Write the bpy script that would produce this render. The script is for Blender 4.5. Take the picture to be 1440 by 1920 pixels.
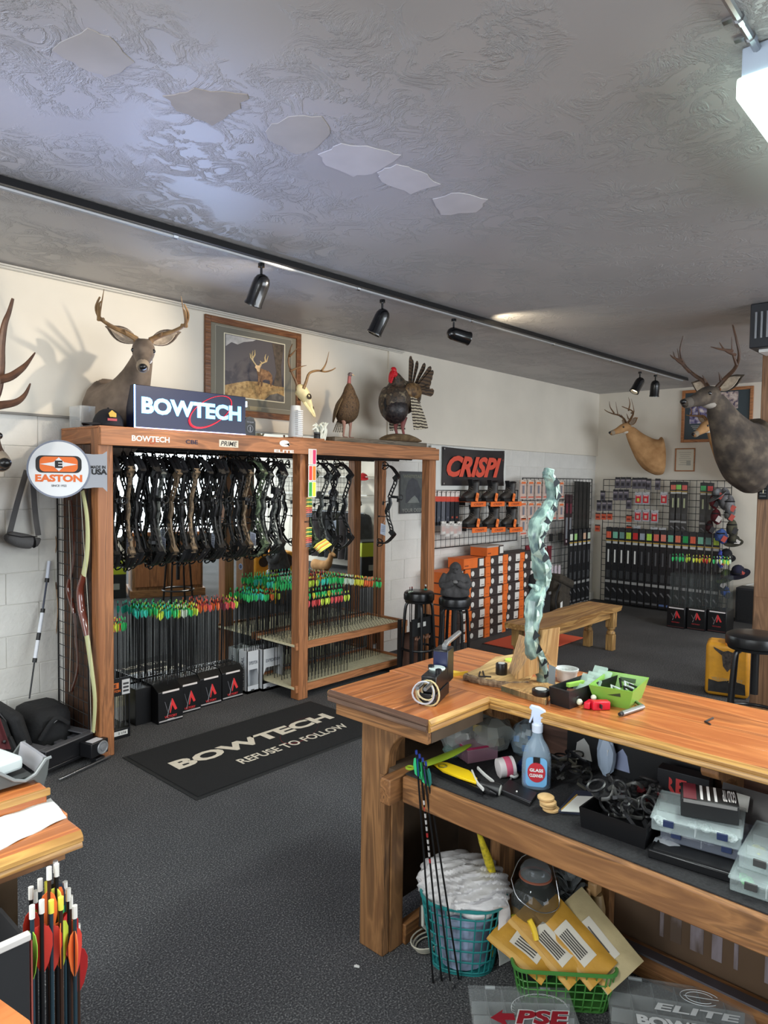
import bpy, math, random
from mathutils import Vector, Matrix
random.seed(7)
V=Vector; PI=math.pi
scn=bpy.context.scene; COL=scn.collection
for o in list(bpy.data.objects): bpy.data.objects.remove(o)

# ------------------------------------------------------------ camera
F=1311.0; CAMP=V((0,0,1.6))
v1=V((1198,46,-F)).normalized(); v2=V((-1438,82,-F)); v2=(v2-v1*v1.dot(v2)).normalized(); v3=v1.cross(v2)
RC=Matrix((v1,v2,v3))            # world = RC @ camera vector
cam=bpy.data.cameras.new('camera'); camo=bpy.data.objects.new('camera',cam); COL.objects.link(camo)
camo.matrix_world=Matrix.Translation(CAMP)@RC.to_4x4()
cam.sensor_fit='VERTICAL'; cam.sensor_height=36; cam.lens=36*F/1920; cam.clip_start=.05; cam.clip_end=60
scn.camera=camo
def _on(px,py,a,v):
    d=RC@V((px-720,-(py-960),-F)); return CAMP+d*((v-CAMP[a])/d[a])
def onx(px,py,v): return _on(px,py,0,v)
def ony(px,py,v): return _on(px,py,1,v)
def onz(px,py,v): return _on(px,py,2,v)

# ------------------------------------------------------------ light, exposure
scn.view_settings.view_transform='Standard'; scn.view_settings.look='None'
scn.view_settings.gamma=1; scn.view_settings.use_curve_mapping=False
scn.view_settings.exposure=0.56
w=bpy.data.worlds.new('world'); scn.world=w; w.use_nodes=True
w.node_tree.nodes['Background'].inputs[0].default_value=(.75,.85,1,1)
w.node_tree.nodes['Background'].inputs[1].default_value=1.0
def area(name,loc,to,sx,sy,power,col):
    l=bpy.data.lights.new(name,'AREA'); l.shape='RECTANGLE'; l.size=sx; l.size_y=sy; l.energy=power; l.color=col
    o=bpy.data.objects.new(name,l); COL.objects.link(o); o.location=loc
    o.rotation_euler=(V(to)-V(loc)).to_track_quat('-Z','Y').to_euler(); return o
def spot(name,loc,to,power,col,ang,blend=.5,r=.03):
    l=bpy.data.lights.new(name,'SPOT'); l.energy=power; l.color=col; l.spot_size=math.radians(ang); l.spot_blend=blend; l.shadow_soft_size=r
    o=bpy.data.objects.new(name,l); COL.objects.link(o); o.location=loc
    o.rotation_euler=(V(to)-V(loc)).to_track_quat('-Z','Y').to_euler(); return o
CH=2.78      # ceiling height
area('storefront_daylight',(4.6,-3.9,1.45),(4.2,3,1.35),8.4,2.0,230,(.86,.93,1))
area('rear_light_panel',(-1.85,1.6,1.5),(4,1.8,1.0),3.4,1.7,62,(.84,.92,1))  # unseen light panel added before the back wall, which has no window
area('ceiling_tube_light',(2.7,.43,2.63),(2.7,.43,0),1.1,.24,26,(.93,1,.96))
area('ceiling_tube_light',(2.2,-2.2,2.655),(2.2,-2.2,0),1.2,.24,45,(.95,1,.97))
area('ceiling_tube_light',(6.4,-.6,2.655),(6.4,-.6,0),1.2,.24,60,(1,.98,.93))
area('ceiling_tube_light',(-.6,1.2,2.655),(-.6,1.2,0),1.2,.24,35,(.95,1,.97))
# added blue spot for the ceiling patch, standing for a supposed windscreen glint
spot('added_glint_spot',(-1.7,3.3,.5),(1.4,2.25,2.78),470,(.38,.50,1),22,1.0,.3)

# ------------------------------------------------------------ materials
def lin(c): return tuple(((x/255)/12.92 if x/255<=.04045 else ((x/255+.055)/1.055)**2.4) for x in c)
MC={}
def nt(name):
    m=bpy.data.materials.new(name); m.use_nodes=True; t=m.node_tree; return m,t,t.nodes['Principled BSDF']
def N(t,k,**kw):
    n=t.nodes.new(k)
    for a,b in kw.items():
        if a in n.inputs.keys(): n.inputs[a].default_value=b
        else: setattr(n,a,b)
    return n
def ramp(t,stops,const=False):
    r=t.nodes.new('ShaderNodeValToRGB'); e=r.color_ramp.elements
    if const: r.color_ramp.interpolation='CONSTANT'
    while len(e)<len(stops): e.new(.5)
    for i,(p,c) in enumerate(stops): e[i].position=p; e[i].color=(*lin(c),1)
    return r
def co(t,sc=(1,1,1),rot=(0,0,0)):
    c=t.nodes.new('ShaderNodeTexCoord'); m=t.nodes.new('ShaderNodeMapping'); m.inputs['Scale'].default_value=sc; m.inputs['Rotation'].default_value=rot
    t.links.new(c.outputs['Object'],m.inputs[0]); return m
def P(c,r=.5,met=0,n=0,ns=20,bump=0,bs=60,al=1,spec=.5,coat=0):
    """plain paint/plastic/metal with a little procedural variation"""
    k=(tuple(c),r,met,n,ns,bump,bs,al,spec,coat)
    if k in MC: return MC[k]
    m,t,b=nt('paint_%d_%d_%d'%tuple(c)); b.inputs['Roughness'].default_value=r; b.inputs['Metallic'].default_value=met
    b.inputs['Base Color'].default_value=(*lin(c),1); b.inputs['Specular IOR Level'].default_value=spec; b.inputs['Coat Weight'].default_value=coat
    if al<1: b.inputs['Alpha'].default_value=al
    mp=co(t)
    if n:
        x=N(t,'ShaderNodeTexNoise',Scale=ns,Detail=3.0); t.links.new(mp.outputs[0],x.inputs['Vector'])
        rr=ramp(t,[(.3,[max(0,v*(1-n)) for v in c]),(.7,[min(255,v*(1+n)) for v in c])]); t.links.new(x.outputs[0],rr.inputs[0]); t.links.new(rr.outputs[0],b.inputs['Base Color'])
    if bump:
        x=N(t,'ShaderNodeTexNoise',Scale=bs,Detail=4.0); t.links.new(mp.outputs[0],x.inputs['Vector'])
        bp=N(t,'ShaderNodeBump',Strength=bump,Distance=.01); t.links.new(x.outputs[0],bp.inputs['Height']); t.links.new(bp.outputs[0],b.inputs['Normal'])
    MC[k]=m; return m
def WOOD(name,c1,c2,axis=0,r=.45,sc=1.0,knots=True,seed=0.0,coat=0):
    k=('wood',name,axis)
    if k in MC: return MC[k]
    m,t,b=nt('wood_'+name); s=[9*sc,9*sc,9*sc]; s[axis]=.7*sc
    mp=co(t,s); mp.inputs['Location'].default_value=(seed,seed*2,seed)
    x=N(t,'ShaderNodeTexNoise',Scale=1.3,Detail=5.0,Distortion=1.2); t.links.new(mp.outputs[0],x.inputs['Vector'])
    wv=N(t,'ShaderNodeMath',operation='MULTIPLY'); wv.inputs[1].default_value=26; t.links.new(x.outputs[0],wv.inputs[0])
    sn=N(t,'ShaderNodeMath',operation='SINE'); t.links.new(wv.outputs[0],sn.inputs[0])
    mr=N(t,'ShaderNodeMapRange'); mr.inputs[1].default_value=-1; t.links.new(sn.outputs[0],mr.inputs[0])
    s2=[70,70,70]; s2[axis]=2.5; mp2=co(t,s2); y=N(t,'ShaderNodeTexNoise',Scale=1.0,Detail=3.0); t.links.new(mp2.outputs[0],y.inputs['Vector'])
    mx=N(t,'ShaderNodeMath',operation='MULTIPLY_ADD'); mx.inputs[1].default_value=.62; t.links.new(mr.outputs[0],mx.inputs[0])
    hf=N(t,'ShaderNodeMath',operation='MULTIPLY'); hf.inputs[1].default_value=.45; t.links.new(y.outputs[0],hf.inputs[0]); t.links.new(hf.outputs[0],mx.inputs[2])
    rr=ramp(t,[(.1,c1),(.62,c2),(.95,[v*.8 for v in c1])]); t.links.new(mx.outputs[0],rr.inputs[0]); out=rr.outputs[0]
    if knots:
        s3=[3.2,3.2,3.2]; s3[axis]=1.5; mp3=co(t,s3); vo=N(t,'ShaderNodeTexVoronoi',Scale=1.0); t.links.new(mp3.outputs[0],vo.inputs['Vector'])
        kr=ramp(t,[(.0,(110,80,60)),(.06,(150,120,100)),(.11,(255,255,255))]); t.links.new(vo.outputs['Distance'],kr.inputs[0])
        mm=N(t,'ShaderNodeMix',data_type='RGBA',blend_type='MULTIPLY'); mm.inputs[0].default_value=.9; t.links.new(out,mm.inputs[6]); t.links.new(kr.outputs[0],mm.inputs[7]); out=mm.outputs[2]
    t.links.new(out,b.inputs['Base Color']); b.inputs['Roughness'].default_value=r; b.inputs['Coat Weight'].default_value=coat; b.inputs['Coat Roughness'].default_value=.25
    bp=N(t,'ShaderNodeBump',Strength=.25,Distance=.004); t.links.new(mx.outputs[0],bp.inputs['Height']); t.links.new(bp.outputs[0],b.inputs['Normal'])
    MC[k]=m; return m
def EMIT(c,s,name='glow'):
    k=('e',tuple(c),s)
    if k in MC: return MC[k]
    m,t,b=nt(name); b.inputs['Base Color'].default_value=(*lin(c),1); b.inputs['Emission Color'].default_value=(*lin(c),1); b.inputs['Emission Strength'].default_value=s
    MC[k]=m; return m
def GLASS(c=(235,240,240),al=.25,r=.08):
    k=('g',tuple(c),al,r)
    if k in MC: return MC[k]
    m,t,b=nt('clear_plastic'); b.inputs['Base Color'].default_value=(*lin(c),1); b.inputs['Roughness'].default_value=r; b.inputs['Alpha'].default_value=al
    MC[k]=m; return m
def MIX(name,stops,scale=8,detail=4,const=False,r=.7,bump=0,sc3=(1,1,1),kind='n'):
    """mottled material: noise through a ramp (fur, camouflage, fleck)"""
    k=('mix',name)
    if k in MC: return MC[k]
    m,t,b=nt(name); mp=co(t,sc3)
    x=N(t,'ShaderNodeTexNoise',Scale=float(scale),Detail=float(detail)) if kind=='n' else N(t,'ShaderNodeTexVoronoi',Scale=float(scale))
    t.links.new(mp.outputs[0],x.inputs['Vector']); rr=ramp(t,stops,const); t.links.new(x.outputs[0],rr.inputs[0]); t.links.new(rr.outputs[0],b.inputs['Base Color'])
    b.inputs['Roughness'].default_value=r
    if bump:
        bp=N(t,'ShaderNodeBump',Strength=bump,Distance=.01); t.links.new(x.outputs[0],bp.inputs['Height']); t.links.new(bp.outputs[0],b.inputs['Normal'])
    MC[k]=m; return m
def BARS(name,c1,c2,axis=2,freq=40,r=.8):
    k=('bars',name)
    if k in MC: return MC[k]
    m,t,b=nt(name); wv=N(t,'ShaderNodeTexWave',Scale=float(freq),Distortion=2.5); wv.inputs['Detail Scale'].default_value=2.0; wv.bands_direction='XYZ'[axis]
    mp=co(t); t.links.new(mp.outputs[0],wv.inputs['Vector']); rr=ramp(t,[(.4,c1),(.6,c2)]); t.links.new(wv.outputs[0],rr.inputs[0]); t.links.new(rr.outputs[0],b.inputs['Base Color']); b.inputs['Roughness'].default_value=r
    MC[k]=m; return m

# ------------------------------------------------------------ geometry builder
class G:
    def __init__(s): s.v=[]; s.f=[]
    def add(s,vs,fs):
        n=len(s.v); s.v+= [V(p) for p in vs]; s.f+=[tuple(i+n for i in f) for f in fs]; return s
    def box(s,c,d,rz=0,ry=0,rx=0,M=None):
        R=M if M else (Matrix.Rotation(rz,3,'Z')@Matrix.Rotation(ry,3,'Y')@Matrix.Rotation(rx,3,'X')); c=V(c)
        vs=[c+R@V((x*d[0]/2,y*d[1]/2,z*d[2]/2)) for x in(-1,1) for y in(-1,1) for z in(-1,1)]
        return s.add(vs,[(0,1,3,2),(4,6,7,5),(0,4,5,1),(2,3,7,6),(0,2,6,4),(1,5,7,3)])
    def mm(s,a,b): return s.box([(a[i]+b[i])/2 for i in range(3)],[abs(b[i]-a[i]) for i in range(3)])
    def tube(s,pts,r,n=8,closed=False,flat=1.0,up=None,cap=True):
        pts=[V(p) for p in pts]; m=len(pts); R=r if isinstance(r,(list,tuple)) else [r]*m
        vs=[];fs=[];prev=None
        for i in range(m):
            T=(pts[(i+1)%m]-pts[i-1]) if closed else (pts[min(i+1,m-1)]-pts[max(i-1,0)])
            if T.length<1e-9: T=V((0,0,1))
            T.normalize()
            if prev is None: 
                a=V(up) if up else (V((0,0,1)) if abs(T.z)<.9 else V((1,0,0)))
                A=(a-T*a.dot(T)).normalized()
            else: A=(prev-T*prev.dot(T)).normalized() if (prev-T*prev.dot(T)).length>1e-6 else prev
            prev=A; B=T.cross(A)
            for k in range(n):
                an=2*PI*k/n; vs.append(pts[i]+A*math.cos(an)*R[i]+B*math.sin(an)*R[i]*flat)
        for i in range(m if closed else m-1):
            for k in range(n):
                a=i*n+k; b=i*n+(k+1)%n; j=((i+1)%m)*n; fs.append((a,b,j+(k+1)%n,j+k))
        if cap and not closed: fs.append(tuple(range(n))[::-1]); fs.append(tuple((m-1)*n+k for k in range(n)))
        return s.add(vs,fs)
    def cyl(s,a,b,r,r2=None,n=14): return s.tube([a,b],[r,r if r2 is None else r2],n)
    def lathe(s,prof,c=(0,0,0),n=18,ax=None):
        c=V(c); R=V((0,0,1)).rotation_difference(V(ax)).to_matrix() if ax else Matrix.Identity(3)
        vs=[];fs=[];m=len(prof)
        for r,z in prof:
            for k in range(n): vs.append(c+R@V((r*math.cos(2*PI*k/n),r*math.sin(2*PI*k/n),z)))
        for i in range(m-1):
            for k in range(n): fs.append((i*n+k,i*n+(k+1)%n,(i+1)*n+(k+1)%n,(i+1)*n+k))
        if prof[0][0]>1e-5: fs.append(tuple(range(n))[::-1])
        if prof[-1][0]>1e-5: fs.append(tuple((m-1)*n+k for k in range(n)))
        return s.add(vs,fs)
    def prism(s,poly,o,U,W,t):
        o,U,W=V(o),V(U),V(W); Nn=U.cross(W).normalized()*t; m=len(poly)
        a=[o+U*p[0]+W*p[1] for p in poly]; 
        return s.add(a+[p+Nn for p in a],[tuple(range(m))[::-1],tuple(range(m,2*m))]+[(i,(i+1)%m,m+(i+1)%m,m+i) for i in range(m)])
    def ball(s,c,r,n=12,M=None):
        r=(r,r,r) if not isinstance(r,(tuple,list)) else r; c=V(c); h=n//2; vs=[];fs=[]
        for i in range(h+1):
            t=PI*i/h
            for k in range(n):
                p=V((r[0]*math.sin(t)*math.cos(2*PI*k/n),r[1]*math.sin(t)*math.sin(2*PI*k/n),r[2]*math.cos(t))); vs.append(c+(M@p if M else p))
        for i in range(h):
            for k in range(n): fs.append((i*n+k,(i+1)*n+k,(i+1)*n+(k+1)%n,i*n+(k+1)%n))
        return s.add(vs,fs)
    def sheet(s,fn,nu,nv,t=0):
        """fn(u,v)->point, u,v in 0..1; two-sided thin sheet, thickness t"""
        vs=[V(fn(i/nu,j/nv)) for i in range(nu+1) for j in range(nv+1)]; n=nv+1
        fs=[(i*n+j,(i+1)*n+j,(i+1)*n+j+1,i*n+j+1) for i in range(nu) for j in range(nv)]
        if t:
            k=len(vs); c=[]
            for i in range(nu+1):
                for j in range(nv+1):
                    a=vs[min(i+1,nu)*n+j]-vs[max(i-1,0)*n+j]; b=vs[i*n+min(j+1,nv)]-vs[i*n+max(j-1,0)]; q=a.cross(b)
                    c.append(vs[i*n+j]-(q.normalized()*t if q.length>1e-12 else V((0,0,t))))
            vs+=c; fs+=[tuple(x+k for x in f[::-1]) for f in fs]
            ed=[i*n for i in range(nu+1)]+[nu*n+j for j in range(1,n)]+[i*n+nv for i in range(nu-1,-1,-1)]+[j for j in range(nv-1,0,-1)]
            fs+=[(ed[i],ed[(i+1)%len(ed)],ed[(i+1)%len(ed)]+k,ed[i]+k) for i in range(len(ed))]
        return s.add(vs,fs)
    def loft(s,ctrl,n=16,sub=4,S0=None):
        """ctrl: (x,y,z,w,h,yaw) rings, Catmull-Rom interpolated"""
        def cr(a,b,c,d,t): return .5*((2*b)+(-a+c)*t+(2*a-5*b+4*c-d)*t*t+(-a+3*b-3*c+d)*t**3)
        K=[]; m=len(ctrl)
        for i in range(m-1):
            q=[ctrl[max(i-1,0)],ctrl[i],ctrl[i+1],ctrl[min(i+2,m-1)]]
            for j in range(sub): K.append([cr(q[0][e],q[1][e],q[2][e],q[3][e],j/sub) for e in range(6)])
        K.append(list(ctrl[-1])); vs=[];fs=[]
        for i,k in enumerate(K):
            T=(V(K[min(i+1,len(K)-1)][:3])-V(K[max(i-1,0)][:3])).normalized(); S=V((-math.sin(k[5]),math.cos(k[5]),0)); S=(S-T*S.dot(T)).normalized(); U=T.cross(S)
            for a in range(n):
                an=2*PI*a/n; vs.append(V(k[:3])+S*math.cos(an)*max(k[3],.001)+U*math.sin(an)*max(k[4],.001))
        for i in range(len(K)-1):
            for a in range(n): fs.append((i*n+a,i*n+(a+1)%n,(i+1)*n+(a+1)%n,(i+1)*n+a))
        fs.append(tuple(range(n))[::-1]); fs.append(tuple((len(K)-1)*n+a for a in range(n)))
        return s.add(vs,fs)
    def xf(s,M): s.v=[M@p for p in s.v]; return s
def mesh(g,name,mat,smooth=True,ang=38):
    m=bpy.data.meshes.new(name); m.from_pydata([tuple(p) for p in g.v],[],g.f); m.validate(); 
    if mat: m.materials.append(mat)
    if smooth: m.shade_smooth(); m.set_sharp_from_angle(angle=math.radians(ang))
    m.update(); return m
def tagit(o,label=None,cat=None,group=None,kind=None):
    for k,v in (('label',label),('category',cat),('group',group),('kind',kind)):
        if v: o[k]=v
    return o
def thing(name,label,cat,loc=(0,0,0),rz=0,group=None,kind=None):
    o=bpy.data.objects.new(name,None); COL.objects.link(o); o.location=loc; o.rotation_euler=(0,0,rz); o.empty_display_size=.05
    return tagit(o,label,cat,group,kind)
def part(p,name,g,mat,label=None,world=False,bev=0,kind=None,ang=38,rem=0,sub=0,smooth=True):
    if world: g.v=[q-p.location for q in g.v]
    o=bpy.data.objects.new(name,mesh(g,name,mat,ang=ang,smooth=smooth)); COL.objects.link(o); o.parent=p
    mods(o,bev,rem,sub); return tagit(o,label,kind=kind)
def mods(o,bev,rem=0,sub=0):
    if bev: m=o.modifiers.new('bevel','BEVEL'); m.width=bev; m.segments=2; m.limit_method='ANGLE'; m.harden_normals=False
    if rem:
        m=o.modifiers.new('remesh','REMESH'); m.mode='VOXEL'; m.voxel_size=rem; m.use_smooth_shade=True
        m=o.modifiers.new('smooth','SMOOTH'); m.iterations=4; m.factor=.6
    if sub: m=o.modifiers.new('sub','SUBSURF'); m.levels=sub; m.render_levels=sub
def solo(name,g,mat,label=None,cat=None,group=None,kind=None,bev=0,rem=0,sub=0,ang=38,rot=0,smooth=True):
    lo=V([min(p[i] for p in g.v) for i in range(3)]); hi=V([max(p[i] for p in g.v) for i in range(3)]); c=V(((lo.x+hi.x)/2,(lo.y+hi.y)/2,lo.z))
    g.v=[p-c for p in g.v]
    o=bpy.data.objects.new(name,mesh(g,name,mat,ang=ang,smooth=smooth)); COL.objects.link(o); o.location=c; mods(o,bev,rem,sub)
    return tagit(o,label,cat,group,kind)
def kids(o): return [c for c in KID.get(o.name,[])]
KID={}
def dup(o,loc,rz=0,label=None,group=None,parent=None,scale=None):
    """copy of a thing with copies of its parts and sub-parts"""
    c=o.copy(); COL.objects.link(c)
    if parent is None: c.location=loc; c.rotation_euler=(0,0,rz)
    else: c.parent=parent
    if scale: c.scale=scale
    if label: c['label']=label
    if group: c['group']=group
    for ch in o.children: dup(ch,None,parent=c)
    return c
def mv(o,loc,rz=0): o.location=loc; o.rotation_euler=(0,0,rz); return o
TX={}
def text(p,name,s,mat,c,U,W,w,h,bold=.0,shear=0,label=None,world=False,t=.0006):
    k=(s,bold,shear)
    if k not in TX:
        cu=bpy.data.curves.new('lettering','FONT'); cu.body=s; cu.offset=bold; cu.shear=shear; cu.resolution_u=3; cu.align_x='CENTER'
        ob=bpy.data.objects.new('lettering',cu); COL.objects.link(ob); me=bpy.data.meshes.new_from_object(ob.evaluated_get(bpy.context.evaluated_depsgraph_get()))
        vs=[q.co.copy() for q in me.vertices]; fs=[tuple(f.vertices) for f in me.polygons]; bpy.data.objects.remove(ob)
        x0=min(q.x for q in vs);x1=max(q.x for q in vs);y0=min(q.y for q in vs);y1=max(q.y for q in vs)
        TX[k]=([((q.x-x0)/(x1-x0)-.5,(q.y-y0)/(y1-y0)-.5) for q in vs],fs)
    vs,fs=TX[k]; U=V(U).normalized(); W=V(W).normalized(); c=V(c)+U.cross(W)*t
    if world: c=c-p.location
    g=G(); g.add([c+U*a*w+W*b*h for a,b in vs],fs)
    o=bpy.data.objects.new(name,mesh(g,name,mat,smooth=False)); COL.objects.link(o); o.parent=p; return tagit(o,label)
def card(p,name,c,U,W,w,h,mat,t=.001,world=False,label=None,r=0):
    """thin rectangular (or round) label plate, its back on c"""
    U=V(U).normalized(); W=V(W).normalized(); g=G()
    poly=[(-w/2,-h/2),(w/2,-h/2),(w/2,h/2),(-w/2,h/2)] if not r else [(w/2*math.cos(a*PI/10),h/2*math.sin(a*PI/10)) for a in range(20)]
    g.prism(poly,c,U,W,t); return part(p,name,g,mat,label,world=world)
X=V((1,0,0)); Y=V((0,1,0)); Z=V((0,0,1))
BLACK=P((22,22,24),.45); BLK2=P((34,34,37),.6,bump=.1); BLKR=P((18,18,20),.85); WHITE=P((228,228,224),.6); STEEL=P((170,172,175),.28,1); GREY=P((120,120,122),.5)
RED=P((200,40,45),.45); ORANGE=P((226,112,38),.55); GREEN=P((90,190,80),.5)
# ------------------------------------------------------------ the room
YL=4.30; XC=8.96; YR=-4.0; XB=-2.0
def ceilmat():
    m,t,b=nt('troweled_ceiling'); mp=co(t); b.inputs['Roughness'].default_value=.42; b.inputs['Specular IOR Level'].default_value=.45
    a=N(t,'ShaderNodeTexNoise',Scale=1.1,Detail=2.0); t.links.new(mp.outputs[0],a.inputs['Vector'])
    r=ramp(t,[(.3,(164,162,162)),(.7,(182,179,178))]); t.links.new(a.outputs[0],r.inputs[0]); t.links.new(r.outputs[0],b.inputs['Base Color'])
    x=N(t,'ShaderNodeTexNoise',Scale=6.5,Detail=7.0,Roughness=.66,Distortion=1.2); t.links.new(mp.outputs[0],x.inputs['Vector'])
    rd=ramp(t,[(.44,(0,0,0)),(.5,(255,255,255)),(.56,(60,60,60))]); t.links.new(x.outputs[0],rd.inputs[0])
    z=N(t,'ShaderNodeTexNoise',Scale=2.3,Detail=2.0); t.links.new(mp.outputs[0],z.inputs['Vector'])
    zr=ramp(t,[(.42,(20,20,20)),(.6,(255,255,255))]); t.links.new(z.outputs[0],zr.inputs[0])
    mu=N(t,'ShaderNodeMix',data_type='RGBA',blend_type='MULTIPLY'); mu.inputs[0].default_value=1; t.links.new(rd.outputs[0],mu.inputs[6]); t.links.new(zr.outputs[0],mu.inputs[7])
    bp=N(t,'ShaderNodeBump',Strength=.6,Distance=.016); t.links.new(mu.outputs[2],bp.inputs['Height']); t.links.new(bp.outputs[0],b.inputs['Normal'])
    return m
CEIL=ceilmat(); PATCH=[P((196,192,190),.5,n=.03,ns=6),P((172,166,158),.55,n=.04,ns=6),P((158,148,134),.6,n=.05,ns=8)]
WALL=P((222,214,199),.62,n=.025,ns=2,bump=.12,bs=9); WALLB=P((216,213,206),.6,n=.03,ns=5,bump=.35,bs=45)
def carpet():
    m,t,b=nt('carpet_loop'); mp=co(t); x=N(t,'ShaderNodeTexNoise',Scale=170.0,Detail=2.0); t.links.new(mp.outputs[0],x.inputs['Vector'])
    r=ramp(t,[(.32,(58,58,60)),(.55,(88,88,90)),(.72,(146,146,144))]); t.links.new(x.outputs[0],r.inputs[0])
    y=N(t,'ShaderNodeTexNoise',Scale=1.5,Detail=3.0); t.links.new(mp.outputs[0],y.inputs['Vector']); r2=ramp(t,[(.3,(215,215,215)),(.7,(255,255,255))]); t.links.new(y.outputs[0],r2.inputs[0])
    mm=N(t,'ShaderNodeMix',data_type='RGBA',blend_type='MULTIPLY'); mm.inputs[0].default_value=1; t.links.new(r.outputs[0],mm.inputs[6]); t.links.new(r2.outputs[0],mm.inputs[7]); t.links.new(mm.outputs[2],b.inputs['Base Color'])
    b.inputs['Roughness'].default_value=.95; b.inputs['Specular IOR Level'].default_value=.1
    bp=N(t,'ShaderNodeBump',Strength=.7,Distance=.006); t.links.new(x.outputs[0],bp.inputs['Height']); t.links.new(bp.outputs[0],b.inputs['Normal']); return m
def structure(name,g,mat,**k): return solo(name,g,mat,kind='structure',**k)
structure('floor',G().mm((XB-.1,YR-.1,-.1),(XC+.1,YL+.1,0)),carpet())
ceiling=structure('ceiling',G().mm((XB-.1,YR-.1,CH),(XC+.1,YL+.1,CH+.1)),CEIL)
# repaired patches troweled on the ceiling, traced on the ceiling plane
for k,(mi,poly) in enumerate([(1,[(95,90),(165,52),(215,75),(250,118),(200,145),(150,125)]),(2,[(310,180),(365,168),(468,176),(440,210),(400,236),(330,205)]),
    (1,[(500,240),(540,218),(600,216),(622,248),(590,280),(555,287),(505,262)]),(0,[(598,290),(640,270),(700,275),(750,292),(700,325),(660,330),(612,308)]),
    (0,[(706,325),(740,308),(790,320),(822,345),(770,362),(715,340)]),(0,[(812,372),(860,360),(915,375),(890,398),(830,402)])]):
    g=G(); rnd=random.Random(k); pts=[]
    for i in range(len(poly)):
        a=onz(*poly[i],CH-.0005); b=onz(*poly[(i+1)%len(poly)],CH-.0005)
        for j in range(4): pts.append(a.lerp(b,j/4)+V((rnd.uniform(-.008,.008),rnd.uniform(-.008,.008),0)))
    g.prism([(p.x,p.y) for p in pts],(0,0,CH-.0025),X,Y,.003); part(ceiling,'ceiling_patch',g,PATCH[mi],world=True)
# left wall: painted block below, smooth boards above
wl=structure('wall_left',G().mm((XB,YL,0),(XC,YL+.1,CH)),WALLB)
part(wl,'upper_panel',G().mm((XB,YL-.012,1.945),(4.72,YL,CH)),WALL,world=True)
part(wl,'upper_panel',G().mm((4.72,YL-.03,1.945),(XC,YL,CH)),WALL,world=True)
BW,BH=.37,.184; blk=None
for r in range(10):
    z0=.105+r*BH; off=(r%2)*BW/2; x=.75+off-BW
    while x<XC-.1:
        if not (x+BW>2.1 and x<4.45):
            rr=random.Random(int(x*100)+r*977)
            c=V((x+BW/2,YL+.003+rr.uniform(-.0012,.0012),z0+BH/2))
            if blk is None:
                blk=mesh(G().box((0,0,0),(BW-.003,.016,BH-.003)),'block',WALLB)
            o=bpy.data.objects.new('block',blk); COL.objects.link(o); o.parent=wl; o.location=c-wl.location
            b=o.modifiers.new('bevel','BEVEL'); b.width=.003; b.segments=2
        x+=BW
structure('trim_1',G().mm((XB,YL-.05,1.938),(2.0,YL-.011,1.95)),P((120,116,110),.6))
structure('trim_2',G().tube([(XB,YL-.03,CH-.022),(4.9,YL-.03,CH-.022)],.009,6).tube([(XB,YL-.055,CH-.015),(4.9,YL-.055,CH-.015)],.006,6),P((205,200,190),.4))
structure('baseboard_left',G().mm((1.9,YL-.03,0),(XC,YL-.002,.1)),P((214,212,205),.5))
structure('wall_far',G().mm((XC,YR,0),(XC+.1,YL,CH)),WALL)
structure('wall_back',G().mm((XB-.1,YR,0),(XB,YL,CH)),WALL)
wr=structure('wall_right',G().mm((XB,YR-.1,0),(XC,YR,.4)).mm((XB,YR-.1,2.5),(XC,YR,CH)).mm((XB,YR-.1,.4),(.4,YR,2.5)).mm((8.85,YR-.1,.4),(XC,YR,2.5)),WALL)
CURT=P((236,240,232),.8)
w1=solo('window_1',G().mm((.4,YR,.4),(8.85,YR+.06,.46)).mm((.4,YR,2.44),(8.85,YR+.06,2.5)),P((90,70,55),.5),kind='structure')
for i in range(6): part(w1,'mullion',G().mm((.4+i*1.69-.03,YR,.4),(.4+i*1.69+.03,YR+.1,2.5)),P((105,75,52),.5),world=True)
# wooden column carrying the right deer mount
RACKW=WOOD('rack_z',(146,92,56),(176,116,72),2,.5,.8,knots=False); RACKX=WOOD('rack_x',(150,96,58),(182,120,76),0,.5,.8,knots=False); RACKY=WOOD('rack_y',(146,92,56),(176,116,72),1,.5,.8,knots=False)
POSTC=WOOD('column_z',(118,84,58),(146,108,78),2,.55,.8,knots=False)
col_=solo('wooden_column',G().mm((5.30,1.20,0),(5.44,1.352,2.5)),POSTC,'square brown wooden column at the right edge with keys hung on it','column',bev=.006)
part(col_,'sheathing_board',G().mm((5.285,1.19,0),(5.30,1.340,.82)),POSTC,world=True)
v=solo('air_vent',G().mm((5.05,.7,2.49),(5.75,1.372,2.778)),P((38,40,46),.5),'dark louvred air vent box under the ceiling above the wooden column','vent',bev=.006)
for i in range(9): part(v,'louvre',G().box((5.045,1.335-i*.034,2.635),(.012,.012,.17),rz=.5),P((140,142,146),.4,.6),world=True)
part(v,'bottom_bracket',G().mm((5.12,.75,2.47),(5.7,1.33,2.489)),WHITE,world=True)
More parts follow.
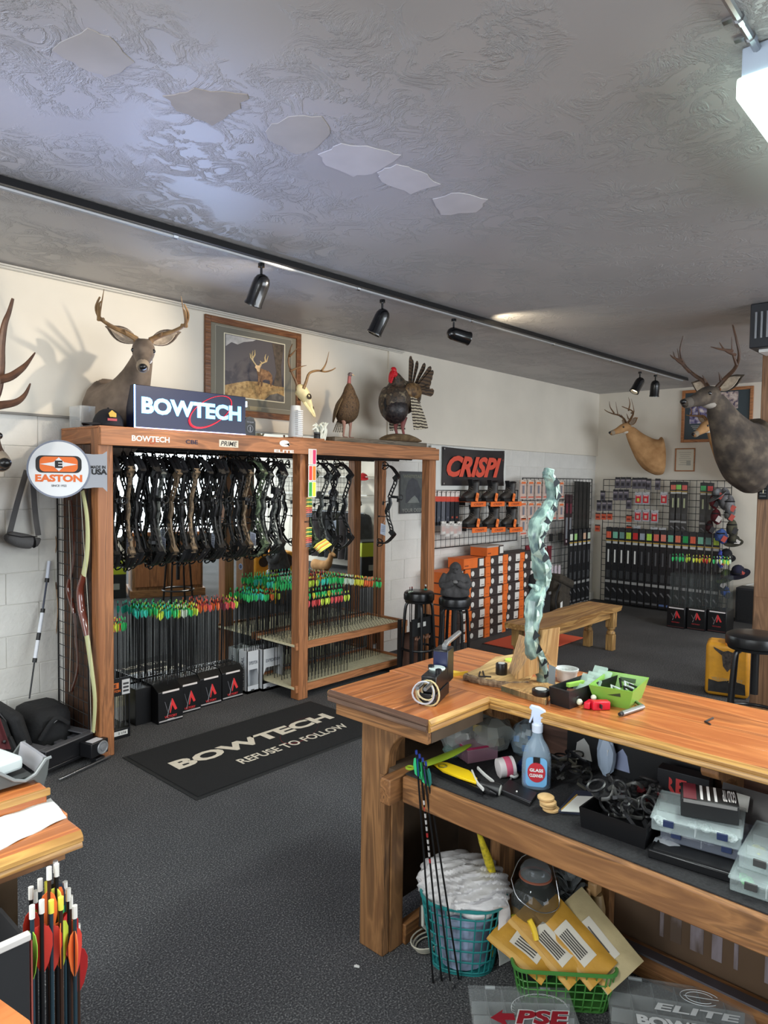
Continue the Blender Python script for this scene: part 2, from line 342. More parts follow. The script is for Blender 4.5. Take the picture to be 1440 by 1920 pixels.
# lighting track, conduit and lamps
tr=thing('lighting_track','long black lighting track with a steel conduit along the ceiling','light track',(4.6,2.93,CH-.02))
a,b=V((-.6,3.09,CH-.018)),V((8.12,2.835,CH-.018))
part(tr,'track_rail',G().tube([a,b],.026,4,flat=.75,up=(0,1,1)),P((16,16,18),.4),world=True)
d=(b-a).normalized(); q=V((0,.050,-.008))
part(tr,'conduit',G().tube([a+q,b+q],.0115,8),P((176,178,180),.35,.35),world=True)
for s in (.14,.28,.42,.55,.68,.8,.92): 
    c=a.lerp(b,s)+q; part(tr,'conduit_clamp',G().tube([c-d*.012,c+d*.012],.0145,8),P((200,205,210),.25,1),world=True)
SPM=P((14,14,16),.22,coat=.5)
def spotlamp(px,py,tip,lab,on=True):
    base=onz(px,py,CH-.04); t=thing('track_spotlight',lab,'spotlight',base,group=None)
    h=base+V((0,0,-.075)); dn=(V(tip)).normalized()
    part(t,'bracket',G().cyl(base,base+V((0,0,-.02)),.018).cyl(base+V((0,0,-.02)),h,.007,n=8),SPM,world=True)
    g=G(); R=.047; L=.165; g.lathe([(0,-.05),(.02,-.046),(.036,-.033),(.045,-.012),(R,.01),(R,L-.055),(R+.003,L-.05),(R+.003,L-.04),(R-.006,L-.04),(R-.008,.03)],h+V((0,0,-.03)),20,dn)
    part(t,'lamp_housing',g,SPM,world=True); c=h+V((0,0,-.03))+dn*(L-.075)
    part(t,'bulb',G().lathe([(.012,-.03),(.034,0),(.037,.01),(.0,.02)],c,16,dn),EMIT((255,236,200),2.5) if on else P((200,200,195),.3),world=True)
    if on: spot('track_lamp',c+dn*.05,c+dn*2,on,(1,.83,.6),70,.8)
    return t
spotlamp(490,494,(-.12,.5,-1),'black spotlight on the track above the stag picture, leftmost',16)
spotlamp(717,562,(-.3,.35,-1),'black spotlight on the track above the strutting turkey',26)
spotlamp(851,598,(.95,-.5,-.22),'black spotlight turned sideways to the right along the track',9)
spotlamp(1200,697,(-.55,.3,-1),'black spotlight above the tan deer mount, left of the end pair',16)
spotlamp(1229,703,(.1,.1,-1),'black spotlight nearest the far end of the track, pointing down',12)
spot('wall_wash_spot',(.6,2.95,2.66),(1.2,4.3,1.9),18,(1,.88,.72),75,.9)
spot('wall_wash_spot',(2.66,2.72,2.64),(1.9,4.3,2.3),40,(1,.87,.70),62,.7,.02)  # added spot without a lamp head, throws the deer mount's shadow
spot('wall_wash_spot',(3.5,2.95,2.62),(3.6,4.3,2.2),20,(1,.80,.55),62,.9)
spot('track_uplight',(4.22,2.86,2.66),(4.75,2.62,2.78),9,(1,.85,.6),110,.9)
fx=thing('fluorescent_fixture','white fluorescent ceiling fixture cut by the right edge','ceiling light',(2.7,.43,2.66))
part(fx,'housing',G().mm((2.085,.25,2.70),(3.35,.612,2.778)),P((196,210,230),.4),world=True,bev=.004)
part(fx,'diffuser',G().mm((2.075,.24,2.64),(3.36,.622,2.699)),EMIT((225,255,240),3.0),world=True,bev=.008)
cd=thing('ceiling_conduit','steel conduit running along the ceiling to the fluorescent fixture','conduit',(1.9,.58,CH-.02))
part(cd,'pipe',G().tube([(.9,.575,CH-.016),(2.084,.575,CH-.016)],.011,8).tube([(2.084,.575,CH-.016),(2.12,.575,CH-.03),(2.16,.56,2.778)],.009,8),STEEL,world=True)
for x in (1.93,2.03): part(cd,'pipe_clamp',G().tube([(x-.01,.575,CH-.016),(x+.01,.575,CH-.016)],.015,8).box((x,.60,CH-.008),(.018,.03,.006)),STEEL,world=True)

# ------------------------------------------------------------ bow rack with the mirror
rk=thing('bow_rack','tall timber bow rack against the left wall with shop names on its beam','rack',(3.3,4.0,0))
FZ=1.862
for x in (1.79,3.255,4.715): part(rk,'front_post',G().mm((x,3.775,0),(x+.088,3.862,FZ-.002)),RACKW,world=True,bev=.005)
part(rk,'rear_post',G().mm((4.60,4.222,0),(4.652,4.268,FZ-.002)),RACKW,world=True,bev=.004)
part(rk,'front_beam',G().mm((1.79,3.74,1.765),(4.80,3.775,FZ)),RACKX,world=True,bev=.003)
part(rk,'side_beam',G().mm((1.80,3.863,1.775),(1.84,4.27,FZ)),RACKY,world=True,bev=.003)
part(rk,'side_beam',G().mm((4.76,3.863,1.775),(4.80,4.27,FZ)),RACKY,world=True,bev=.003)
part(rk,'top_board',G().mm((1.80,3.776,FZ),(4.80,4.27,FZ+.012)),RACKX,world=True,bev=.002)
part(rk,'hanging_rail',G().tube([(1.87,3.97,1.775),(4.7,3.97,1.775)],.012,8),BLACK,world=True)
part(rk,'hanging_rail',G().tube([(1.87,4.12,1.765),(4.7,4.12,1.765)],.010,8),BLACK,world=True)
part(rk,'end_plank',G().mm((1.80,3.89,.02),(1.812,4.0,1.77)),WOOD('end',(66,44,32),(92,62,44),2,.6),world=True,bev=.002)
part(rk,'end_plank',G().mm((1.80,4.005,.02),(1.812,4.12,1.77)),WOOD('end',(66,44,32),(92,62,44),2,.6),world=True,bev=.002)
part(rk,'end_plank',G().mm((1.80,4.125,.02),(1.812,4.25,1.77)),WOOD('end',(66,44,32),(92,62,44),2,.6),world=True,bev=.002)
CW=P((235,232,225),.5); DK=P((40,34,60),.6); RDX=P((205,55,50),.5)
yb=3.7395
def beamtext(s,px0,px1,py,h,mat,bold=.02,shear=0):
    a=ony(px0,py,yb); b=ony(px1,py+(px1-px0)*.06,yb); c=(a+b)/2; text(rk,'lettering',s,mat,c,X,Z,(b-a).length,h,bold,shear,world=True)
beamtext('BOWTECH',247,318,821,.033,CW,.03); beamtext('CBE',348,371,828,.026,DK,.03)
c=ony(429,832,yb); card(rk,'sticker',c,X,Z,.145,.045,P((225,215,195),.5),world=True); text(rk,'lettering','PRIME',P((60,55,52),.5),c+V((0,-.001,0)),X,Z,.125,.030,.02,.25,world=True)
beamtext('e',524,543,831,.045,CW,.09); beamtext('ELITE',514,551,845,.02,CW,.04)
# red swoosh under the painted name
g=G(); c=ony(286,828,yb); g.tube([c+V((.018*math.cos(a),0,.012*math.sin(a)+.004*math.cos(a))) for a in [i*PI/8 for i in range(16)]],.0015,4,closed=True); part(rk,'swoosh',g,RDX,world=True)
mr=bpy.data.materials.new('mirror_glass'); mr.use_nodes=True; b=mr.node_tree.nodes['Principled BSDF']; b.inputs['Metallic'].default_value=1; b.inputs['Roughness'].default_value=.015; b.inputs['Base Color'].default_value=(.8,.84,.82,1)
mi=solo('wall_mirror',G().mm((1.86,4.272,.11),(4.615,4.286,1.93)),mr,'large wall mirror behind the bow rack reflecting the shop','mirror')
# colour stickers and arrow wraps swatches on the middle post (ladder of coloured chips)
sw=thing('swatch_strip','strip of coloured fletching swatches on the middle rack post','swatches',(3.31,3.773,1.2))
yy=3.7385
for i,(l,r_) in enumerate([((238,205,195),(232,60,110)),((235,70,60),(248,140,40)),((60,170,70),(240,245,60))]):
    z1=1.775-i*.115+.03; card(sw,'white_card',(3.335,yy,z1-.057),X,Z,.075,.112,P((240,240,235),.5),.002,world=True)
    for s,cc in ((-1,l),(1,r_)): card(sw,'colour_chip',(3.335+s*.017,yy-.002,z1-.057),X,Z,.028,.1,P(cc,.5),.001,world=True)
cols=[(240,225,110),(60,160,80),(238,232,90),(60,150,70),(235,225,90),(240,120,60),(238,90,90),(235,130,120),(110,120,140),(90,100,120)]
for zz in (1.455,1.24):
    for i,cc in enumerate(cols): 
        g=G(); z=zz-i*.0145; g.prism([(-.03,-.004),(-.012,.005),(.03,.004),(.03,-.004)],(3.335,3.7735,z),X,Z,.003); part(sw,'vane_sample',g,P(cc,.5),world=True)
text(sw,'lettering','MSS',P((50,35,30),.6),(3.32,3.7745,1.285),X,Z,.045,.014,.03,world=True)
sw2=thing('vane_bundle','bundle of yellow and orange vanes hooked on the middle rack post','vanes',(3.37,3.73,1.12))
for i in range(7):
    a=V((3.36+.004*i,3.75-.006*i,1.10-.006*i)); part(sw2,'vane',G().prism([(0,-.005),(.03,.012),(.11,.012),(.12,0)],a,V((.9,-.2,.45)).normalized(),Z,.0015),P([(238,235,90),(245,160,60),(235,235,140)][i%3],.5),world=True)
for i in range(3): part(sw2,'hook_wire',G().tube([(3.36,3.774,1.12-.012*i),(3.34,3.75,1.09-.012*i),(3.31,3.745,1.085-.012*i)],.002,5),BLACK,world=True)
# gridwall end panel
GW=P((24,24,26),.45)
def gridwall(name,lab,o,U,Wv,w,h,s=.070,r=.0026,legs=False):
    o,U,Wv=V(o),V(U),V(Wv); t=thing(name,lab,'grid panel',o+U*(w/2)); nrm=U.cross(Wv)
    g=G(); n=int(round(w/s)); m=int(round(h/s))
    for i in range(n+1): p=o+U*(w*i/n); g.tube([p,p+Wv*h],r,4,cap=False)
    part(t,'vertical_wires',g,GW,world=True)
    g=G()
    for j in range(m+1): p=o+Wv*(h*j/m)+nrm*r*1.5; g.tube([p,p+U*w],r,4,cap=False)
    part(t,'horizontal_wires',g,GW,world=True)
    g=G(); g.tube([o,o+Wv*h,o+Wv*h+U*w,o+U*w],r*2,6,closed=True); part(t,'rim',g,GW,world=True); return t
gridwall('grid_panel','narrow black wire grid on the left end of the bow rack',(1.776,4.275,.02),(0,-1,0),Z,.40,1.68,.07)
# ------------------------------------------------------------ compound bows
CAMO=MIX('camo_green',[(.0,(58,70,52)),(.42,(96,112,84)),(.5,(44,50,40)),(.6,(128,138,112))],14,3,True,.6)
CAMOT=MIX('camo_tan',[(.0,(88,74,58)),(.45,(122,104,82)),(.55,(58,50,42)),(.65,(140,124,100))],14,3,True,.6)
CAMOG=MIX('camo_grey',[(.0,(60,64,62)),(.42,(98,102,98)),(.52,(38,40,40)),(.62,(120,124,118))],14,3,True,.6)
BRONZE=P((104,88,70),.45,.2)
def bow_parts(fin,limb,tag=False,sight=True,rest=True,quiver=None):
    t=thing('compound_bow','x','bow')
    pts=[(.125,-.135),(.120,-.185),(.092,-.245),(.068,-.305),(.082,-.355),(.058,-.415),(.072,-.485),(.108,-.550),(.125,-.605)]
    g=G(); T=.011
    def rails(seg,w):
        for s in(-1,1): g.tube([(x+s*w,0,z) for x,z in seg],[.0046]*len(seg),6,flat=1.6)
        for i in range(len(seg)-1):
            for f in(.0,.5):
                a=V((seg[i][0],0,seg[i][1])).lerp(V((seg[i+1][0],0,seg[i+1][1])),f); b=V((seg[i][0],0,seg[i][1])).lerp(V((seg[i+1][0],0,seg[i+1][1])),min(1,f+.35))
                g.tube([a+V((-w,0,0)),b+V((w,0,0))],.004,5,flat=1.6)
    rails(pts[0:4],.016); rails(pts[5:9],.016)
    g.tube([(x,0,z) for x,z in pts[3:6]],[.016,.020,.018],8,flat=.7)
    for z in (-.135,-.605): g.box((.128,0,z),(.055,.034,.035),ry=(-.7 if z>-.3 else .7))
    part(t,'riser',g,fin)
    part(t,'grip',G().tube([(.062,0,-.36),(.055,0,-.39),(.040,0,-.425),(.045,0,-.45)],[.014,.015,.014,.010],8,flat=.8),BLKR)
    for s,z0,zc in ((1,-.125,-.042),(-1,-.615,-.698)):
        g=G()
        for y in(-.0145,.0145):
            q=[]
            for i in range(7):
                f=i/6; q.append((.150*(1-f)-.006*f,y,z0+(zc-z0)*math.sin(f*PI/2)+s*.014*math.sin(f*PI)))
            g.tube(q,[.012,.013,.013,.013,.012,.011,.009],6,flat=.45,up=(0,1,0))
        part(t,'limb',g,limb)
        g=G(); c=V((-.008,0,zc)); g.tube([c+V((.034*math.cos(a)+.008*math.cos(2*a),0,.032*math.sin(a))) for a in [i*PI/7 for i in range(14)]],.0045,6,closed=True,up=(0,1,0))
        for a in (.3,2.2,4.1): g.tube([c,c+V((.034*math.cos(a),0,.032*math.sin(a)))],.0042,5)
        g.cyl(c+V((0,-.018,0)),c+V((0,.018,0)),.007,n=10); part(t,'cam',g,P((30,30,32),.3,.6))
    part(t,'string',G().tube([(-.043,0,-.045),(-.055,0,-.37),(-.043,0,-.695)],.0013,4),P((70,64,50),.7))
    part(t,'cable',G().tube([(.012,.006,-.045),(-.008,.018,-.36),(.010,.006,-.695)],.0012,4).tube([(.022,-.006,-.045),(-.004,.016,-.40),(.022,-.006,-.695)],.0012,4),P((30,30,30),.7))
    part(t,'cable_guard',G().tube([(.07,.004,-.335),(.02,.018,-.345),(-.012,.018,-.36)],.0035,6).box((-.012,.018,-.36),(.012,.012,.03)),BLACK)
    if sight:
        g=G().box((.105,.025,-.30),(.07,.012,.022)); g.tube([(.165+.0*0,.035+.020*math.cos(a),-.30+.022*math.sin(a)) for a in [i*PI/6 for i in range(12)]],.004,6,closed=True); g.box((.14,.03,-.325),(.02,.012,.03)); part(t,'sight',g,BLACK)
    if rest: part(t,'string_stop',G().tube([(.07,0,-.47),(-.03,0,-.475)],.0035,6).ball((-.034,0,-.475),.009,8),BLACK)
    if quiver: part(t,'quiver',G().box((.10,-.035,-.24),(.05,.03,.05)).tube([(.10,-.035,-.24),(.07,-.035,-.56)],.005,6).box((.07,-.035,-.56),(.05,.025,.02)),quiver)
    part(t,'hook',G().tube([(-.01,0,0),(-.004,0,.022),(.010,0,.022),(.012,0,.008)],.0025,6).tube([(-.01,0,0),(-.01,0,-.03)],.0025,6),BLACK)
    if tag:
        g=G(); g.sheet(lambda u,v:V((.02+.055*u,-.03+.004*math.sin(u*3),-.53-.09*v-.012*u)),4,3,.0006); o=part(t,'price_tag',g,P((205,212,232),.6)); 
        for i in range(4): part(o,'print_line',G().box((.048,-.0315,-.552-.014*i),(.036,.001,.003)),P((120,124,140),.7))
        part(t,'tag_string',G().tube([(.06,0,-.47),(.045,-.03,-.53)],.0008,4),WHITE)
    return t
kinds=[('black',BLACK,BLK2),('tan camouflage',CAMOT,BLACK),('bronze',BRONZE,BLACK),('green camouflage',CAMO,CAMO),('grey camouflage',CAMOG,BLACK),('black',BLACK,BLACK)]
ORD=['first','second','third','fourth','fifth','sixth','seventh','eighth','ninth','tenth','eleventh','twelfth','thirteenth','fourteenth','fifteenth','sixteenth','seventeenth','eighteenth','nineteenth','twentieth']+['twenty-'+k for k in ('first','second','third','fourth','fifth','sixth','seventh','eighth','ninth')]+['thirtieth']+['thirty-'+k for k in ('first','second','third','fourth','fifth','sixth','seventh','eighth','ninth')]+['fortieth']*5
protos={}
lay=[(1.90,0,1,0),(1.965,0,0,1),(2.04,1,0,0),(2.11,0,1,0),(2.18,5,0,1),(2.255,4,0,0),(2.33,2,1,1),(2.405,0,0,0),(2.48,1,0,0),(2.56,0,0,1),(2.64,5,0,0),(2.72,0,1,0),(2.80,5,0,1),(2.885,1,0,0),(2.965,3,1,0),(3.06,4,0,1),(3.15,4,0,0),(3.215,0,0,0),
     (3.40,0,0,0),(3.475,3,0,0),(3.58,4,0,1),(3.70,0,0,0),(3.80,5,0,0),(4.40,5,1,1)]
left_names=['in the left bay','in the right bay']
for i,(x,k,tg,sg) in enumerate(lay):
    key=(k,tg,sg)
    nm=kinds[k][0]
    j=i if i<18 else i-18; od=ORD[j]
    grp='compound bows %s'%left_names[x>3.3]
    lab='%s compound bow%s, %s from the left %s'%(nm,' with pale tag' if tg else '',od,left_names[x>3.3])
    if i==23: lab='black compound bow hanging alone before the right rack post'
    if i==9: lab='black compound bow with a bright orange quiver in the left bay'
    rz=-PI/2+random.uniform(-.22,.16)
    y=3.97 if i%2==0 else 4.0
    if key in protos: o=dup(protos[key],(x,y,1.752),rz,lab,grp)
    else:
        o=bow_parts(kinds[k][1],kinds[k][2],bool(tg),bool(sg),True,ORANGE if i==9 else (BLACK if i in(5,12) else None)); protos[key]=o; mv(o,(x,y,1.752),rz); o['label']=lab
        if grp: o['group']=grp
    if grp is None and 'group' in o: del o['group']
    o.rotation_euler=(random.uniform(-.05,.05),random.uniform(-.04,.07),rz)
# second row, dark bows close behind, on the rear rail
for i in range(13):
    x=1.98+i*.098
    lab='dark compound bow in the back row, %s from the left post'%ORD[i]; o=dup(protos[(5,0,1)],(x,4.12,1.742),-PI/2+random.uniform(-.15,.15),lab,'dark compound bows in the back row')
# ------------------------------------------------------------ arrows
SH=P((20,20,22),.4); SHL=P((96,98,100),.45)
AP={}
def arrow(col,L=.72,nock=None,shaft=SH,big=1.0):
    key=(col,round(L,2),nock,shaft.name,big)
    t=bpy.data.objects.new('arrow',mesh(G().tube([(0,0,0),(0,0,L)],.0027*(1 if big==1 else 1.25),6),'arrow',shaft)); COL.objects.link(t)
    g=G(); h=.054*big; d=.0135*big
    for k in range(3):
        a=k*2*PI/3+.5; U=V((math.cos(a),math.sin(a),0)); g.prism([(.002,L-.02-h),(d*.7,L-.02-h*.75),(d,L-.02-h*.35),(d*.8,L-.02-.004),(.002,L-.02)],(0,0,0),U,Z,.0012)
    part(t,'fletching',g,P(col,.5))
    part(t,'nock',G().tube([(0,0,L-.004),(0,0,L+.012)],.0032*big,6),P(nock or col,.4))
    if big>1: part(t,'point',G().tube([(0,0,0),(0,0,-.02)],[.0034,.001],6),STEEL)
    return t
def place_arrow(x,y,z,col,lab,grp,L=.72,nock=None,shaft=SH,tilt=.02,big=1.0,rot=None):
    key=(col,round(L,2),nock,shaft.name,big)
    o=dup(AP[key],(x,y,z),0) if key in AP else arrow(col,L,nock,shaft,big)
    AP.setdefault(key,o); o.location=(x,y,z); o.rotation_euler=rot or (random.uniform(-tilt,tilt),random.uniform(-tilt,tilt),random.uniform(0,6))
    o['label']=lab; o['category']='arrow'
    if grp: o['group']=grp
    elif 'group' in o: del o['group']
    return o
GRN=(50,205,110); TEAL=(60,215,190); LIME=(215,240,80); WHT=(225,240,220); ORG=(240,110,50); PNK=(240,90,90); REDC=(215,45,45); YEL=(245,235,70); MAR=(120,40,50)
NM={GRN:'green',TEAL:'teal',LIME:'lime',WHT:'white',ORG:'orange',PNK:'pink',REDC:'red',YEL:'yellow',MAR:'maroon'}
ACN={}
def A(x,y,z,c,where,L=.72,**k):
    ACN[(c,where)]=ACN.get((c,where),0)+1
    return place_arrow(x,y,z,c,'black arrow, %s from left among %s vanes %s'%(ORD[ACN[(c,where)]-1],NM[c],where),'%s vaned arrows %s'%(NM[c],where),L,**k)
# shelf unit with pegboard decks, right bay
DECK=P((222,214,180),.6,n=.06,ns=60)
su=thing('arrow_shelf','low two-deck wooden arrow shelf in the right bay of the rack','shelf',(3.75,4.0,0))
for z in (.385,.075):
    part(su,'deck',G().mm((3.235,3.80,z),(4.44,4.235,z+.012)),DECK,world=True)
    part(su,'front_rail',G().mm((3.235,3.782,z-.022),(4.46,3.80,z+.03)),RACKX,world=True,bev=.002)
    part(su,'back_rail',G().mm((3.235,4.235,z-.022),(4.46,4.25,z+.03)),RACKX,world=True,bev=.002)
for y in (3.805,4.20): part(su,'end_leg',G().mm((4.442,y,0),(4.478,y+.036,.36)),RACKW,world=True,bev=.002)
part(su,'side_rail',G().mm((4.442,3.80,.363),(4.46,4.25,.415)),RACKY,world=True,bev=.002); part(su,'side_rail',G().mm((4.442,3.80,.053),(4.46,4.25,.105)),RACKY,world=True,bev=.002)
g=G()
for i in range(36):
    for j in range(10): g.cyl((3.26+i*.033,3.83+j*.042,.397),(3.26+i*.033,3.83+j*.042,.399),.006,n=6)
part(su,'peg_holes',g,P((90,80,60),.8),world=True,kind='stuff')
w='standing in the right bay shelf'
seq=[[TEAL]*3+[GRN]*6+[WHT]*5+[ORG]*7+[REDC]*6+[LIME]*4+[ORG]*5+[GRN]*3,[GRN]*5+[TEAL]*3+[MAR]*7+[YEL]*3+[GRN]*6+[WHT]*5+[LIME]*5+[ORG]*5,[GRN]*8+[LIME]*5+[TEAL]*4+[GRN]*6+[WHT]*4+[YEL]*4+[ORG]*4+[GRN]*4]
for r,yy_ in enumerate((4.19,4.11,4.03)):
    for i,c in enumerate(seq[r]):
        x=3.30+i*.0285; A(x+.004*r,yy_+random.uniform(-.006,.006),.088,c,['in the back shelf row','in the second shelf row','in the middle shelf row'][r],round(.74-.10*max(0,(i-20))/19,2),nock=REDC if (r==0 and 14<i<27) else None,tilt=.008)
for r,yy_ in enumerate((3.95,3.88)):
    for i in range(15):
        if 3.26+i*.036>3.345 or 1:
            x=3.37+i*.034; c=(PNK if i<6 else (LIME if i<9 else (PNK if i<13 else LIME))) if r else (GRN if i%5 else YEL); A(x,yy_,.088,c,['in the fourth shelf row','in the front shelf row'][r],.62 if r else .66,tilt=.008)
# arrow cartons on the floor
CART=P((16,16,18),.35)
def carton(x0,x1,y0,y1,h,lab,logo=True,grp=None):
    t=thing('arrow_carton',lab,'carton',((x0+x1)/2,(y0+y1)/2,0),group=grp); d=y1-y0; wd=x1-x0
    g=G(); g.prism([(y0,0),(y1,0),(y1,h+.035),(y0+d*.35,h+.03),(y0,h-.01)],(x0,0,0),Y,Z,wd); part(t,'box',g,CART,world=True,bev=.002)
    xc=(x0+x1)/2; yf=y0-.0006
    part(t,'top_edge',G().mm((x0+.03,y0-.003,h-.018),(x1-.03,y0-.0005,h-.006)),P((225,215,210),.5),world=True)
    part(t,'bottom_edge',G().mm((x0+.005,y0-.003,.012),(x1-.005,y0-.0005,.020)),P((170,165,165),.5),world=True)
    s=(x1-x0)/.18
    def lg(poly,m,nm='emblem'): part(t,nm,G().prism([(xc+a*s,b+h*.42) for a,b in poly],(0,yf,0),X,Z,.0012),m,world=True)
    lg([(-.008,-.03),(.004,.062),(.012,.062),(.046,-.012),(.030,-.018),(.010,.02),(-.002,-.03)],P((225,50,52),.5)); lg([(-.03,-.055),(-.026,-.055),(.008,.06),(.004,.06)],P((150,150,155),.5))
    lg([(-.045,.05),(-.041,.05),(-.020,-.02),(-.024,-.02)],P((100,100,105),.5))
    text(t,'lettering','VICTORY',P((215,48,50),.5),(xc,yf,h*.42-.052),X,Z,.09*s,.016,.02,world=True)
    card(t,'small_print',(xc,yf-.0005,h*.42-.07),X,Z,.05*s,.006,P((190,180,180),.6),world=True)
    g=G(); rn=random.Random(x0)
    for i in range(7):
        for j in range(3): g.cyl((x0+.02+i*(wd-.04)/6,y0+d*.42+j*d*.2,h+.028),(x0+.02+i*(wd-.04)/6,y0+d*.42+j*d*.2,h+.0305+.004*(j)),.006,n=6)
    part(t,'arrow_holes',g,P((70,60,50),.8),world=True)
    return t
ct=[(2.30,2.48,4.035,4.255,.215,'black arrow carton with red emblem, leftmost and nearest of four'),(2.49,2.66,4.105,4.26,.205,'black arrow carton half hidden behind the leftmost one'),(2.675,2.85,4.135,4.262,.205,'black arrow carton, third of the four from the left'),(2.865,3.045,4.150,4.262,.205,'black arrow carton next to the white carton')]
for c in ct: carton(*c)
def fill(x0,x1,y0,y1,z,cols,n,where,L,nx=None):
    for i in range(n):
        f=(i+.5)/n; A(x0+(x1-x0)*f,y0+(y1-y0)*((i*7)%5)/4,z,cols[int(f*len(cols))%len(cols)],where,L+.02*((i*3)%3),tilt=.012)
fill(2.21,2.36,4.14,4.24,.235,[TEAL,GRN],12,'in the leftmost black carton',.52)
fill(2.34,2.50,4.09,4.22,.235,[LIME,TEAL,GRN],15,'in the leftmost black carton',.50)
fill(2.50,2.68,4.14,4.24,.235,[LIME,WHT,GRN,LIME],18,'in the second black carton',.48)
fill(2.69,2.86,4.16,4.25,.235,[ORG,PNK,ORG],12,'in the third black carton',.49)
fill(2.88,3.04,4.17,4.25,.235,[MAR,PNK,LIME],10,'in the carton beside the white one',.48)
part(bpy.data.objects['arrow_carton'],'rear_tray',G().mm((2.19,4.12,0),(2.299,4.255,.235)),CART,world=True,bev=.002)
# tall open carton behind the left post
ea=thing('arrow_display','tall open black arrow display behind the left rack post','display',(2.02,4.08,0))
part(ea,'base_tray',G().mm((1.93,3.985,0),(2.085,4.19,.06)),CART,world=True,bev=.002)
for x in (1.933,2.079):
    for y in (3.99,4.185): part(ea,'upright',G().mm((x-.004,y-.004,.06),(x+.004,y+.004,.36)),CART,world=True)
part(ea,'header_panel',G().mm((1.93,3.984,.265),(2.085,3.990,.375)),CART,world=True); part(ea,'header_side',G().mm((2.079,3.99,.265),(2.085,4.19,.375)),CART,world=True)
card(ea,'white_label',(2.055,3.9835,.315),X,Z,.05,.09,P((215,215,215),.5),world=True)
for i in range(3): card(ea,'label_print',(2.055,3.9822,.335-i*.022),X,Z,.036,.012,P((60,60,62),.5),.0006,world=True)
card(ea,'orange_logo',(1.985,3.9835,.33),X,Z,.05,.035,ORANGE,world=True); text(ea,'lettering','E',BLACK,(1.985,3.982,.33),X,Z,.018,.022,.05,world=True); text(ea,'lettering','EASTON',P((226,112,38),.5),(1.985,3.983,.297),X,Z,.07,.016,.03,world=True)
card(ea,'price_strip',(2.02,3.984,.035),X,Z,.09,.028,WHITE,world=True); text(ea,'lettering','2 1/16',BLACK,(2.03,3.9825,.035),X,Z,.05,.014,.02,world=True)
for i in range(22):
    f=i%8/7; c=[YEL,LIME,YEL,ORG,LIME,ORG,GRN,GRN][i%8]; 
    if i>=16: c=REDC
    place_arrow(1.95+f*.12,4.01+.05*(i//8)+.01*(i%2),.062,c,'arrow with %s vanes, %s counted in the tall display by the left post'%(NM[c],ORD[i]),'%s vaned arrows in the tall display'%NM[c],.66,shaft=SHL if i%2 else SH,tilt=.006)
# white cartons
WB=P((205,208,212),.5)
def wcart(x0,x1,y0,y1,h,lab):
    t=thing('white_arrow_carton',lab,'carton',((x0+x1)/2,(y0+y1)/2,0)); k=.006; wd=x1-x0
    part(t,'side_panel',G().mm((x0,y0,0),(x0+k,y1,h)),WB,world=True); part(t,'side_panel',G().mm((x1-k,y0,0),(x1,y1,h)),WB,world=True)
    part(t,'back_panel',G().mm((x0,y1-k,0),(x1,y1,h)),WB,world=True); part(t,'base',G().mm((x0,y0,0),(x1,y1,.02)),WB,world=True)
    part(t,'front_panel',G().prism([(0,h),(0,0),(wd,0),(wd,.055),(k,.055),(k,h*.40),(wd*.16,h*.56),(wd*.84,h*.56),(wd-k,h*.40),(wd-k,.055),(wd,.055),(wd,h)],(x0,y0+k,0),X,Z,k),WB,world=True)
    part(t,'carton_top',G().mm((x0+k,y0+k,h-.03),(x1-k,y1-k,h-.026)),P((150,152,156),.6),world=True)
    INK=P((95,100,110),.6); text(t,'lettering','EXPEDITION',INK,((x0+x1)/2,y0-.0005,h*.72),X,Z,wd*.7,.025,.02,world=True)
    text(t,'lettering','UNIVERSAL',INK,(x0-.0005,(y0+y1)/2,h*.5),Z,Y,h*.72,.035,.02,world=True)
    card(t,'barcode',(x0+.05,y0-.0006,.022),X,Z,.03,.012,P((60,60,60),.6),world=True); return t
wcart(3.205,3.40,4.125,4.262,.315,'white arrow carton with arched cut-out, right one of the pair'); wcart(3.085,3.195,4.155,4.262,.315,'white arrow carton squeezed left behind the other white carton')
fill(3.10,3.24,4.16,4.245,.29,[GRN,TEAL],12,'in the white cartons',.46); fill(3.24,3.39,4.15,4.245,.29,[GRN,ORG,LIME],12,'in the white cartons',.45)
# ------------------------------------------------------------ on top of the rack
T=FZ+.0125
ld=thing('led_sign','illuminated dark blue sign reading BOWTECH on top of the rack','sign',(2.41,3.85,T))
part(ld,'sign_case',G().mm((2.02,3.80,T),(2.80,3.90,T+.250)),P((20,24,44),.3),world=True,bev=.003)
part(ld,'lit_edge',G().mm((2.018,3.797,T+.002),(2.024,3.803,T+.248)),EMIT((120,180,255),6),world=True); part(ld,'lit_edge',G().mm((2.02,3.797,T),(2.80,3.803,T+.006)),EMIT((190,190,255),3),world=True)
part(ld,'face',G().mm((2.026,3.7975,T+.008),(2.797,3.7995,T+.247)),P((16,26,66),.35),world=True)
text(ld,'lettering','BOWTECH',EMIT((120,205,255),2.2),(2.41,3.795,T+.135),X,Z,.70,.098,.045,world=True)
g=G(); pr=[]
for i in range(40):
    a=i*2*PI/40; pr.append(V((2.53+.155*math.cos(a),3.793,T+.132+.085*math.sin(a)+.065*math.cos(a))))
g.tube(pr,[.004+.013*max(0,math.cos((i*2*PI/40)-3.9))**2 for i in range(40)],6,closed=True,flat=.3,up=(0,1,0)); part(ld,'swoosh',g,EMIT((235,40,50),1.6),world=True)
part(ld,'corner_light',G().mm((2.801,3.83,T+.19),(2.835,3.87,T+.225)),EMIT((190,215,255),3),world=True)
area('sign_glow',(2.41,3.77,T+.14),(2.41,2,T+.25),.7,.2,5,(.45,.62,1))
cp=thing('baseball_cap','black baseball cap with gold and red crest lying on the rack','cap',(1.92,3.92,T))
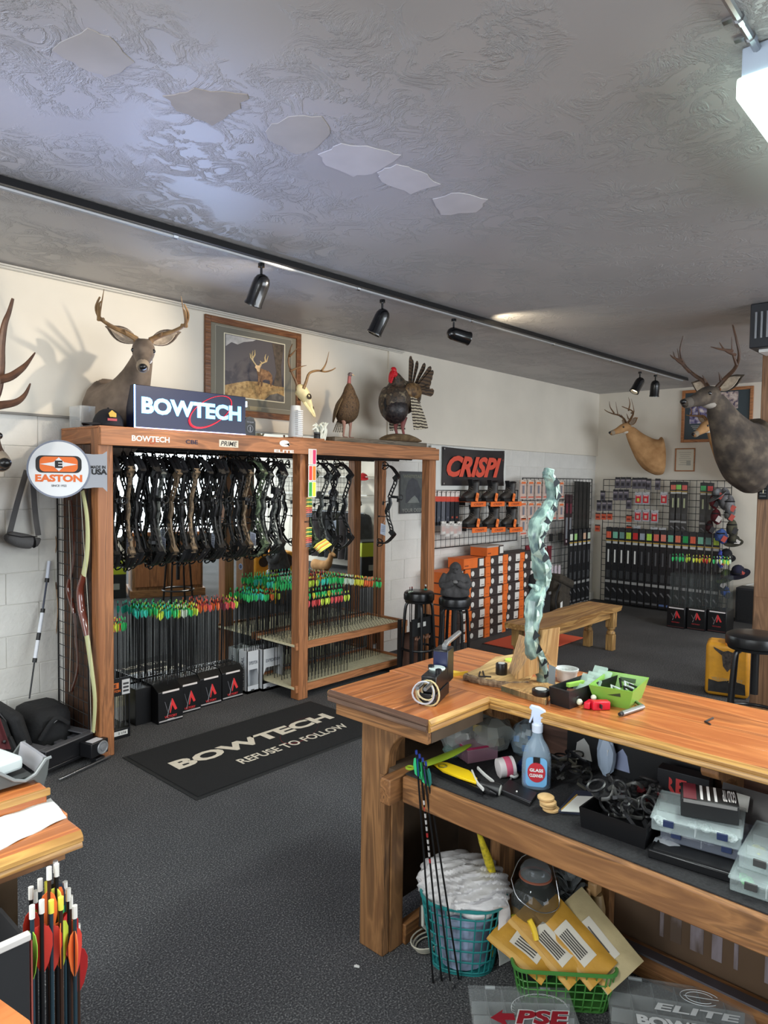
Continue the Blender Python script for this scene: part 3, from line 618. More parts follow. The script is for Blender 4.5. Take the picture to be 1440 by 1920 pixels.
g=G(); g.ball((1.925,3.93,T+.01),(.085,.095,.10),20); g.v=[V((p.x,p.y,max(p.z,T+.004))) for p in g.v]; part(cp,'crown',g,P((20,20,28),.8),world=True)
g=G(); g.sheet(lambda u,v:V((1.925-.075-.075*u*(1-.35*(2*v-1)**2)+.0,3.93+(.07)*(2*v-1)*(1-.3*u),T+.012+.012*(1-(2*v-1)**2)-.008*u)),6,8,.003); part(cp,'visor',g,P((24,24,32),.8),world=True)
part(cp,'crest',G().prism([(-.018,-.012),(.018,-.012),(.022,.01),(0,.03),(-.022,.01)],(1.905,3.833,T+.065),V((1,-.1,0)).normalized(),V((0,.35,1)).normalized(),.003),P((196,160,60),.5),world=True)
part(cp,'crest_band',G().box((1.905,3.838,T+.040),(.055,.004,.014)),P((160,50,60),.5),world=True); part(cp,'button',G().ball((1.925,3.93,T+.11),.007,8),BLACK,world=True)
pq=thing('award_plaque','small black arched award plaque beside the illuminated sign','plaque',(2.98,4.0,T))
g=G(); g.prism([(-.045,0),(.045,0),(.045,.11),(.03,.135),(0,.145),(-.03,.135),(-.045,.11)],(2.97,3.99,T),X,Z,.012); part(pq,'plate',g,P((18,20,24),.15),world=True)
g=G(); g.tube([V((2.97+.024*math.cos(a),3.977,T+.06+.024*math.sin(a))) for a in [i*PI/10 for i in range(20)]],.003,4,closed=True); g.prism([(-.004,-.02),(.004,-.02),(.004,.012),(-.004,.012)],(2.97,3.977,T+.062),X,Z,.001); part(pq,'crest',g,P((190,190,195),.5),world=True)
text(pq,'lettering','TOP DEALER',P((190,190,195),.5),(2.97,3.977,T+.105),X,Z,.06,.01,.02,world=True)
box0=thing('acrylic_tray','clear acrylic tray behind the cap on the rack','tray',(1.85,4.15,T)); g=G()
for a,b in (((1.83,4.08,T),(2.0,4.084,T+.13)),((1.83,4.22,T),(2.0,4.224,T+.13)),((1.83,4.084,T),(1.834,4.22,T+.13)),((1.83,4.084,T),(2.0,4.22,T+.004))): g.mm(a,b)
part(box0,'walls',g,GLASS((230,235,238),.22),world=True)
# European skull mount on a ribbed white stand
BONE=P((238,222,170),.55,n=.05,ns=30); ANT=MIX('antler_brown',[(.3,(84,58,36)),(.7,(134,98,62))],20,3,False,.5,.2); ANTL=MIX('antler_light',[(.3,(104,76,46)),(.7,(150,118,78))],20,3,False,.5,.2)
sk=thing('deer_skull','bleached deer skull with brown antlers on a ribbed white stand','skull',(3.36,3.93,T))
part(sk,'base_board',G().box((3.36,3.90,T+.006),(.30,.2,.012)),RACKX,world=True,bev=.003)
g=G(); g.lathe([(.056,0),(.054,.02),(.044,.16),(.036,.235)],(3.34,3.93,T+.012),14); part(sk,'stand',g,P((225,225,222),.35),world=True)
for i in range(13): part(sk,'rib',G().mm((3.305,3.862,T+.035+i*.014),(3.352,3.895,T+.042+i*.014)),P((240,240,240),.3),world=True)
c=V((3.395,3.90,T+.325))
g=G(); g.loft([(c.x-.055,c.y+.02,c.z+.05,.01,.01,0),(c.x-.045,c.y+.01,c.z+.045,.045,.040,0),(c.x-.01,c.y,c.z+.01,.055,.042,0),(c.x+.02,c.y-.01,c.z-.04,.038,.030,0),(c.x+.045,c.y-.02,c.z-.09,.022,.018,0),(c.x+.065,c.y-.03,c.z-.135,.018,.012,0),(c.x+.075,c.y-.035,c.z-.155,.006,.005,0)],14,4)
part(sk,'cranium',g,BONE,world=True)
for s in(-1,1): part(sk,'eye_socket',G().lathe([(.020,.0),(.022,.008),(.016,.010),(.012,.002)],c+V((.0,s*.045-.004,-.012)),12,V((.1,s,.1)).normalized()),P((60,48,36),.8),world=True)
part(sk,'nasal_opening',G().ball(c+V((.052,-.034,-.095)),(.014,.008,.022),10),P((90,70,50),.8),world=True); part(sk,'jaw',G().tube([c+V((-.01,-.01,-.05)),c+V((.03,-.03,-.11)),c+V((.06,-.04,-.15))],[.014,.009,.004],8),BONE,world=True)
def antler(p,main,tines,r,mat,name='antler'):
    g=G(); m=len(main); g.tube(main,[r*(1-.72*i/(m-1)) for i in range(m)],8)
    for t in tines:
        k=len(t); g.tube(t,[r*.72*(1-.85*i/(k-1)) for i in range(k)],7)
    return part(p,name,g,mat,world=True)
def spl(pts,n=5):
    P_=[V(p) for p in pts]; out=[]
    for i in range(len(P_)-1):
        a,b,c_,d=P_[max(i-1,0)],P_[i],P_[i+1],P_[min(i+2,len(P_)-1)]
        for j in range(n):
            t=j/n; out.append(.5*((2*b)+(-a+c_)*t+(2*a-5*b+4*c_-d)*t*t+(-a+3*b-3*c_+d)*t**3))
    out.append(P_[-1]); return out
def pxs(l,y): return [ony(a,b,y) for a,b in l]
antler(sk,spl(pxs([(569,729),(574,716),(580,700),(595,695),(610,697),(622,694),(629,690)],3.86)),[spl(pxs([(603,695),(611,682),(617,659)],3.84))],.012,ANTL)
antler(sk,spl(pxs([(558,730),(556,718),(548,700),(541,680),(543,660),(548,645)],3.92)),[spl(pxs([(544,696),(560,689),(575,685)],3.88)),spl(pxs([(543,668),(551,660),(558,652)],3.9))],.012,ANT)
# white tangle of antler-like decor, little black jar
wd_=thing('white_antler_decor','small white tangle of cast antlers on the rack beam','ornament',(3.52,3.87,T)); g=G(); rn=random.Random(3)
for i in range(16):
    a=V((3.49+rn.uniform(0,.08),3.85+rn.uniform(0,.05),T+.0)); b=a+V((rn.uniform(-.06,.06),rn.uniform(-.02,.02),rn.uniform(.04,.13))); cc=b+V((rn.uniform(-.04,.04),0,rn.uniform(-.02,.05))); g.tube(spl([a,a.lerp(b,.6)+V((rn.uniform(-.02,.02),0,0)),b,cc],3),[.011,.011,.010,.010,.010,.009,.009,.008,.007,.003],6)
part(wd_,'antlers',g,P((228,232,222),.4),world=True,label='white glossy branching antlers')
jr=thing('black_jar','small black jar with a lid in front of the white antlers','jar',(3.455,3.82,T)); part(jr,'body',G().lathe([(.022,0),(.024,.01),(.024,.04),(.02,.045)],(3.455,3.825,T),14),BLACK,world=True); part(jr,'lid',G().lathe([(.025,.046),(.025,.056),(.022,.058)],(3.455,3.825,T),14),P((60,60,62),.4),world=True)
pl=solo('plank_riser',G().mm((3.64,3.83,T),(4.74,4.0,T+.038)),WOOD('weathered',(96,84,70),(124,112,96),0,.8,1.2),'weathered grey plank on the rack carrying the two turkeys','plank',bev=.003)
T2=T+.0385
# hen turkey
HEN=MIX('hen_plumage',[(.3,(44,33,24)),(.5,(92,70,46)),(.62,(60,44,30)),(.8,(120,96,64))],55,3,False,.75,.5); TOM=MIX('tom_plumage',[(.3,(30,26,24)),(.46,(84,68,52)),(.56,(44,38,34)),(.7,(140,124,98))],26,4,False,.55,.6)
hn=thing('hen_turkey','brown hen turkey mount standing on the plank facing the camera','turkey mount',(3.83,3.91,T2))
hx,hy=3.845,3.915
g=G(); g.loft([(hx+.03,hy+.10,T2+.13,.01,.01,-2.2),(hx+.025,hy+.07,T2+.15,.055,.05,-2.2),(hx+.01,hy+.02,T2+.20,.095,.10,-2.2),(hx,hy-.02,T2+.27,.088,.085,-2.2),(hx-.01,hy-.035,T2+.34,.054,.052,-2.2),(hx-.012,hy-.035,T2+.385,.036,.034,-2.2),(hx-.012,hy-.035,T2+.42,.014,.016,-2.2)],16,4)
part(hn,'body',g,HEN,world=True)
part(hn,'neck',G().loft([(hx-.012,hy-.035,T2+.40,.017,.018,-2.2),(hx-.012,hy-.035,T2+.44,.014,.015,-2.2),(hx-.010,hy-.037,T2+.475,.013,.014,-2.2)],10,3),P((150,84,84),.6),label='bare pink neck',world=True)
part(hn,'head',G().ball((hx-.008,hy-.042,T2+.488),(.018,.022,.017),12),P((110,96,100),.6),world=True); part(hn,'beak',G().tube([(hx-.004,hy-.058,T2+.486),(hx+.004,hy-.080,T2+.476)],[.007,.0015],8),P((200,180,150),.5),world=True)
for s in(-1,1):
    part(hn,'eye',G().ball((hx-.008+s*.015,hy-.048,T2+.492),.0035,8),P((10,10,10),.1),world=True)
    part(hn,'wing',G().loft([(hx+s*.075,hy-.03,T2+.30,.006,.01,-2.2),(hx+s*.092,hy+.0,T2+.25,.012,.045,-2.2),(hx+s*.088,hy+.04,T2+.19,.010,.05,-2.2),(hx+s*.06,hy+.09,T2+.13,.006,.02,-2.2)],10,3),BARS('hen_wing',(70,54,36),(112,92,62),2,30),world=True)
    part(hn,'leg',G().tube([(hx+s*.034,hy,T2+.15),(hx+s*.034,hy-.01,T2+.09),(hx+s*.034,hy,T2+.012)],[.022,.010,.007],8),P((150,110,96),.6),world=True)
    g=G(); 
    for q in(-.5,0,.5): g.tube([(hx+s*.034,hy,T2+.006),(hx+s*.034+q*.03,hy-.035,T2+.004)],[.006,.003],6)
    part(hn,'foot',g,P((150,96,90),.6),world=True)
g=G()
for i in range(5): g.sheet(lambda u,v,i=i:V((hx+.03+.012*(i-2)*(1+u)+.012*(v-.5),hy+.10+.03*u,T2+.15-.10*u)),4,2,.002)
part(hn,'tail',g,BARS('hen_tail',(40,32,26),(180,165,140),2,26),world=True)
# strutting tom
tm=thing('tom_turkey','dark strutting tom turkey mount with red head and fanned tail','turkey mount',(4.50,3.90,T2)); tx,ty=4.47,3.90; tm.scale=(1.28,1.28,1.28)
part(tm,'rock_base',G().loft([(tx-.15,ty,T2+.012,.05,.008,0),(tx-.08,ty,T2+.022,.075,.026,0),(tx+.05,ty,T2+.024,.08,.028,0),(tx+.17,ty,T2+.012,.05,.010,0)],12,4),MIX('rock',[(.3,(96,76,52)),(.7,(140,116,84))],25,4,False,.9,.6),world=True)
g=G(); g.loft([(tx-.10,ty,T2+.13,.02,.02,0),(tx-.09,ty,T2+.17,.075,.06,0),(tx-.07,ty,T2+.26,.105,.095,0),(tx-.03,ty,T2+.34,.09,.085,0),(tx-.055,ty-.01,T2+.40,.045,.045,0),(tx-.075,ty-.01,T2+.43,.03,.03,0)],16,4); g.loft([(tx-.09,ty,T2+.25,.08,.09,0),(tx+.02,ty,T2+.29,.10,.115,0),(tx+.10,ty,T2+.31,.085,.09,0),(tx+.17,ty,T2+.33,.04,.04,0)],14,4)
part(tm,'body',g,TOM,world=True,rem=.010)
part(tm,'breast',G().ball((tx-.075,ty-.02,T2+.205),(.085,.09,.095),16),MIX('tom_breast',[(.35,(20,18,22)),(.6,(52,44,44)),(.8,(90,66,50))],60,3,False,.4,.4),world=True,label='glossy black breast feathers')
g=G().ball((tx-.095,ty-.02,T2+.455),(.022,.020,.022),12); g.tube(spl([(tx-.082,ty-.015,T2+.43),(tx-.105,ty-.02,T2+.43),(tx-.12,ty-.02,T2+.405),(tx-.128,ty-.02,T2+.375)],3),[.026,.026,.024,.022,.020,.018,.016,.014,.012,.010],10)
for i in range(6): g.ball((tx-.105-.006*i,ty-.035,T2+.44-.013*i),.010,8)
part(tm,'head',g,P((206,28,40),.45),label='bright red wattled head',world=True); part(tm,'beak',G().tube([(tx-.112,ty-.022,T2+.455),(tx-.135,ty-.025,T2+.447)],[.006,.0015],8),P((190,160,120),.5),world=True); part(tm,'snood',G().tube([(tx-.112,ty-.028,T2+.462),(tx-.128,ty-.036,T2+.43)],[.005,.003],6),P((206,28,40),.45),world=True)
part(tm,'beard',G().tube([(tx-.135,ty-.01,T2+.30),(tx-.165,ty-.01,T2+.24),(tx-.15,ty-.01,T2+.18)],[.012,.008,.003],8),P((20,18,18),.8),world=True)
TF=BARS('tail_feather',(52,40,32),(98,76,54),2,14,.6); TFM=MIX('tail_cover',[(.3,(30,28,30)),(.7,(80,62,46))],40,3,False,.5,.4)
cent=V((tx+.12,ty,T2+.34))
for i in range(11):
    an=-.15+i*.155; dx=math.cos(an+.2); dz=math.sin(an+.2); D=V((dx*.95,.15*math.sin(i),dz)).normalized(); Sd=V((0,1,0)).cross(D).normalized()
    L=.235 if i>1 else .19
    part(tm,'tail_feather',G().prism([(.0,-.008),(L*.55,-.020),(L*.9,-.028),(L,-.016),(L*1.02,0),(L,.016),(L*.9,.028),(L*.55,.020),(0,.008)],cent+V((0,(i-5)*.006,0)),D,(Sd+V((0,.35,0))).normalized(),.003),TF,world=True)
for s in(-1,1):
    for i in range(9):
        a=V((tx+.0+.012*i,ty+s*(.095+.004*(i%2)),T2+.32-.012*i)); D=V((.10+.05*i,s*.05,-1)).normalized(); L=.24-.012*i
        part(tm,'wing_feather',G().prism([(0,-.012),(L*.5,-.016),(L,-.010),(L*1.02,0),(L,.010),(L*.5,.016),(0,.012)],a,D,V((1,.0,.1)).normalized(),.002*s),BARS('wing_bar',(60,50,42),(200,188,162),2,16,.6),world=True)
    part(tm,'wing_cover',G().ball((tx+.03,ty+s*.085,T2+.33),(.085,.03,.055),12),MIX('wing_cover',[(.35,(60,44,32)),(.6,(130,98,58)),(.8,(150,140,112))],35,3,False,.6,.5),world=True)
    part(tm,'leg',G().tube([(tx+.0,ty+s*.03,T2+.16),(tx-.01,ty+s*.03,T2+.09),(tx+.005,ty+s*.03,T2+.045)],[.026,.010,.008],8),P((140,76,72),.6),world=True)
g=G()
for i in range(10): g.tube([(tx+.13+.006*i,ty-.03+.006*i,T2+.30),(tx+.17+.008*(i%4),ty-.03+.006*i,T2+.27-.02*(i%3))],[.006,.002],5)
part(tm,'rump_feathers',g,TFM,world=True)
# ------------------------------------------------------------ animal mounts
FUR_G=MIX('fur_grey',[(.3,(82,70,60)),(.7,(132,116,102))],9,5,False,.9,.15,(1,1,1)); FUR_T=MIX('fur_tan',[(.3,(150,108,66)),(.7,(192,148,100))],9,5,False,.9,.15); FUR_D=MIX('fur_dark',[(.3,(44,37,32)),(.5,(66,56,47)),(.7,(96,84,70))],14,6,False,.9,.2); FUR_E=MIX('fur_elk',[(.3,(58,38,26)),(.7,(92,64,44))],9,5,False,.9,.15)
FURW=P((214,204,188),.9,n=.05,ns=40); NOSE=P((20,18,18),.3); EYE=P((8,6,6),.05,coat=1); EARIN=P((176,160,142),.9,n=.1,ns=50)
def antler_set(style):
    # per side, head frame: f forward, s sideways (outwards), u up
    if style=='mule': return ([(-.02,.032,.05),(-.03,.08,.075),(-.02,.145,.105),(.0,.20,.15),(.02,.215,.205),(.03,.195,.26)],[[(.0,.195,.145),(-.03,.205,.145),(-.05,.18,.28)],[(.02,.215,.145),(.05,.20,.225),(.06,.185,.25)],[(-.02,.085,.08),(-.01,.09,.10)]])
    if style=='white': return ([(-.02,.03,.05),(-.04,.07,.09),(-.03,.13,.13),(.02,.175,.16),(.08,.18,.19),(.13,.165,.22)],[[(-.02,.14,.135),(-.03,.15,.145),(-.03,.145,.27)],[(.03,.176,.165),(.03,.185,.23),(.03,.18,.29)],[(-.02,.05,.08),(-.0,.05,.14)]])
    return ([(-.02,.03,.05),(-.04,.08,.10),(-.04,.15,.15),(-.02,.20,.22),(.0,.205,.31),(-.01,.18,.40)],[[(-.03,.17,.17),(.02,.19,.24),(.03,.20,.33)],[(.0,.19,.225),(.07,.18,.26),(.10,.17,.31)],[(.02,.19,.25),(.10,.17,.27),(.15,.15,.29)],[(-.03,.055,.09),(-.01,.06,.14)]])
def deer(name,lab,loc,rz,hy,sc,fur,style='mule',amat=None,pitch=-.38,white_throat=True,chest=1.0,beam=1.0,ears=True):
    t=thing(name,lab,'deer mount',loc,rz); t.scale=(sc,sc,sc)
    F=V((math.cos(hy),math.sin(hy),0)); S=V((-math.sin(hy),math.cos(hy),0)); pl_=V((.43,0,.25)); 
    def H(f,s,u): 
        cp,sp=math.cos(pitch),math.sin(pitch); return pl_+F*(.04+f*cp-u*sp)+S*s+Z*(f*sp+u*cp)
    g=G(); g.loft([(.004,0,-.10,.13*chest,.23,0),(.05,0,-.10,.16*chest,.25,0),(.12,0,-.085,.16*chest,.225,0),(.20,0,-.035,.138*chest,.185,hy*.1),(.27,0,.03,.108,.148,hy*.3),(.33,0,.095,.084,.118,hy*.5),(.38,0,.16,.068,.094,hy*.8),(.415,0,.215,.055,.073,hy),(.43,0,.25,.045,.05,hy)],18,4)
    hd=[(-.055,0,.00,.020,.022),(-.035,0,.005,.045,.046),(.01,0,.01,.060,.058),(.06,0,.004,.056,.056),(.11,0,-.005,.042,.046),(.16,0,-.012,.032,.036),(.205,0,-.016,.030,.031),(.232,0,-.018,.024,.025),(.245,0,-.02,.010,.012)]
    g.loft([tuple(H(a,b,c))+(w_,h_,hy) for a,b,c,w_,h_ in hd],16,4)
    for s in(-1,1): g.ball(H(.065,s*.043,.022),.018,10); g.ball(H(-.02,s*.03,.045),.018,10)
    part(t,'body',g,fur,rem=.0085)
    part(t,'nose',G().ball(H(.236,0,-.008),(.020,.021,.017),12).ball(H(.232,0,-.028),(.012,.016,.008),10),NOSE)
    part(t,'muzzle_band',G().loft([tuple(H(a,0,c))+(w_,h_,hy) for a,c,w_,h_ in [(.185,-.016,.0335,.0335),(.21,-.018,.0318,.032),(.226,-.02,.0275,.028)]],14,3),P((150,134,114),.9) if fur is not FUR_D else P((84,76,68),.9))
    if white_throat: part(t,'throat_patch',G().ball(H(.02,0,-.050),(.06,.040,.022),12),FURW if fur is not FUR_D else P((150,142,132),.9),label='pale throat patch')
    for s in(-1,1):
        part(t,'eye',G().ball(H(.068,s*.050,.022),.0125,10),EYE)
        if ears:
            b=H(-.035,s*.045,.04); D=(S*s*.9+Z*.42-F*.10).normalized(); Wd=D.cross(F).normalized()
            def ear(k,off): return G().sheet(lambda u,v:b+D*(u*.165*k)+Wd*((v-.5)*.085*k*math.sin(PI*min(1,(u*.93+.12)))**.8)+F*(off+.028*(1-(2*v-1)**2)*-1*math.sin(PI*min(1,u+.1))*s*s),8,6,.004)
            e=part(t,'ear',ear(1,.0),fur); part(e,'inner_ear',ear(.86,.0055),EARIN)
    if style:
        m,ts=antler_set(style)
        for s in(-1,1):
            k=beam; f=lambda q:spl([H(a,s*b_*(k if i else 1),.0+c*k) for i,(a,b_,c) in enumerate(q)],4)
            g=G(); mm_=f(m); n_=len(mm_); g.tube(mm_,[.0155*(1-.72*i/(n_-1)) for i in range(n_)],8)
            for q in ts: 
                tt=f(q); g.tube(tt,[.0105*(1-.85*i/(len(tt)-1)) for i in range(len(tt))],7)
            g.ball(H(m[0][0],s*m[0][1],.042),(.02,.02,.012),10); part(t,'antler',g,amat or ANT)
    return t
deer('mule_deer_mount','mule deer shoulder mount on the left wall looking at the camera',(2.09,4.286,2.05),-PI/2,-.52,1.08,FUR_G,'mule',ANTL,pitch=-.48,beam=1.05,chest=1.1)
deer('whitetail_mount','tan whitetail deer mount on the far wall above the wire grid',(8.80,3.33,2.03),2.25,.25,.98,FUR_T,'white',ANT,pitch=-.25,beam=1.3)
deer('tan_deer_mount','tan deer mount mostly hidden behind the big dark deer mount',(8.86,2.38,1.98),2.5,.2,1.1,FUR_T,'white',ANT,beam=.8)
dd=deer('dark_deer_mount','large dark deer mount with tall antlers on the wooden column',(5.30,1.36,1.90),2.80,-.06,1.06,FUR_D,'tall',P((70,48,34),.5,n=.2,ns=25),pitch=-.16,beam=1.0)
# elk at the left border
ek=deer('elk_mount','dark brown elk mount cut by the left edge of the picture',(1.13,4.286,1.45),-PI/2,.12,1.35,FUR_E,None,ears=False,white_throat=False,pitch=-.42)
EA=MIX('elk_antler',[(.3,(62,38,26)),(.7,(104,70,48))],20,3,False,.45,.3)
ea_=[ony(a,b,3.72) for a,b in [(-60,775),(-30,768),(-8,735),(0,690),(2,650),(8,610),(17,585),(24,560)]]
g=G(); q=spl(ea_,4); g.tube(q,[.034*(1-.80*i/(len(q)-1)) for i in range(len(q))],9)
for l,yy_,r in (([(-2,712),(20,706),(40,692),(52,680),(66,661)],3.66,.021),([(-30,765),(0,760),(30,754),(47,740),(57,719)],3.62,.022),([(-8,690),(-25,640),(-30,600)],3.75,.02)):
    q=spl([ony(a,b,yy_) for a,b in l],4); g.tube(q,[r*(1-.85*(i/(len(q)-1))**1.6) for i in range(len(q))],8)
part(ek,'antler',G().add([(ek.matrix_world@V((0,0,0)))*0+p for p in g.v],g.f).xf((Matrix.Translation(ek.location)@Matrix.Rotation(-PI/2,4,'Z')@Matrix.Scale(1.35,4)).inverted()),EA)
# ------------------------------------------------------------ stag picture
def framed(name,lab,a,b,ax,wf,fm,mats,tw=.02,cat='picture'):
    """a,b opposite corners on the wall; ax 'x' spans X (wall_left) or 'y' spans Y (far wall)"""
    U=X if ax=='x' else -Y; c=(V(a)+V(b))/2; W_=abs((V(b)-V(a)).dot(U)); H_=abs(a[2]-b[2]); nrm=U.cross(Z)
    t=thing(name,lab,cat,(c.x,c.y,c.z-H_/2))
    for s in(-1,1):
        g=G(); g.prism([(-wf/2,-H_/2),(wf/2,-H_/2),(wf/2,H_/2),(-wf/2,H_/2)],c+U*s*(W_/2-wf/2),U,Z,tw); part(t,'frame_side',g,fm,world=True,bev=.003)
        g=G(); g.prism([(-W_/2+wf,-wf/2),(W_/2-wf,-wf/2),(W_/2-wf,wf/2),(-W_/2+wf,wf/2)],c+Z*s*(H_/2-wf/2),U,Z,tw); part(t,'frame_rail',g,fm,world=True,bev=.003)
    part(t,'mat_board',G().prism([(-W_/2+wf,-H_/2+wf),(W_/2-wf,-H_/2+wf),(W_/2-wf,H_/2-wf),(-W_/2+wf,H_/2-wf)],c+nrm*.002,U,Z,.004),mats,world=True)
    return t,c,U,W_,H_,nrm
FRM=WOOD('frame_walnut',(98,58,34),(138,90,54),0,.35,1.5,knots=False)
pa=ony(386,591,4.286); pb=ony(566,799,4.286); pa=V((2.80,4.286,2.735)); pb=V((3.68,4.286,2.045))
t,c,U,W_,H_,nn=framed('stag_picture','framed painting of a stag on a hillside behind the illuminated sign',pa,pb,'x',.045,FRM,P((128,122,106),.7))
card(t,'inner_line',c+Z*.01+nn*.0065,U,Z,W_*.80,H_*.80,P((170,165,150),.6),world=True); card(t,'inner_mat',c+Z*.01+nn*.008,U,Z,W_*.79,H_*.79,P((112,108,96),.7),world=True)
card(t,'bevel_line',c+Z*.015+nn*.0095,U,Z,W_*.64,H_*.66,P((226,218,190),.6),world=True)
def storm():
    m,tt,b=nt('painted_storm_sky'); mp=co(tt); x=N(tt,'ShaderNodeTexNoise',Scale=7.0,Detail=5.0,Distortion=1.0); tt.links.new(mp.outputs[0],x.inputs['Vector'])
    s=tt.nodes.new('ShaderNodeSeparateXYZ'); tt.links.new(mp.outputs[0],s.inputs[0]); ma=N(tt,'ShaderNodeMath',operation='MULTIPLY_ADD'); ma.inputs[1].default_value=1.3; tt.links.new(s.outputs['Z'],ma.inputs[0]); tt.links.new(x.outputs[0],ma.inputs[2])
    r=ramp(tt,[(.55,(40,38,46)),(.85,(62,58,66)),(1.0,(90,84,86)),]); r.color_ramp.elements[2].position=.98; tt.links.new(ma.outputs[0],r.inputs[0]); tt.links.new(r.outputs[0],b.inputs['Base Color']); b.inputs['Roughness'].default_value=.35; return m
cc=c+Z*.015+nn*.011; PW,PH=W_*.62,H_*.64
card(t,'painted_sky',cc,U,Z,PW,PH,storm(),world=True)
def fl(nm,poly,m,k=.0): part(t,nm,G().prism([(a*PW,b*PH) for a,b in poly],cc+nn*(.0012+k),U,Z,.0008),m,world=True)
GR=MIX('painted_grass',[(.3,(108,80,48)),(.5,(170,136,84)),(.7,(196,164,110))],40,4,False,.5)
fl('painted_cloud',[(-.49,.30),(-.40,.38),(-.30,.36),(-.2,.42),(-.05,.46),(.0,.49),(-.49,.49)],P((176,172,168),.5,n=.15,ns=14))
fl('painted_hillside',[(-.5,-.5),(.5,-.5),(.5,-.24),(.3,-.23),(.1,-.20),(-.15,-.22),(-.35,-.28),(-.5,-.33)],GR,.0003)
fl('painted_tree',[(.30,-.24),(.46,-.24),(.44,.1),(.49,.49),(.28,.49),(.33,.2),(.36,0)],P((74,62,50),.6,n=.3,ns=30),.0006)
SB=MIX('painted_stag',[(.35,(92,62,38)),(.6,(150,110,72)),(.8,(200,170,124))],30,3,False,.5)
fl('painted_stag_body',[(.02,-.02),(.06,.03),(.12,.02),(.22,-.0),(.28,-.06),(.29,-.16),(.27,-.26),(.25,-.26),(.24,-.16),(.16,-.15),(.12,-.17),(.11,-.28),(.085,-.28),(.075,-.15),(.06,-.26),(.035,-.26),(.04,-.12),(.03,-.08)],SB,.0012)
fl('painted_stag_head',[(-.02,.03),(.0,.07),(.05,.07),(.10,.09),(.07,.03),(.06,-.04),(.02,-.03),(.01,0)],P((206,176,134),.5,n=.2,ns=40),.002)
g=G()
for l in ([(.0,.07),(-.05,.13),(-.07,.22),(-.05,.30)],[(-.06,.17),(-.02,.24),(-.02,.32)],[(-.05,.13),(-.09,.18),(-.10,.25)],[(.06,.08),(.11,.12),(.18,.16),(.21,.26)],[(.16,.15),(.15,.22),(.17,.28)],[(.10,.12),(.07,.15)]):
    g.tube([cc+nn*.003+U*a*PW+Z*b*PH for a,b in l],[.006]*(len(l)-1)+[.002],5)
part(t,'painted_antlers',g,P((216,190,140),.5),world=True)
fl('painted_rock',[(.15,-.5),(.5,-.5),(.5,-.40),(.38,-.36),(.25,-.40)],P((92,88,84),.6,n=.2,ns=30),.0012)
card(t,'title_plate',c-Z*(H_*.40)+nn*.009,U,Z,.11,.028,P((150,140,112),.5),world=True)
# ------------------------------------------------------------ round sign on an arm
e0=ony(201,884,3.70); dr=V((e0.x,e0.y,0)).normalized(); US=V((dr.y,-dr.x,0)); pc=0.00285; R0=54.5*pc; ctr=e0-US*(84*pc)+Z*(3*pc)
es=thing('round_sign','round white and orange archery sign reading EASTON on a grey arm','sign',ctr-Z*R0)
nS=US.cross(Z); SG=P((160,163,170),.35)
def disc(nm,r,off,m,t=.002): part(es,nm,G().prism([(r*math.cos(a*PI/24),r*math.sin(a*PI/24)) for a in range(48)],ctr+nS*off,US,Z,t),m,world=True)
k=pc
part(es,'arm',G().prism([(20*k,-34*k),(46*k,-36*k),(60*k,-34*k),(76*k,-34*k),(84*k,-42*k),(84*k,36*k),(76*k,30*k),(60*k,29*k),(46*k,30*k),(20*k,34*k)],ctr,US,Z,.004),SG,world=True)
disc('rim_disc',R0,0,P((128,134,150),.35),.007); disc('face_disc',R0*.94,.007,P((226,228,230),.4))
def rr_(w_,h_,r,n=5):
    o=[]
    for cx,cy,a0 in((w_/2-r,h_/2-r,0),(-w_/2+r,h_/2-r,PI/2),(-w_/2+r,-h_/2+r,PI),(w_/2-r,-h_/2+r,1.5*PI)):
        for i in range(n+1): a=a0+i*PI/2/n; o.append((cx+r*math.cos(a),cy+r*math.sin(a)))
    return o
def sp(nm,poly,off,m): part(es,nm,G().prism(poly,ctr+nS*off+Z*(9*k),US,Z,.0015),m,world=True)
sp('black_emblem',rr_(78*k,32*k,10*k),.009,BLACK); sp('orange_emblem',rr_(65*k,28*k,9*k),.011,P((232,112,40),.45)); 
sp('white_diamond',[(-32*k,0),(-9*k,4*k),(0,13*k),(9*k,4*k),(32*k,0),(9*k,-4*k),(0,-13*k),(-9*k,-4*k)],.013,P((228,228,228),.4))
text(es,'lettering','E',BLACK,ctr+nS*.0155+Z*9*k,US,Z,13*k,14*k,.06,world=True); text(es,'lettering','EASTON',P((226,108,42),.5),ctr+nS*.0095-Z*17*k,US,Z,80*k,14*k,.05,.0,world=True)
text(es,'lettering','SINCE 1922',P((90,90,95),.5),ctr+nS*.0095-Z*31*k,US,Z,26*k,4*k,.03,world=True); text(es,'lettering','MADE IN',BLACK,ctr+nS*.005+US*68*k+Z*5*k,US,Z,26*k,6*k,.03,world=True); text(es,'lettering','USA',BLACK,ctr+nS*.005+US*70*k-Z*4*k,US,Z,28*k,11*k,.05,world=True)
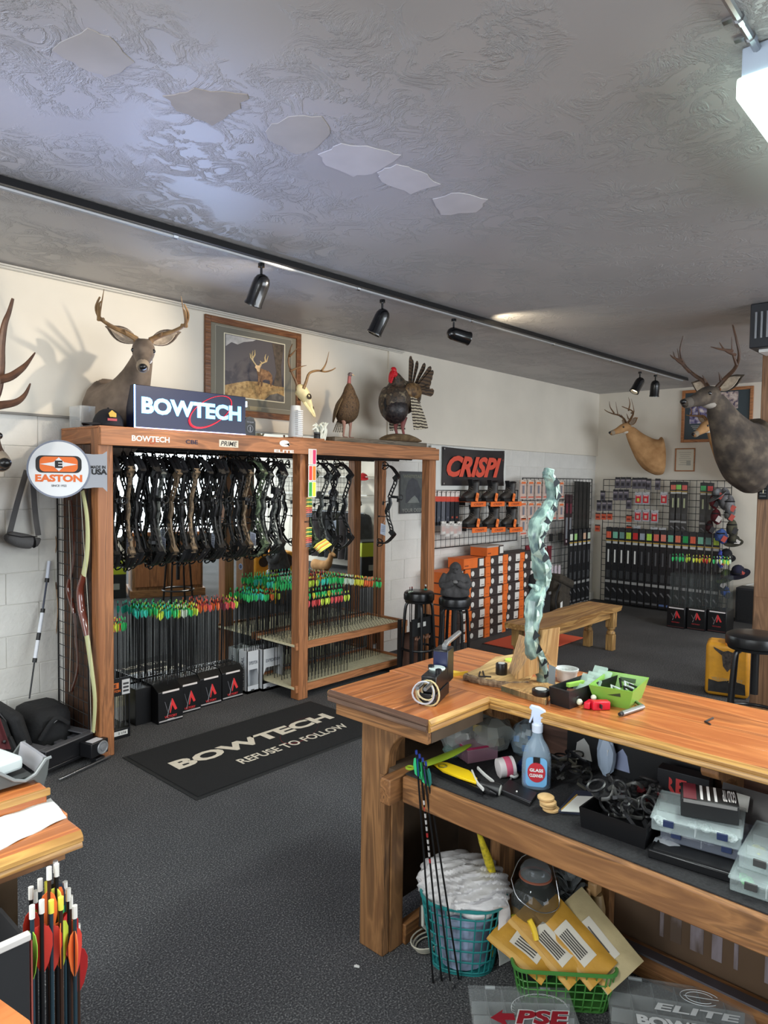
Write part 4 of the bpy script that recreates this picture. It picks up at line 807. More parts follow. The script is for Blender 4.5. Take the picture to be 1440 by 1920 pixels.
# ------------------------------------------------------------ bows on the rack end
def flatbow(name,lab,l,rs,xp,limb,ris,wd=.016,sx=0):
    t=thing(name,lab,'bow',onx(*l[-1],xp))
    p=spl([onx(a,b,xp) for a,b in l],5)
    i0,i1=rs[0]*5,rs[1]*5
    part(t,'upper_limb',G().tube(p[:i0+1],[wd*.7+wd*.3*i/i0 for i in range(i0+1)],8,flat=.35,up=(0,1,0)),limb,world=True)
    part(t,'riser',G().tube(p[i0:i1+1],[wd*(.62+.25*math.sin(PI*i/(i1-i0))) for i in range(i1-i0+1)],10,flat=1.0,up=(0,1,0)),ris,world=True)
    q=p[i1:]; part(t,'lower_limb',G().tube(q,[wd-wd*.35*i/(len(q)-1) for i in range(len(q))],8,flat=.35,up=(0,1,0)),limb,world=True)
    part(t,'bowstring',G().tube([p[0]+V((-.012,.0,0)),p[0].lerp(p[-1],.5)+V((-.012,-.03,0)),p[-1]+V((-.012,0,0))],.0014,4),P((200,200,185),.6),world=True); return t
flatbow('recurve_bow','pale yellow limbed recurve bow strung on the left rack post',[(155,921),(163,968),(164,1028),(157,1078),(151,1105),(153,1140),(158,1165),(163,1192),(171,1250),(178,1312),(175,1372)],(3,7),1.755,P((214,214,160),.35),P((112,52,38),.15,coat=1),.026)
flatbow('brown_recurve_bow','glossy dark brown recurve bow hanging left of the pale one',[(133,938),(137,990),(138,1045),(131,1085),(129,1105),(134,1128),(139,1150),(143,1200),(145,1255),(134,1296)],(3,6),1.77,P((70,36,26),.2,coat=.6),P((96,44,30),.12,coat=1),.018)
flatbow('longbow','thin tan longbow at the left side of the wire grid',[(102,1000),(106,1020),(101,1060),(106,1105),(108,1150),(104,1200)],(2,3),1.772,P((150,118,84),.4),P((90,60,40),.4),.006)
hk=thing('wire_brackets','black bracket hooks sticking out of the wire grid end','bracket',onx(95,1010,1.77))
for y_ in (937,975,1019,1050): part(hk,'hook',G().tube([onx(99,y_,1.77),onx(72,y_-3,1.68)],.006,6).tube([onx(99,y_+9,1.77),onx(99,y_-9,1.77)],.006,6),BLACK,world=True)
sb=thing('sling_bag','small grey sling bag hanging by its strap on the left wall','bag',ony(42,1030,4.2))
GB=P((92,90,90),.85,bump=.3,bs=90)
p=[ony(a,b,4.2) for a,b in [(11,1008),(22,998),(45,1000),(72,1006)]]
g=G(); g.loft([tuple(ony(10,1003,4.2))+(.004,.010,PI/2),tuple(ony(16,1006,4.2))+(.030,.040,PI/2),tuple(ony(38,1013,4.2))+(.042,.052,PI/2),tuple(ony(62,1016,4.2))+(.036,.046,PI/2),tuple(ony(75,1010,4.2))+(.006,.012,PI/2)],14,4); part(sb,'pouch',g,GB,world=True)
part(sb,'zipper',G().tube([ony(14,1002,4.155),ony(40,1007,4.148),ony(70,1006,4.155)],.003,5),BLACK,world=True)
for l in ([(18,1000),(32,945),(50,882)],[(72,1004),(66,960),(61,890)]): part(sb,'strap',G().tube(spl([ony(a,b,4.22) for a,b in l],4),.016,6,flat=.2,up=(1,0,0)),GB,world=True)
part(sb,'wall_hook',G().tube([(ony(52,872,4.29)),ony(54,878,4.21)],.006,6),BLACK,world=True)
st=thing('bow_stabilizer','long white and black stabilizer rod leaning on the left wall','stabilizer',ony(57,1310,4.12))
q=[ony(a,b,y_) for a,b,y_ in [(92,1052,4.27),(88,1088,4.25),(80,1145,4.22),(65,1238,4.16),(55,1310,4.12)]]; q[-1].z=max(q[-1].z,.01)
part(st,'white_tube',G().cyl(q[0],q[1],.010),P((210,215,228),.3),world=True); part(st,'rod',G().cyl(q[1],q[2],.0055),P((40,48,70),.3),world=True); part(st,'white_tube',G().cyl(q[2],q[3],.011),P((222,225,232),.3),world=True)
for i in (1,2,3): part(st,'black_collar',G().cyl(q[i]+(q[i-1]-q[i]).normalized()*.012,q[i]-(q[i-1]-q[i]).normalized()*.012,.0125),BLACK,world=True)
part(st,'rod',G().cyl(q[3],q[4],.0045),BLACK,world=True)
part(st,'black_band',G().cyl(q[2].lerp(q[3],.45),q[2].lerp(q[3],.6),.0115),BLACK,world=True)
# ------------------------------------------------------------ floor at left
SOFT=P((26,26,28),.8,bump=.3,bs=50)
def softbag(nm,lab,ctrl,extra=None,rem=.012,mat=SOFT):
    t=thing(nm,lab,'bag',(ctrl[0][0],ctrl[0][1],0)); g=G(); g.loft(ctrl,16,4); part(t,'body',g,mat,world=True); return t
b0=onz(55,1392,0); 
t=thing('bow_case','two black padded bow cases leaning together on the floor at left','case',(1.38,4.05,0))
for i,(dx,hh,ln) in enumerate(((0,.30,.26),(.085,.34,.27))):
    g=G(); g.box((1.34+dx,4.02,.17),(.075,.34,hh),ry=-.28); part(t,'case_shell',g,SOFT,world=True,bev=.03)
    g=G(); g.tube([(1.30+dx,3.86,.06),(1.27+dx,3.86,.145),(1.26+dx,3.90,.30),(1.26+dx,4.0,.32)],.004,5); part(t,'zipper',g,P((60,60,64),.5),world=True)
    part(t,'handle',G().tube(spl([(1.29+dx,3.84,.14),(1.27+dx,3.80,.18),(1.26+dx,3.84,.23)],4),.009,6),SOFT,world=True)
t['label']='pair of black padded bow cases strapped together on the floor at left'
t=thing('duffel_bag','black duffel bag on the floor against the wire grid end','bag',(1.60,4.05,0)); part(t,'body',G().box((1.60,4.08,.15),(.24,.30,.29)),SOFT,world=True,bev=.06)
part(t,'strap',G().tube(spl([(1.52,3.91,.145),(1.60,3.90,.25),(1.68,3.91,.20)],4),.012,6,flat=.3),SOFT,world=True); part(t,'zip_pull',G().tube([(1.60,3.925,.22),(1.625,3.92,.235)],.003,5),P((200,200,200),.3),world=True)
A_=onz(92,1452,0.02); B_=onz(176,1414,0.02); U_=(B_-A_).normalized(); W_=Z.cross(U_); L_=(B_-A_).length
tc=thing('plastic_gear_tray','black moulded open tray with a chrome dial box in front','gear tray',(A_+B_)/2+W_*.13-Z*.02)
BP=P((24,24,27),.35)
def lb(a,b,m,nm,bev=.004):
    g=G(); a=list(a);b=list(b); M_=Matrix((U_,W_,Z)).transposed(); g.box(A_+U_*((a[0]+b[0])/2)+W_*((a[1]+b[1])/2)+Z*((a[2]+b[2])/2-.02),[abs(b[i]-a[i]) for i in range(3)],M=M_); return part(tc,nm,g,m,world=True,bev=bev)
lb((-.02,0,.03),(L_,.27,.05),BP,'tray_floor')
lb((-.02,0,.05),(L_,.018,.145),BP,'tray_wall'); lb((-.02,.252,.05),(L_,.27,.145),BP,'tray_wall'); lb((-.02,.018,.05),(.0,.252,.145),BP,'tray_wall'); lb((L_-.02,.018,.05),(L_,.252,.145),BP,'tray_wall')
RM=P((84,84,88),.4)
lb((-.03,-.01,.145),(L_+.01,.035,.153),RM,'rim'); lb((-.03,.235,.145),(L_+.01,.28,.153),RM,'rim'); lb((-.03,.035,.145),(.03,.235,.153),RM,'rim'); lb((L_-.05,.035,.145),(L_+.01,.235,.153),RM,'rim')
for i in range(3): lb((.06+i*.09,.08,.05),(.11+i*.09,.14,.12),RM,'foam_insert')
lb((.20,-.09,.045),(.32,-.001,.125),BP,'dial_box'); lb((.215,-.08,.1255),(.29,-.03,.127),P((200,200,205),.5),'white_decal',0)
g=G(); c_=A_+U_*.275-W_*.091+Z*.065; g.lathe([(.036,0),(.038,.004),(.036,.008),(.030,.008),(.028,.005),(.018,.005),(.017,.009),(.0,.010)],c_,20,-W_); part(tc,'chrome_dial',g,P((150,152,156),.4,.4),world=True,label='chrome dial')
lb((-.02,-.10,.012),(.33,-.085,.022),P((190,192,196),.3,1),'bottom_rail',.002); lb((.24,-.085,0.0),(.30,-.04,.03),BP,'foot')
mx=thing('maroon_jacket','maroon folded cloth cover hanging at the left edge','cloth',onz(5,1440,0))
g=G(); g.sheet(lambda u,v:ony(-40+60*v*(.35+.65*u),1300+105*u,3.55+.02*math.sin(v*9)),10,8,.006); part(mx,'cloth',g,P((92,40,44),.85,n=.1,ns=12),world=True)
part(mx,'pole',G().cyl(onz(28,1440,0),ony(8,1390,3.55),.006),BLACK,world=True)
ou=thing('wall_outlet','cream power outlet low on the wall beside the arrow cartons','outlet',(2.17,4.30,.12)); part(ou,'plate',G().mm((2.125,4.262,.10),(2.21,4.285,.24)),P((215,210,180),.5),world=True)
for z in (.14,.19): part(ou,'socket',G().mm((2.15,4.258,z),(2.185,4.262,z+.025)),P((180,175,150),.5),world=True)
# ------------------------------------------------------------ floor mat
mt=thing('bowtech_mat','x','mat',(2.55,3.3,0)); mt.name='floor_mat'; mt['label']='black rubber backed floor mat lettered BOWTECH in front of the bow rack'
x0,x1,y0,y1=1.885,3.30,2.945,3.70
part(mt,'rubber_edge',G().mm((x0,y0,0),(x1,y1,.006)),P((26,27,28),.7),world=True,bev=.002); part(mt,'pile',G().mm((x0+.02,y0+.02,.006),(x1-.02,y1-.02,.010)),P((17,18,20),.95,bump=.6,bs=200),world=True)
MW=P((214,206,190),.9,n=.03,ns=60); cm=V(((x0+x1)/2,(y0+y1)/2,.0102))
text(mt,'lettering','BOWTECH',MW,cm+V((0,.05,0)),X,Y,1.16,.125,.045,world=True); text(mt,'lettering','REFUSE TO FOLLOW',MW,cm+V((.12,-.16,0)),X,Y,.83,.075,.02,world=True)
g=G(); pr=[cm+V((.27+.20*math.cos(a)+.06*math.sin(a),-.02+.135*math.sin(a)+.06*math.cos(a),.0005)) for a in [i*2*PI/48 for i in range(48)]]
g.tube(pr,[.004+.020*max(0,math.cos(i*2*PI/48-3.9))**2 for i in range(48)],6,closed=True,flat=.06,up=(0,0,1)); g.v=[V((p.x,p.y,.0105+(p.z-.0105)*.05)) for p in g.v]; part(mt,'swoosh',g,P((150,46,48),.8),world=True)
# ------------------------------------------------------------ right of the rack
ps=thing('archery_poster','dark grey poster of a deer behind the right rack post','poster',(5.08,4.285,1.28)); PM=P((66,68,70),.5)
part(ps,'sheet',G().mm((4.905,4.276,1.275),(5.29,4.281,1.672)),PM,world=True)
pf=X; cx=5.085; 
for nm,poly,cc,o in (('printed_panel',rr_(.34,.35,.03),(76,80,80),.0),('printed_figure',[(-.10,-.10),(.11,-.10),(.12,.02),(.07,.11),(.0,.14),(-.06,.11),(-.10,.02)],(58,60,66),.001),('printed_peak',[(-.08,-.10),(-.02,-.055),(.03,-.03),(.07,-.06),(.10,-.10)],(112,116,112),.002)):
    part(ps,nm,G().prism(poly,(cx,4.2755-o,1.475),X,Z,.001),P(cc,.5,n=.1,ns=20),world=True)
text(ps,'lettering','WHITETAIL',P((116,116,100),.6),(cx,4.273,1.625),X,Z,.28,.03,.02,world=True); text(ps,'lettering','YOUR DEER',P((150,150,142),.6),(cx,4.273,1.305),X,Z,.30,.035,.0,world=True)
bn=thing('crispi_banner','x','banner',(6.05,4.25,1.53)); bn.name='shop_banner'; bn['label']='dark vinyl banner lettered CRISPI in orange above the boots'
bw0,bw1,bz0,bz1=5.49,6.605,1.54,1.925
part(bn,'backing_board',G().mm((5.33,4.252,1.44),(6.66,4.262,1.93)),P((222,222,216),.6),world=True)
g=G(); g.sheet(lambda u,v:V((bw0+(bw1-bw0)*u,4.238-.010*math.sin(u*11+v*2)*math.sin(v*PI)-.006*abs(math.sin(u*6))*(1-v),bz0+(bz1-bz0)*v-.012*math.sin(u*PI)*v)),24,8,.002); part(bn,'vinyl',g,P((44,42,46),.3,n=.1,ns=5),world=True)
text(bn,'lettering','CRISPI',P((222,82,60),.5),(6.03,4.222,1.735),X,Z,.98,.215,.045,.35,world=True); text(bn,'lettering','R',P((222,82,60),.5),(6.555,4.222,1.82),X,Z,.012,.016,.02,world=True)
for x,z in ((bw0+.02,bz0+.02),(bw1-.02,bz0+.02),(bw0+.02,bz1-.02),(bw1-.02,bz1-.02)): part(bn,'eyelet',G().lathe([(.008,0),(.010,.002),(.006,.003)],(x,4.228,z),10,-Y),STEEL,world=True)
gridwall('grid_panel','wire grid holding boots and socks under the banner',(5.30,4.215,.925),X,Z,1.56,.565,.078,.003)
gridwall('grid_panel','wire grid in the corner holding orange packets and long packages',(6.82,4.13,.02),X,Z,1.70,1.61,.085,.0035)
gridwall('grid_panel','wide wire grid on the far wall filled with arrow packages',(8.80,4.10,.02),-Y,Z,1.58,1.61,.079,.0035)
# boots
LEA=MIX('boot_leather',[(.3,(26,24,24)),(.7,(58,54,50))],18,3,False,.5,.3); OT=P((232,110,40),.5); TAG=P((238,128,60),.5)
def boot(x,z,lab):
    t=thing('hiking_boot',lab,'boot',(x,4.12,z))
    g=G(); g.loft([(-.155,0,.035,.030,.022,0),(-.13,0,.045,.042,.035,0),(-.07,0,.058,.046,.046,0),(.0,0,.075,.044,.062,0),(.06,0,.07,.042,.062,0),(.085,0,.06,.032,.05,0)],14,4); g.loft([(.02,0,.06,.048,.066,PI/2),(.025,0,.13,.046,.060,PI/2),(.035,0,.20,.048,.062,PI/2)],14,4)
    part(t,'upper',g,LEA,rem=.008)
    g=G(); g.prism([(-.165,.018),(-.15,0),(-.03,0),(-.02,.008),(.025,.008),(.03,0),(.10,0),(.105,.028),(.0,.03),(-.10,.028),(-.16,.034)],(0,.045,0),X,Z,-.09*-1); g.v=[V((p.x,p.y-.0,p.z)) for p in g.v]
    g.v=[V((p.x,-.045 if p.y<0 else p.y,p.z)) for p in g.v]; part(t,'sole',g,BLKR)
    part(t,'collar',G().tube([(.035+.058*math.cos(a),.046*math.sin(a),.200+.008*math.cos(a)) for a in [i*PI/7 for i in range(14)]],.010,6,closed=True),BLKR)
    g=G()
    for i in range(6):
        a=V((-.065+.018*i,0,.102+.014*i+ (.0 if i<3 else .004*i))); g.tube([a+V((0,-.024,-.006)),a+V((-.012,0,.008)),a+V((0,.024,-.006))],.0035,5)
    part(t,'laces',g,P((90,84,76),.8))
    part(t,'tongue',G().box((-.03,0,.19),(.012,.055,.07),ry=-.35),BLKR,bev=.004)
    part(t,'hang_tag',G().box((-.005,-.066,.045),(.045,.004,.085),ry=.25),TAG); part(t,'tag_print',G().box((-.005,-.069,.05),(.028,.001,.03),ry=.25),P((200,90,30),.5))
    return t
def bshelf(x,z,lab):
    t=thing('boot_shelf',lab,'shelf',(x,4.12,z-.035),group=None)
    part(t,'tray',G().box((x,4.12,z-.004),(.26,.16,.006)),P((200,96,36),.5),world=True); part(t,'front_lip',G().box((x,4.04,z-.026),(.26,.005,.05)),OT,world=True)
    text(t,'lettering','CRISPI',P((150,70,40),.6),(x,4.0365,z-.026),X,Z,.16,.024,.03,.3,world=True)
    for s in(-1,1): part(t,'bracket',G().box((x+s*.11,4.17,z-.02),(.006,.09,.04)),BLACK,world=True)
bt=None; cnt=0
for r,(yy_,rn_) in enumerate(((940,'upper'),(988,'lower'))):
    for i,px in enumerate((885,921,954)):
        p=ony(px+(2 if r else 0),yy_,4.12); lab='dark leather hiking boot on the %s orange shelf row, %s'%(rn_,('left','middle','right')[i])
        bshelf(p.x,p.z,'orange shelf under the %s %s boot'%(rn_,('left','middle','right')[i]))
        if bt is None: bt=boot(p.x,p.z,lab)
        else: dup(bt,(p.x,4.12,p.z),0,lab)
# socks and packets
def hangpack(nm,lab,cat,c,ax,w,h,body,head,extra=None,grp=None,tk=.012):
    U=X if ax=='x' else -Y; n=U.cross(Z); t=thing(nm,lab,cat,V(c)-Z*h/2,group=grp)
    def pc_(name,du,dz,ww,hh,m,off,t_=.002): 
        part(t,name,G().prism([(-ww/2,-hh/2),(ww/2,-hh/2),(ww/2,hh/2),(-ww/2,hh/2)],V(c)+U*du+Z*dz+n*off,U,Z,t_),m,world=True)
    pc_('package',0,-h*.06,w,h*.88,body,0,tk); pc_('header_card',0,h*.42,w,h*.16,head,-.001,tk+.003)
    part(t,'peg_hook',G().tube([V(c)+Z*h*.46-n*.03,V(c)+Z*h*.46+n*(tk+.04),V(c)+Z*(h*.46+.01)+n*(tk+.045)],.0022,5),BLACK,world=True)
    for e in extra or []: pc_(*e)
    return t
for i in range(6):
    p=ony(815+8.4*i,953,4.17); bc=[(70,74,84),(70,74,84),(96,98,106),(60,62,72),(34,34,38),(26,26,30)][i]
    hangpack('sock_pack','%s sock pair with red and white header, %s on the peg row'%(['grey','grey','light grey','slate','charcoal','black'][i],['first','second','third','fourth','fifth','sixth'][i]),'socks',(p.x,4.185,p.z-.0),'x',.085,.34,P(bc,.9,bump=.2),P((226,214,206),.5),[('red_label',0,.09,.07,.05,P((206,70,50),.5),.013),('knit_logo',0,-.09,.03,.02,P((150,60,40) if i>3 else (90,92,100),.6),.013),('toe_band',0,-.15,.085,.03,P((24,24,28),.9),.012)])
for i in range(5):
    p=ony(835+7.5*i,990+ (i%2)*4,4.12); hangpack('clear_packet','small clear packet of white and orange accessories beneath the socks, %s'%['leftmost','second','middle','fourth','rightmost'][i],'packet',(p.x,4.15,p.z),'x',.07,.13,GLASS((230,225,220),.5,.2),P((225,222,215),.5),[('orange_insert',0,-.01,.05,.05,P((190,80,45),.5),.006),('white_insert',.01,-.045,.04,.02,WHITE,.0075)])
# shoe boxes
OB=P((224,108,36),.6,n=.04,ns=8); DB=P((58,48,46),.6); WL=P((220,218,212),.6)
sb0=None; HB=.1035; WBX=.328
def shoebox(turned=False):
    t=thing('shoe_box','x','box'); 
    if not turned:
        part(t,'box_body',G().box((0,0,.047),(.322,.20,.092)),DB,bev=.002); part(t,'lid',G().box((0,.0,.095),(.327,.206,.014)),DB,bev=.002)
        part(t,'orange_end',G().box((-.118,-.0015,.050),(.090,.206,.100)),OB); part(t,'white_label',G().box((.118,-.1045,.052),(.082,.001,.076)),WL); 
        part(t,'round_sticker',G().lathe([(.027,0),(.027,.001)],(.0-.038,-.104,.05),18,-Y),WL); part(t,'label_print',G().box((.125,-.1055,.030),(.05,.0006,.008)),P((120,116,110),.6)); part(t,'end_print',G().box((-.118,-.1050,.030),(.05,.0006,.005)),P((140,60,25),.6))
    else:
        part(t,'box_body',G().box((0,0,.047),(.322,.20,.092)),OB,bev=.002); part(t,'lid',G().box((0,0,.095),(.327,.206,.014)),P((180,172,166),.5) if turned==1 else OB,bev=.002); part(t,'end_print',G().box((-.118,-.1010,.030),(.06,.0006,.012)),P((140,60,25),.6)); part(t,'dark_end',G().box((.110,-.0012,.05),(.100,.206,.098)),DB); part(t,'white_label',G().box((.118,-.1048,.052),(.07,.001,.07)),WL)
    return t
proto_b=None; proto_t=None
cols_=[('first','nearest the stool',6),('second','behind the statue',7),('third','tallest',8),('fourth','in the middle',8),('fifth','farthest right',8)]
for ci,(nm_,w_,n_) in enumerate(cols_):
    for k in range(n_):
        x=5.235+.167+ci*WBX+random.uniform(-.006,.006); y=4.085+random.uniform(-.008,.008); lab='dark and orange shoe box, number %d from the floor in the %s column of boxes, %s'%(k+1,nm_,w_)
        lab='shoe box, %s from the floor in the %s column of boxes'%(['lowest','second','third','fourth','fifth','sixth','seventh','eighth'][k],nm_)
        if proto_b is None: proto_b=shoebox(); mv(proto_b,(x,y,k*HB)); proto_b['label']=lab
        else: dup(proto_b,(x,y,k*HB),random.uniform(-.015,.015),lab)
proto_t=shoebox(1); mv(proto_t,(5.235+.16+2*WBX,4.07,8*HB),.05); proto_t['label']='shoe box with long orange side and pale lid on top of the tallest column'
t2=shoebox(2); mv(t2,(5.235+.15+WBX,4.09,7*HB),-.04); t2['label']='orange shoe box on top of the second column behind the statue'
t3=dup(t2,(5.235+.14,4.09,6*HB),.06,'orange shoe box on top of the first column near the rack post')
# bar stools
def stool(c,h,r,lab,rz=0):
    t=thing('bar_stool',lab,'stool',(c[0],c[1],0),rz)
    part(t,'seat',G().lathe([(.0,h-.075),(r*.92,h-.075),(r*.99,h-.065),(r,h-.03),(r*.97,h-.012),(r*.85,h),(r*.4,h+.004),(0,h+.004)],n=28),P((22,22,24),.3,bump=.06,bs=40))
    part(t,'seat_ring',G().lathe([(r*.9,h-.09),(r*.93,h-.075),(r*.9,h-.074)],n=28),BLACK)
    for k in range(4):
        a=PI/4+k*PI/2; d=V((math.cos(a),math.sin(a),0)); part(t,'leg',G().tube(spl([d*r*.45+Z*(h-.085),d*r*.78+Z*(h-.10),d*r*.9+Z*(h-.16),d*r*1.0+Z*(h*.5),d*r*1.18+Z*.004],4),.0125,8),P((18,18,20),.3))
    part(t,'foot_ring',G().tube([(r*1.10*math.cos(i*PI/12),r*1.10*math.sin(i*PI/12),h*.34) for i in range(24)],.010,8,closed=True),P((18,18,20),.3)); 
    part(t,'centre_post',G().cyl((0,0,h*.5),(0,0,h-.08),.022),BLACK)
    return t
s1=onz(853,1118,.70); s2=onz(786,1108,.70); s3=onz(1418,1188,.72)
stool((s1.x,s1.y),.70,.125,'black bar stool carrying the grey statue',.35)
stool((s2.x,s2.y),.70,.125,'black bar stool behind the right rack post',.1)
stool((s3.x,s3.y),.72,.165,'black padded bar stool beside the wooden column at right',.2)
gn=thing('grey_statue','dark grey seated bigfoot-like foam statue on the left bar stool','statue',(s1.x,s1.y,.705)); gx,gy,gz=s1.x,s1.y,.705
gn['label']='dark grey crouching ape-like statue sitting on the bar stool'
yw=math.atan2(-gy,-gx); Fg=V((math.cos(yw),math.sin(yw),0)); Sg=V((-math.sin(yw),math.cos(yw),0)); o_=V((gx,gy,gz)); ST=P((66,64,64),.9,n=.15,ns=30,bump=.6,bs=40)
g=G(); g.loft([tuple(o_+Z*.0)+(.105,.105,yw+PI/2*0),tuple(o_+Z*.02)+(.115,.11,yw),tuple(o_+Z*.09)+(.10,.09,yw),tuple(o_+Z*.15)+(.085,.075,yw),tuple(o_+Z*.19)+(.05,.055,yw),tuple(o_+Z*.235)+(.042,.045,yw),tuple(o_+Z*.262)+(.012,.015,yw)],16,4)
g.ball(o_+Fg*.03+Z*.21,(.04,.04,.045),12)
for s in(-1,1): g.tube(spl([o_+Sg*s*.07+Z*.165,o_+Sg*s*.10+Fg*.03+Z*.10,o_+Sg*s*.075+Fg*.085+Z*.085,o_+Sg*s*.015+Fg*.105+Z*.12],4),[.03]*4+[.03]*4+[.026]*4+[.020],10); g.ball(o_+Sg*s*.055+Fg*.06+Z*.04,(.05,.05,.045),12)
part(gn,'body',g,ST,world=True,rem=.007)
part(gn,'brow',G().tube([o_+Fg*.066+Sg*-.022+Z*.222,o_+Fg*.073+Z*.226,o_+Fg*.066+Sg*.022+Z*.222],.007,6),ST,world=True); part(gn,'hands',G().ball(o_+Fg*.112+Z*.122,(.020,.022,.014),10),P((120,118,116),.8),world=True)
for s in(-1,1): part(gn,'eye',G().ball(o_+Fg*.069+Sg*s*.014+Z*.213,.004,8),BLACK,world=True)
part(gn,'muzzle',G().ball(o_+Fg*.07+Z*.195,(.014,.018,.014),10),ST,world=True)
# arrow stand between post and stools
sa=onz(790,1235,0); ast=thing('arrow_stand','black tubular arrow stand with a label in front of the bar stools','stand',(4.78,3.58,0))
ax0=4.60; ay0=3.52
part(ast,'base_box',G().mm((4.58,3.50,0),(4.86,3.66,.02)),BLKR,world=True)
for x in (4.60,4.84):
    for y in (3.515,3.645): part(ast,'upright',G().mm((x-.012,y-.012,.02),(x+.012,y+.012,.36)),BLACK,world=True)
part(ast,'front_panel',G().mm((4.585,3.498,.27),(4.855,3.505,.375)),BLKR,world=True); part(ast,'side_panel',G().mm((4.848,3.505,.27),(4.855,3.655,.375)),BLKR,world=True); part(ast,'brown_board',G().mm((4.60,3.64,.02),(4.84,3.646,.27)),P((86,56,42),.6),world=True)
card(ast,'white_label',(4.70,3.4975,.335),X,Z,.10,.028,WHITE,world=True); g=G()
for i in range(8): g.box((4.63+i*.025,3.500,.255-.006*(i%2)),(.010,.006,.016),ry=.5)
part(ast,'cord_fringe',g,P((150,110,90),.7),world=True,kind='stuff')
ast.location.x-=.40; ast.scale=(1,1,1.32)
for x,c in ((4.645,WHT),(4.82,TEAL)):
    part(ast,'arrow_tube',G().tube([(x,3.56,.02),(x,3.56,.43)],.024,10),P((24,24,26),.5,al=1),world=True)
    for i in range(3): place_arrow(x-.410+.010*i,3.56+.004*i,.03,c,'arrow with %s vanes in the tube stand by the bar stools, %s one'%('pale' if c==WHT else 'teal',['left','middle','right'][i]),'%s vaned arrows in the tube stand'%('pale' if c==WHT else 'teal'),.70,nock=(120,30,30) if c==WHT else (240,240,240),big=1.0001)
# orange floor mat, bench, backpack
om=thing('orange_mat','orange mat on the carpet in front of the shoe boxes','mat',(6.1,3.5,0))
q=[onz(918,1204,.003),onz(1008,1176,.003),onz(1078,1200,.003),onz(985,1232,.003)]
q=[V((5.66,3.84,0)),V((6.62,3.84,0)),V((6.62,3.23,0)),V((5.66,3.23,0))]
part(om,'rubber_backing',G().mm((5.66,3.23,0),(6.62,3.84,.005)),P((60,40,34),.8),world=True); part(om,'pile',G().mm((5.675,3.245,.005),(6.605,3.825,.010)),P((214,92,62),.9,bump=.4,bs=150),world=True)
text(om,'lettering','CRISPI',P((70,36,30),.9),(6.12,3.50,.0105),X,Y,.7,.14,.03,.3,world=True)
bp1=onz(1162,1137,.42); bp2=onz(1107,1127,.42); bx1=(bp1.x+bp2.x)/2+.02; by0=bp1.y-.0; by1=bp2.y+.02; bx0=4.95
bn2=thing('wooden_bench','rustic live edge wooden bench with turned legs','bench',((bx0+bx1)/2,(by0+by1)/2,0))
BWD=WOOD('bench',(128,84,44),(196,152,92),0,.45,.55,coat=.2); BWZ=WOOD('bench_leg',(134,98,54),(190,150,92),2,.5,.8)
def edge(f,s): return (by0 if s<0 else by1)+s*(.012*math.sin(f*9+s)+.008*math.sin(f*23))
for k in range(3):
    y0_=lambda f,k=k: edge(f,-1)+(edge(f,1)-edge(f,-1))*k/3; 
    g=G(); n_=22; top=[]
    vs=[];fs=[]
    for i in range(n_+1):
        f=i/n_; x=bx0+(bx1-bx0)*f; a=y0_(f)+.001; b=edge(f,-1)+(edge(f,1)-edge(f,-1))*(k+1)/3-.001
        vs+= [V((x,a,.42)),V((x,b,.42)),V((x,b,.375)),V((x,a+(.012 if k==0 else 0),.375))]
    for i in range(n_):
        for j in range(4): fs.append((i*4+j,i*4+(j+1)%4,(i+1)*4+(j+1)%4,(i+1)*4+j))
    fs+=[(3,2,1,0),(n_*4,n_*4+1,n_*4+2,n_*4+3)]; g.add(vs,fs); part(bn2,'seat_board',g,BWD,world=True)
lh=.375
def bleg(x,y):
    part(bn2,'leg',G().mm((x-.04,y-.04,.22),(x+.04,y+.04,lh)).lathe([(.038,.15),(.042,.165),(.036,.18),(.026,.19),(.036,.20),(.040,.212),(.036,.222)],(x,y,0),16).mm((x-.036,y-.036,0),(x+.036,y+.036,.15)),BWZ,world=True,bev=.004)
for x in (bx1-.10,bx0+.10):
    for y in (by0+.06,by1-.06): bleg(x,y)
part(bn2,'apron',G().mm((bx1-.11,by0+.10,.30),(bx1-.08,by1-.10,lh)),BWZ,world=True); part(bn2,'side_rail',G().mm((bx0+.14,by0+.05,.31),(bx1-.14,by0+.07,lh)),BWD,world=True)
bk=thing('olive_backpack','dark olive backpack hanging low on the corner grid with a white tag','backpack',(7.55,3.95,.12)); OL=P((58,52,44),.9,n=.15,ns=18,bump=.4,bs=60)
cb=ony(1045,1118,3.95)
g=G(); g.box((cb.x,3.97,cb.z),(.36,.20,.42),ry=.35); part(bk,'main_pouch',g,OL,world=True,bev=.06); part(bk,'front_pocket',G().box((cb.x-.03,3.86,cb.z-.06),(.26,.06,.24),ry=.35),OL,world=True,bev=.03)
part(bk,'top_flap',G().box((cb.x+.05,3.95,cb.z+.18),(.34,.22,.10),ry=.35),OL,world=True,bev=.03); part(bk,'shoulder_strap',G().tube(spl([(cb.x-.1,3.86,cb.z+.16),(cb.x-.24,3.84,cb.z+.02),(cb.x-.2,3.84,cb.z-.16)],5),.022,6,flat=.3),BLKR,world=True)
card(bk,'white_tag',(cb.x-.18,3.80,cb.z-.06),V((1,0,.3)),Z,.05,.07,WHITE,world=True)
b2=thing('black_pack','black hunting pack hanging beside the olive backpack','backpack',(7.0,3.95,.1)); c2=ony(1003,1115,4.0)
part(b2,'main_pouch',G().box((c2.x,4.0,c2.z),(.34,.18,.5)),BLKR,world=True,bev=.06); part(b2,'front_pocket',G().box((c2.x,3.89,c2.z-.08),(.24,.06,.25)),P((30,30,32),.9),world=True,bev=.03); part(b2,'buckle',G().box((c2.x+.06,3.85,c2.z+.03),(.05,.01,.03)),P((120,120,120),.4),world=True)
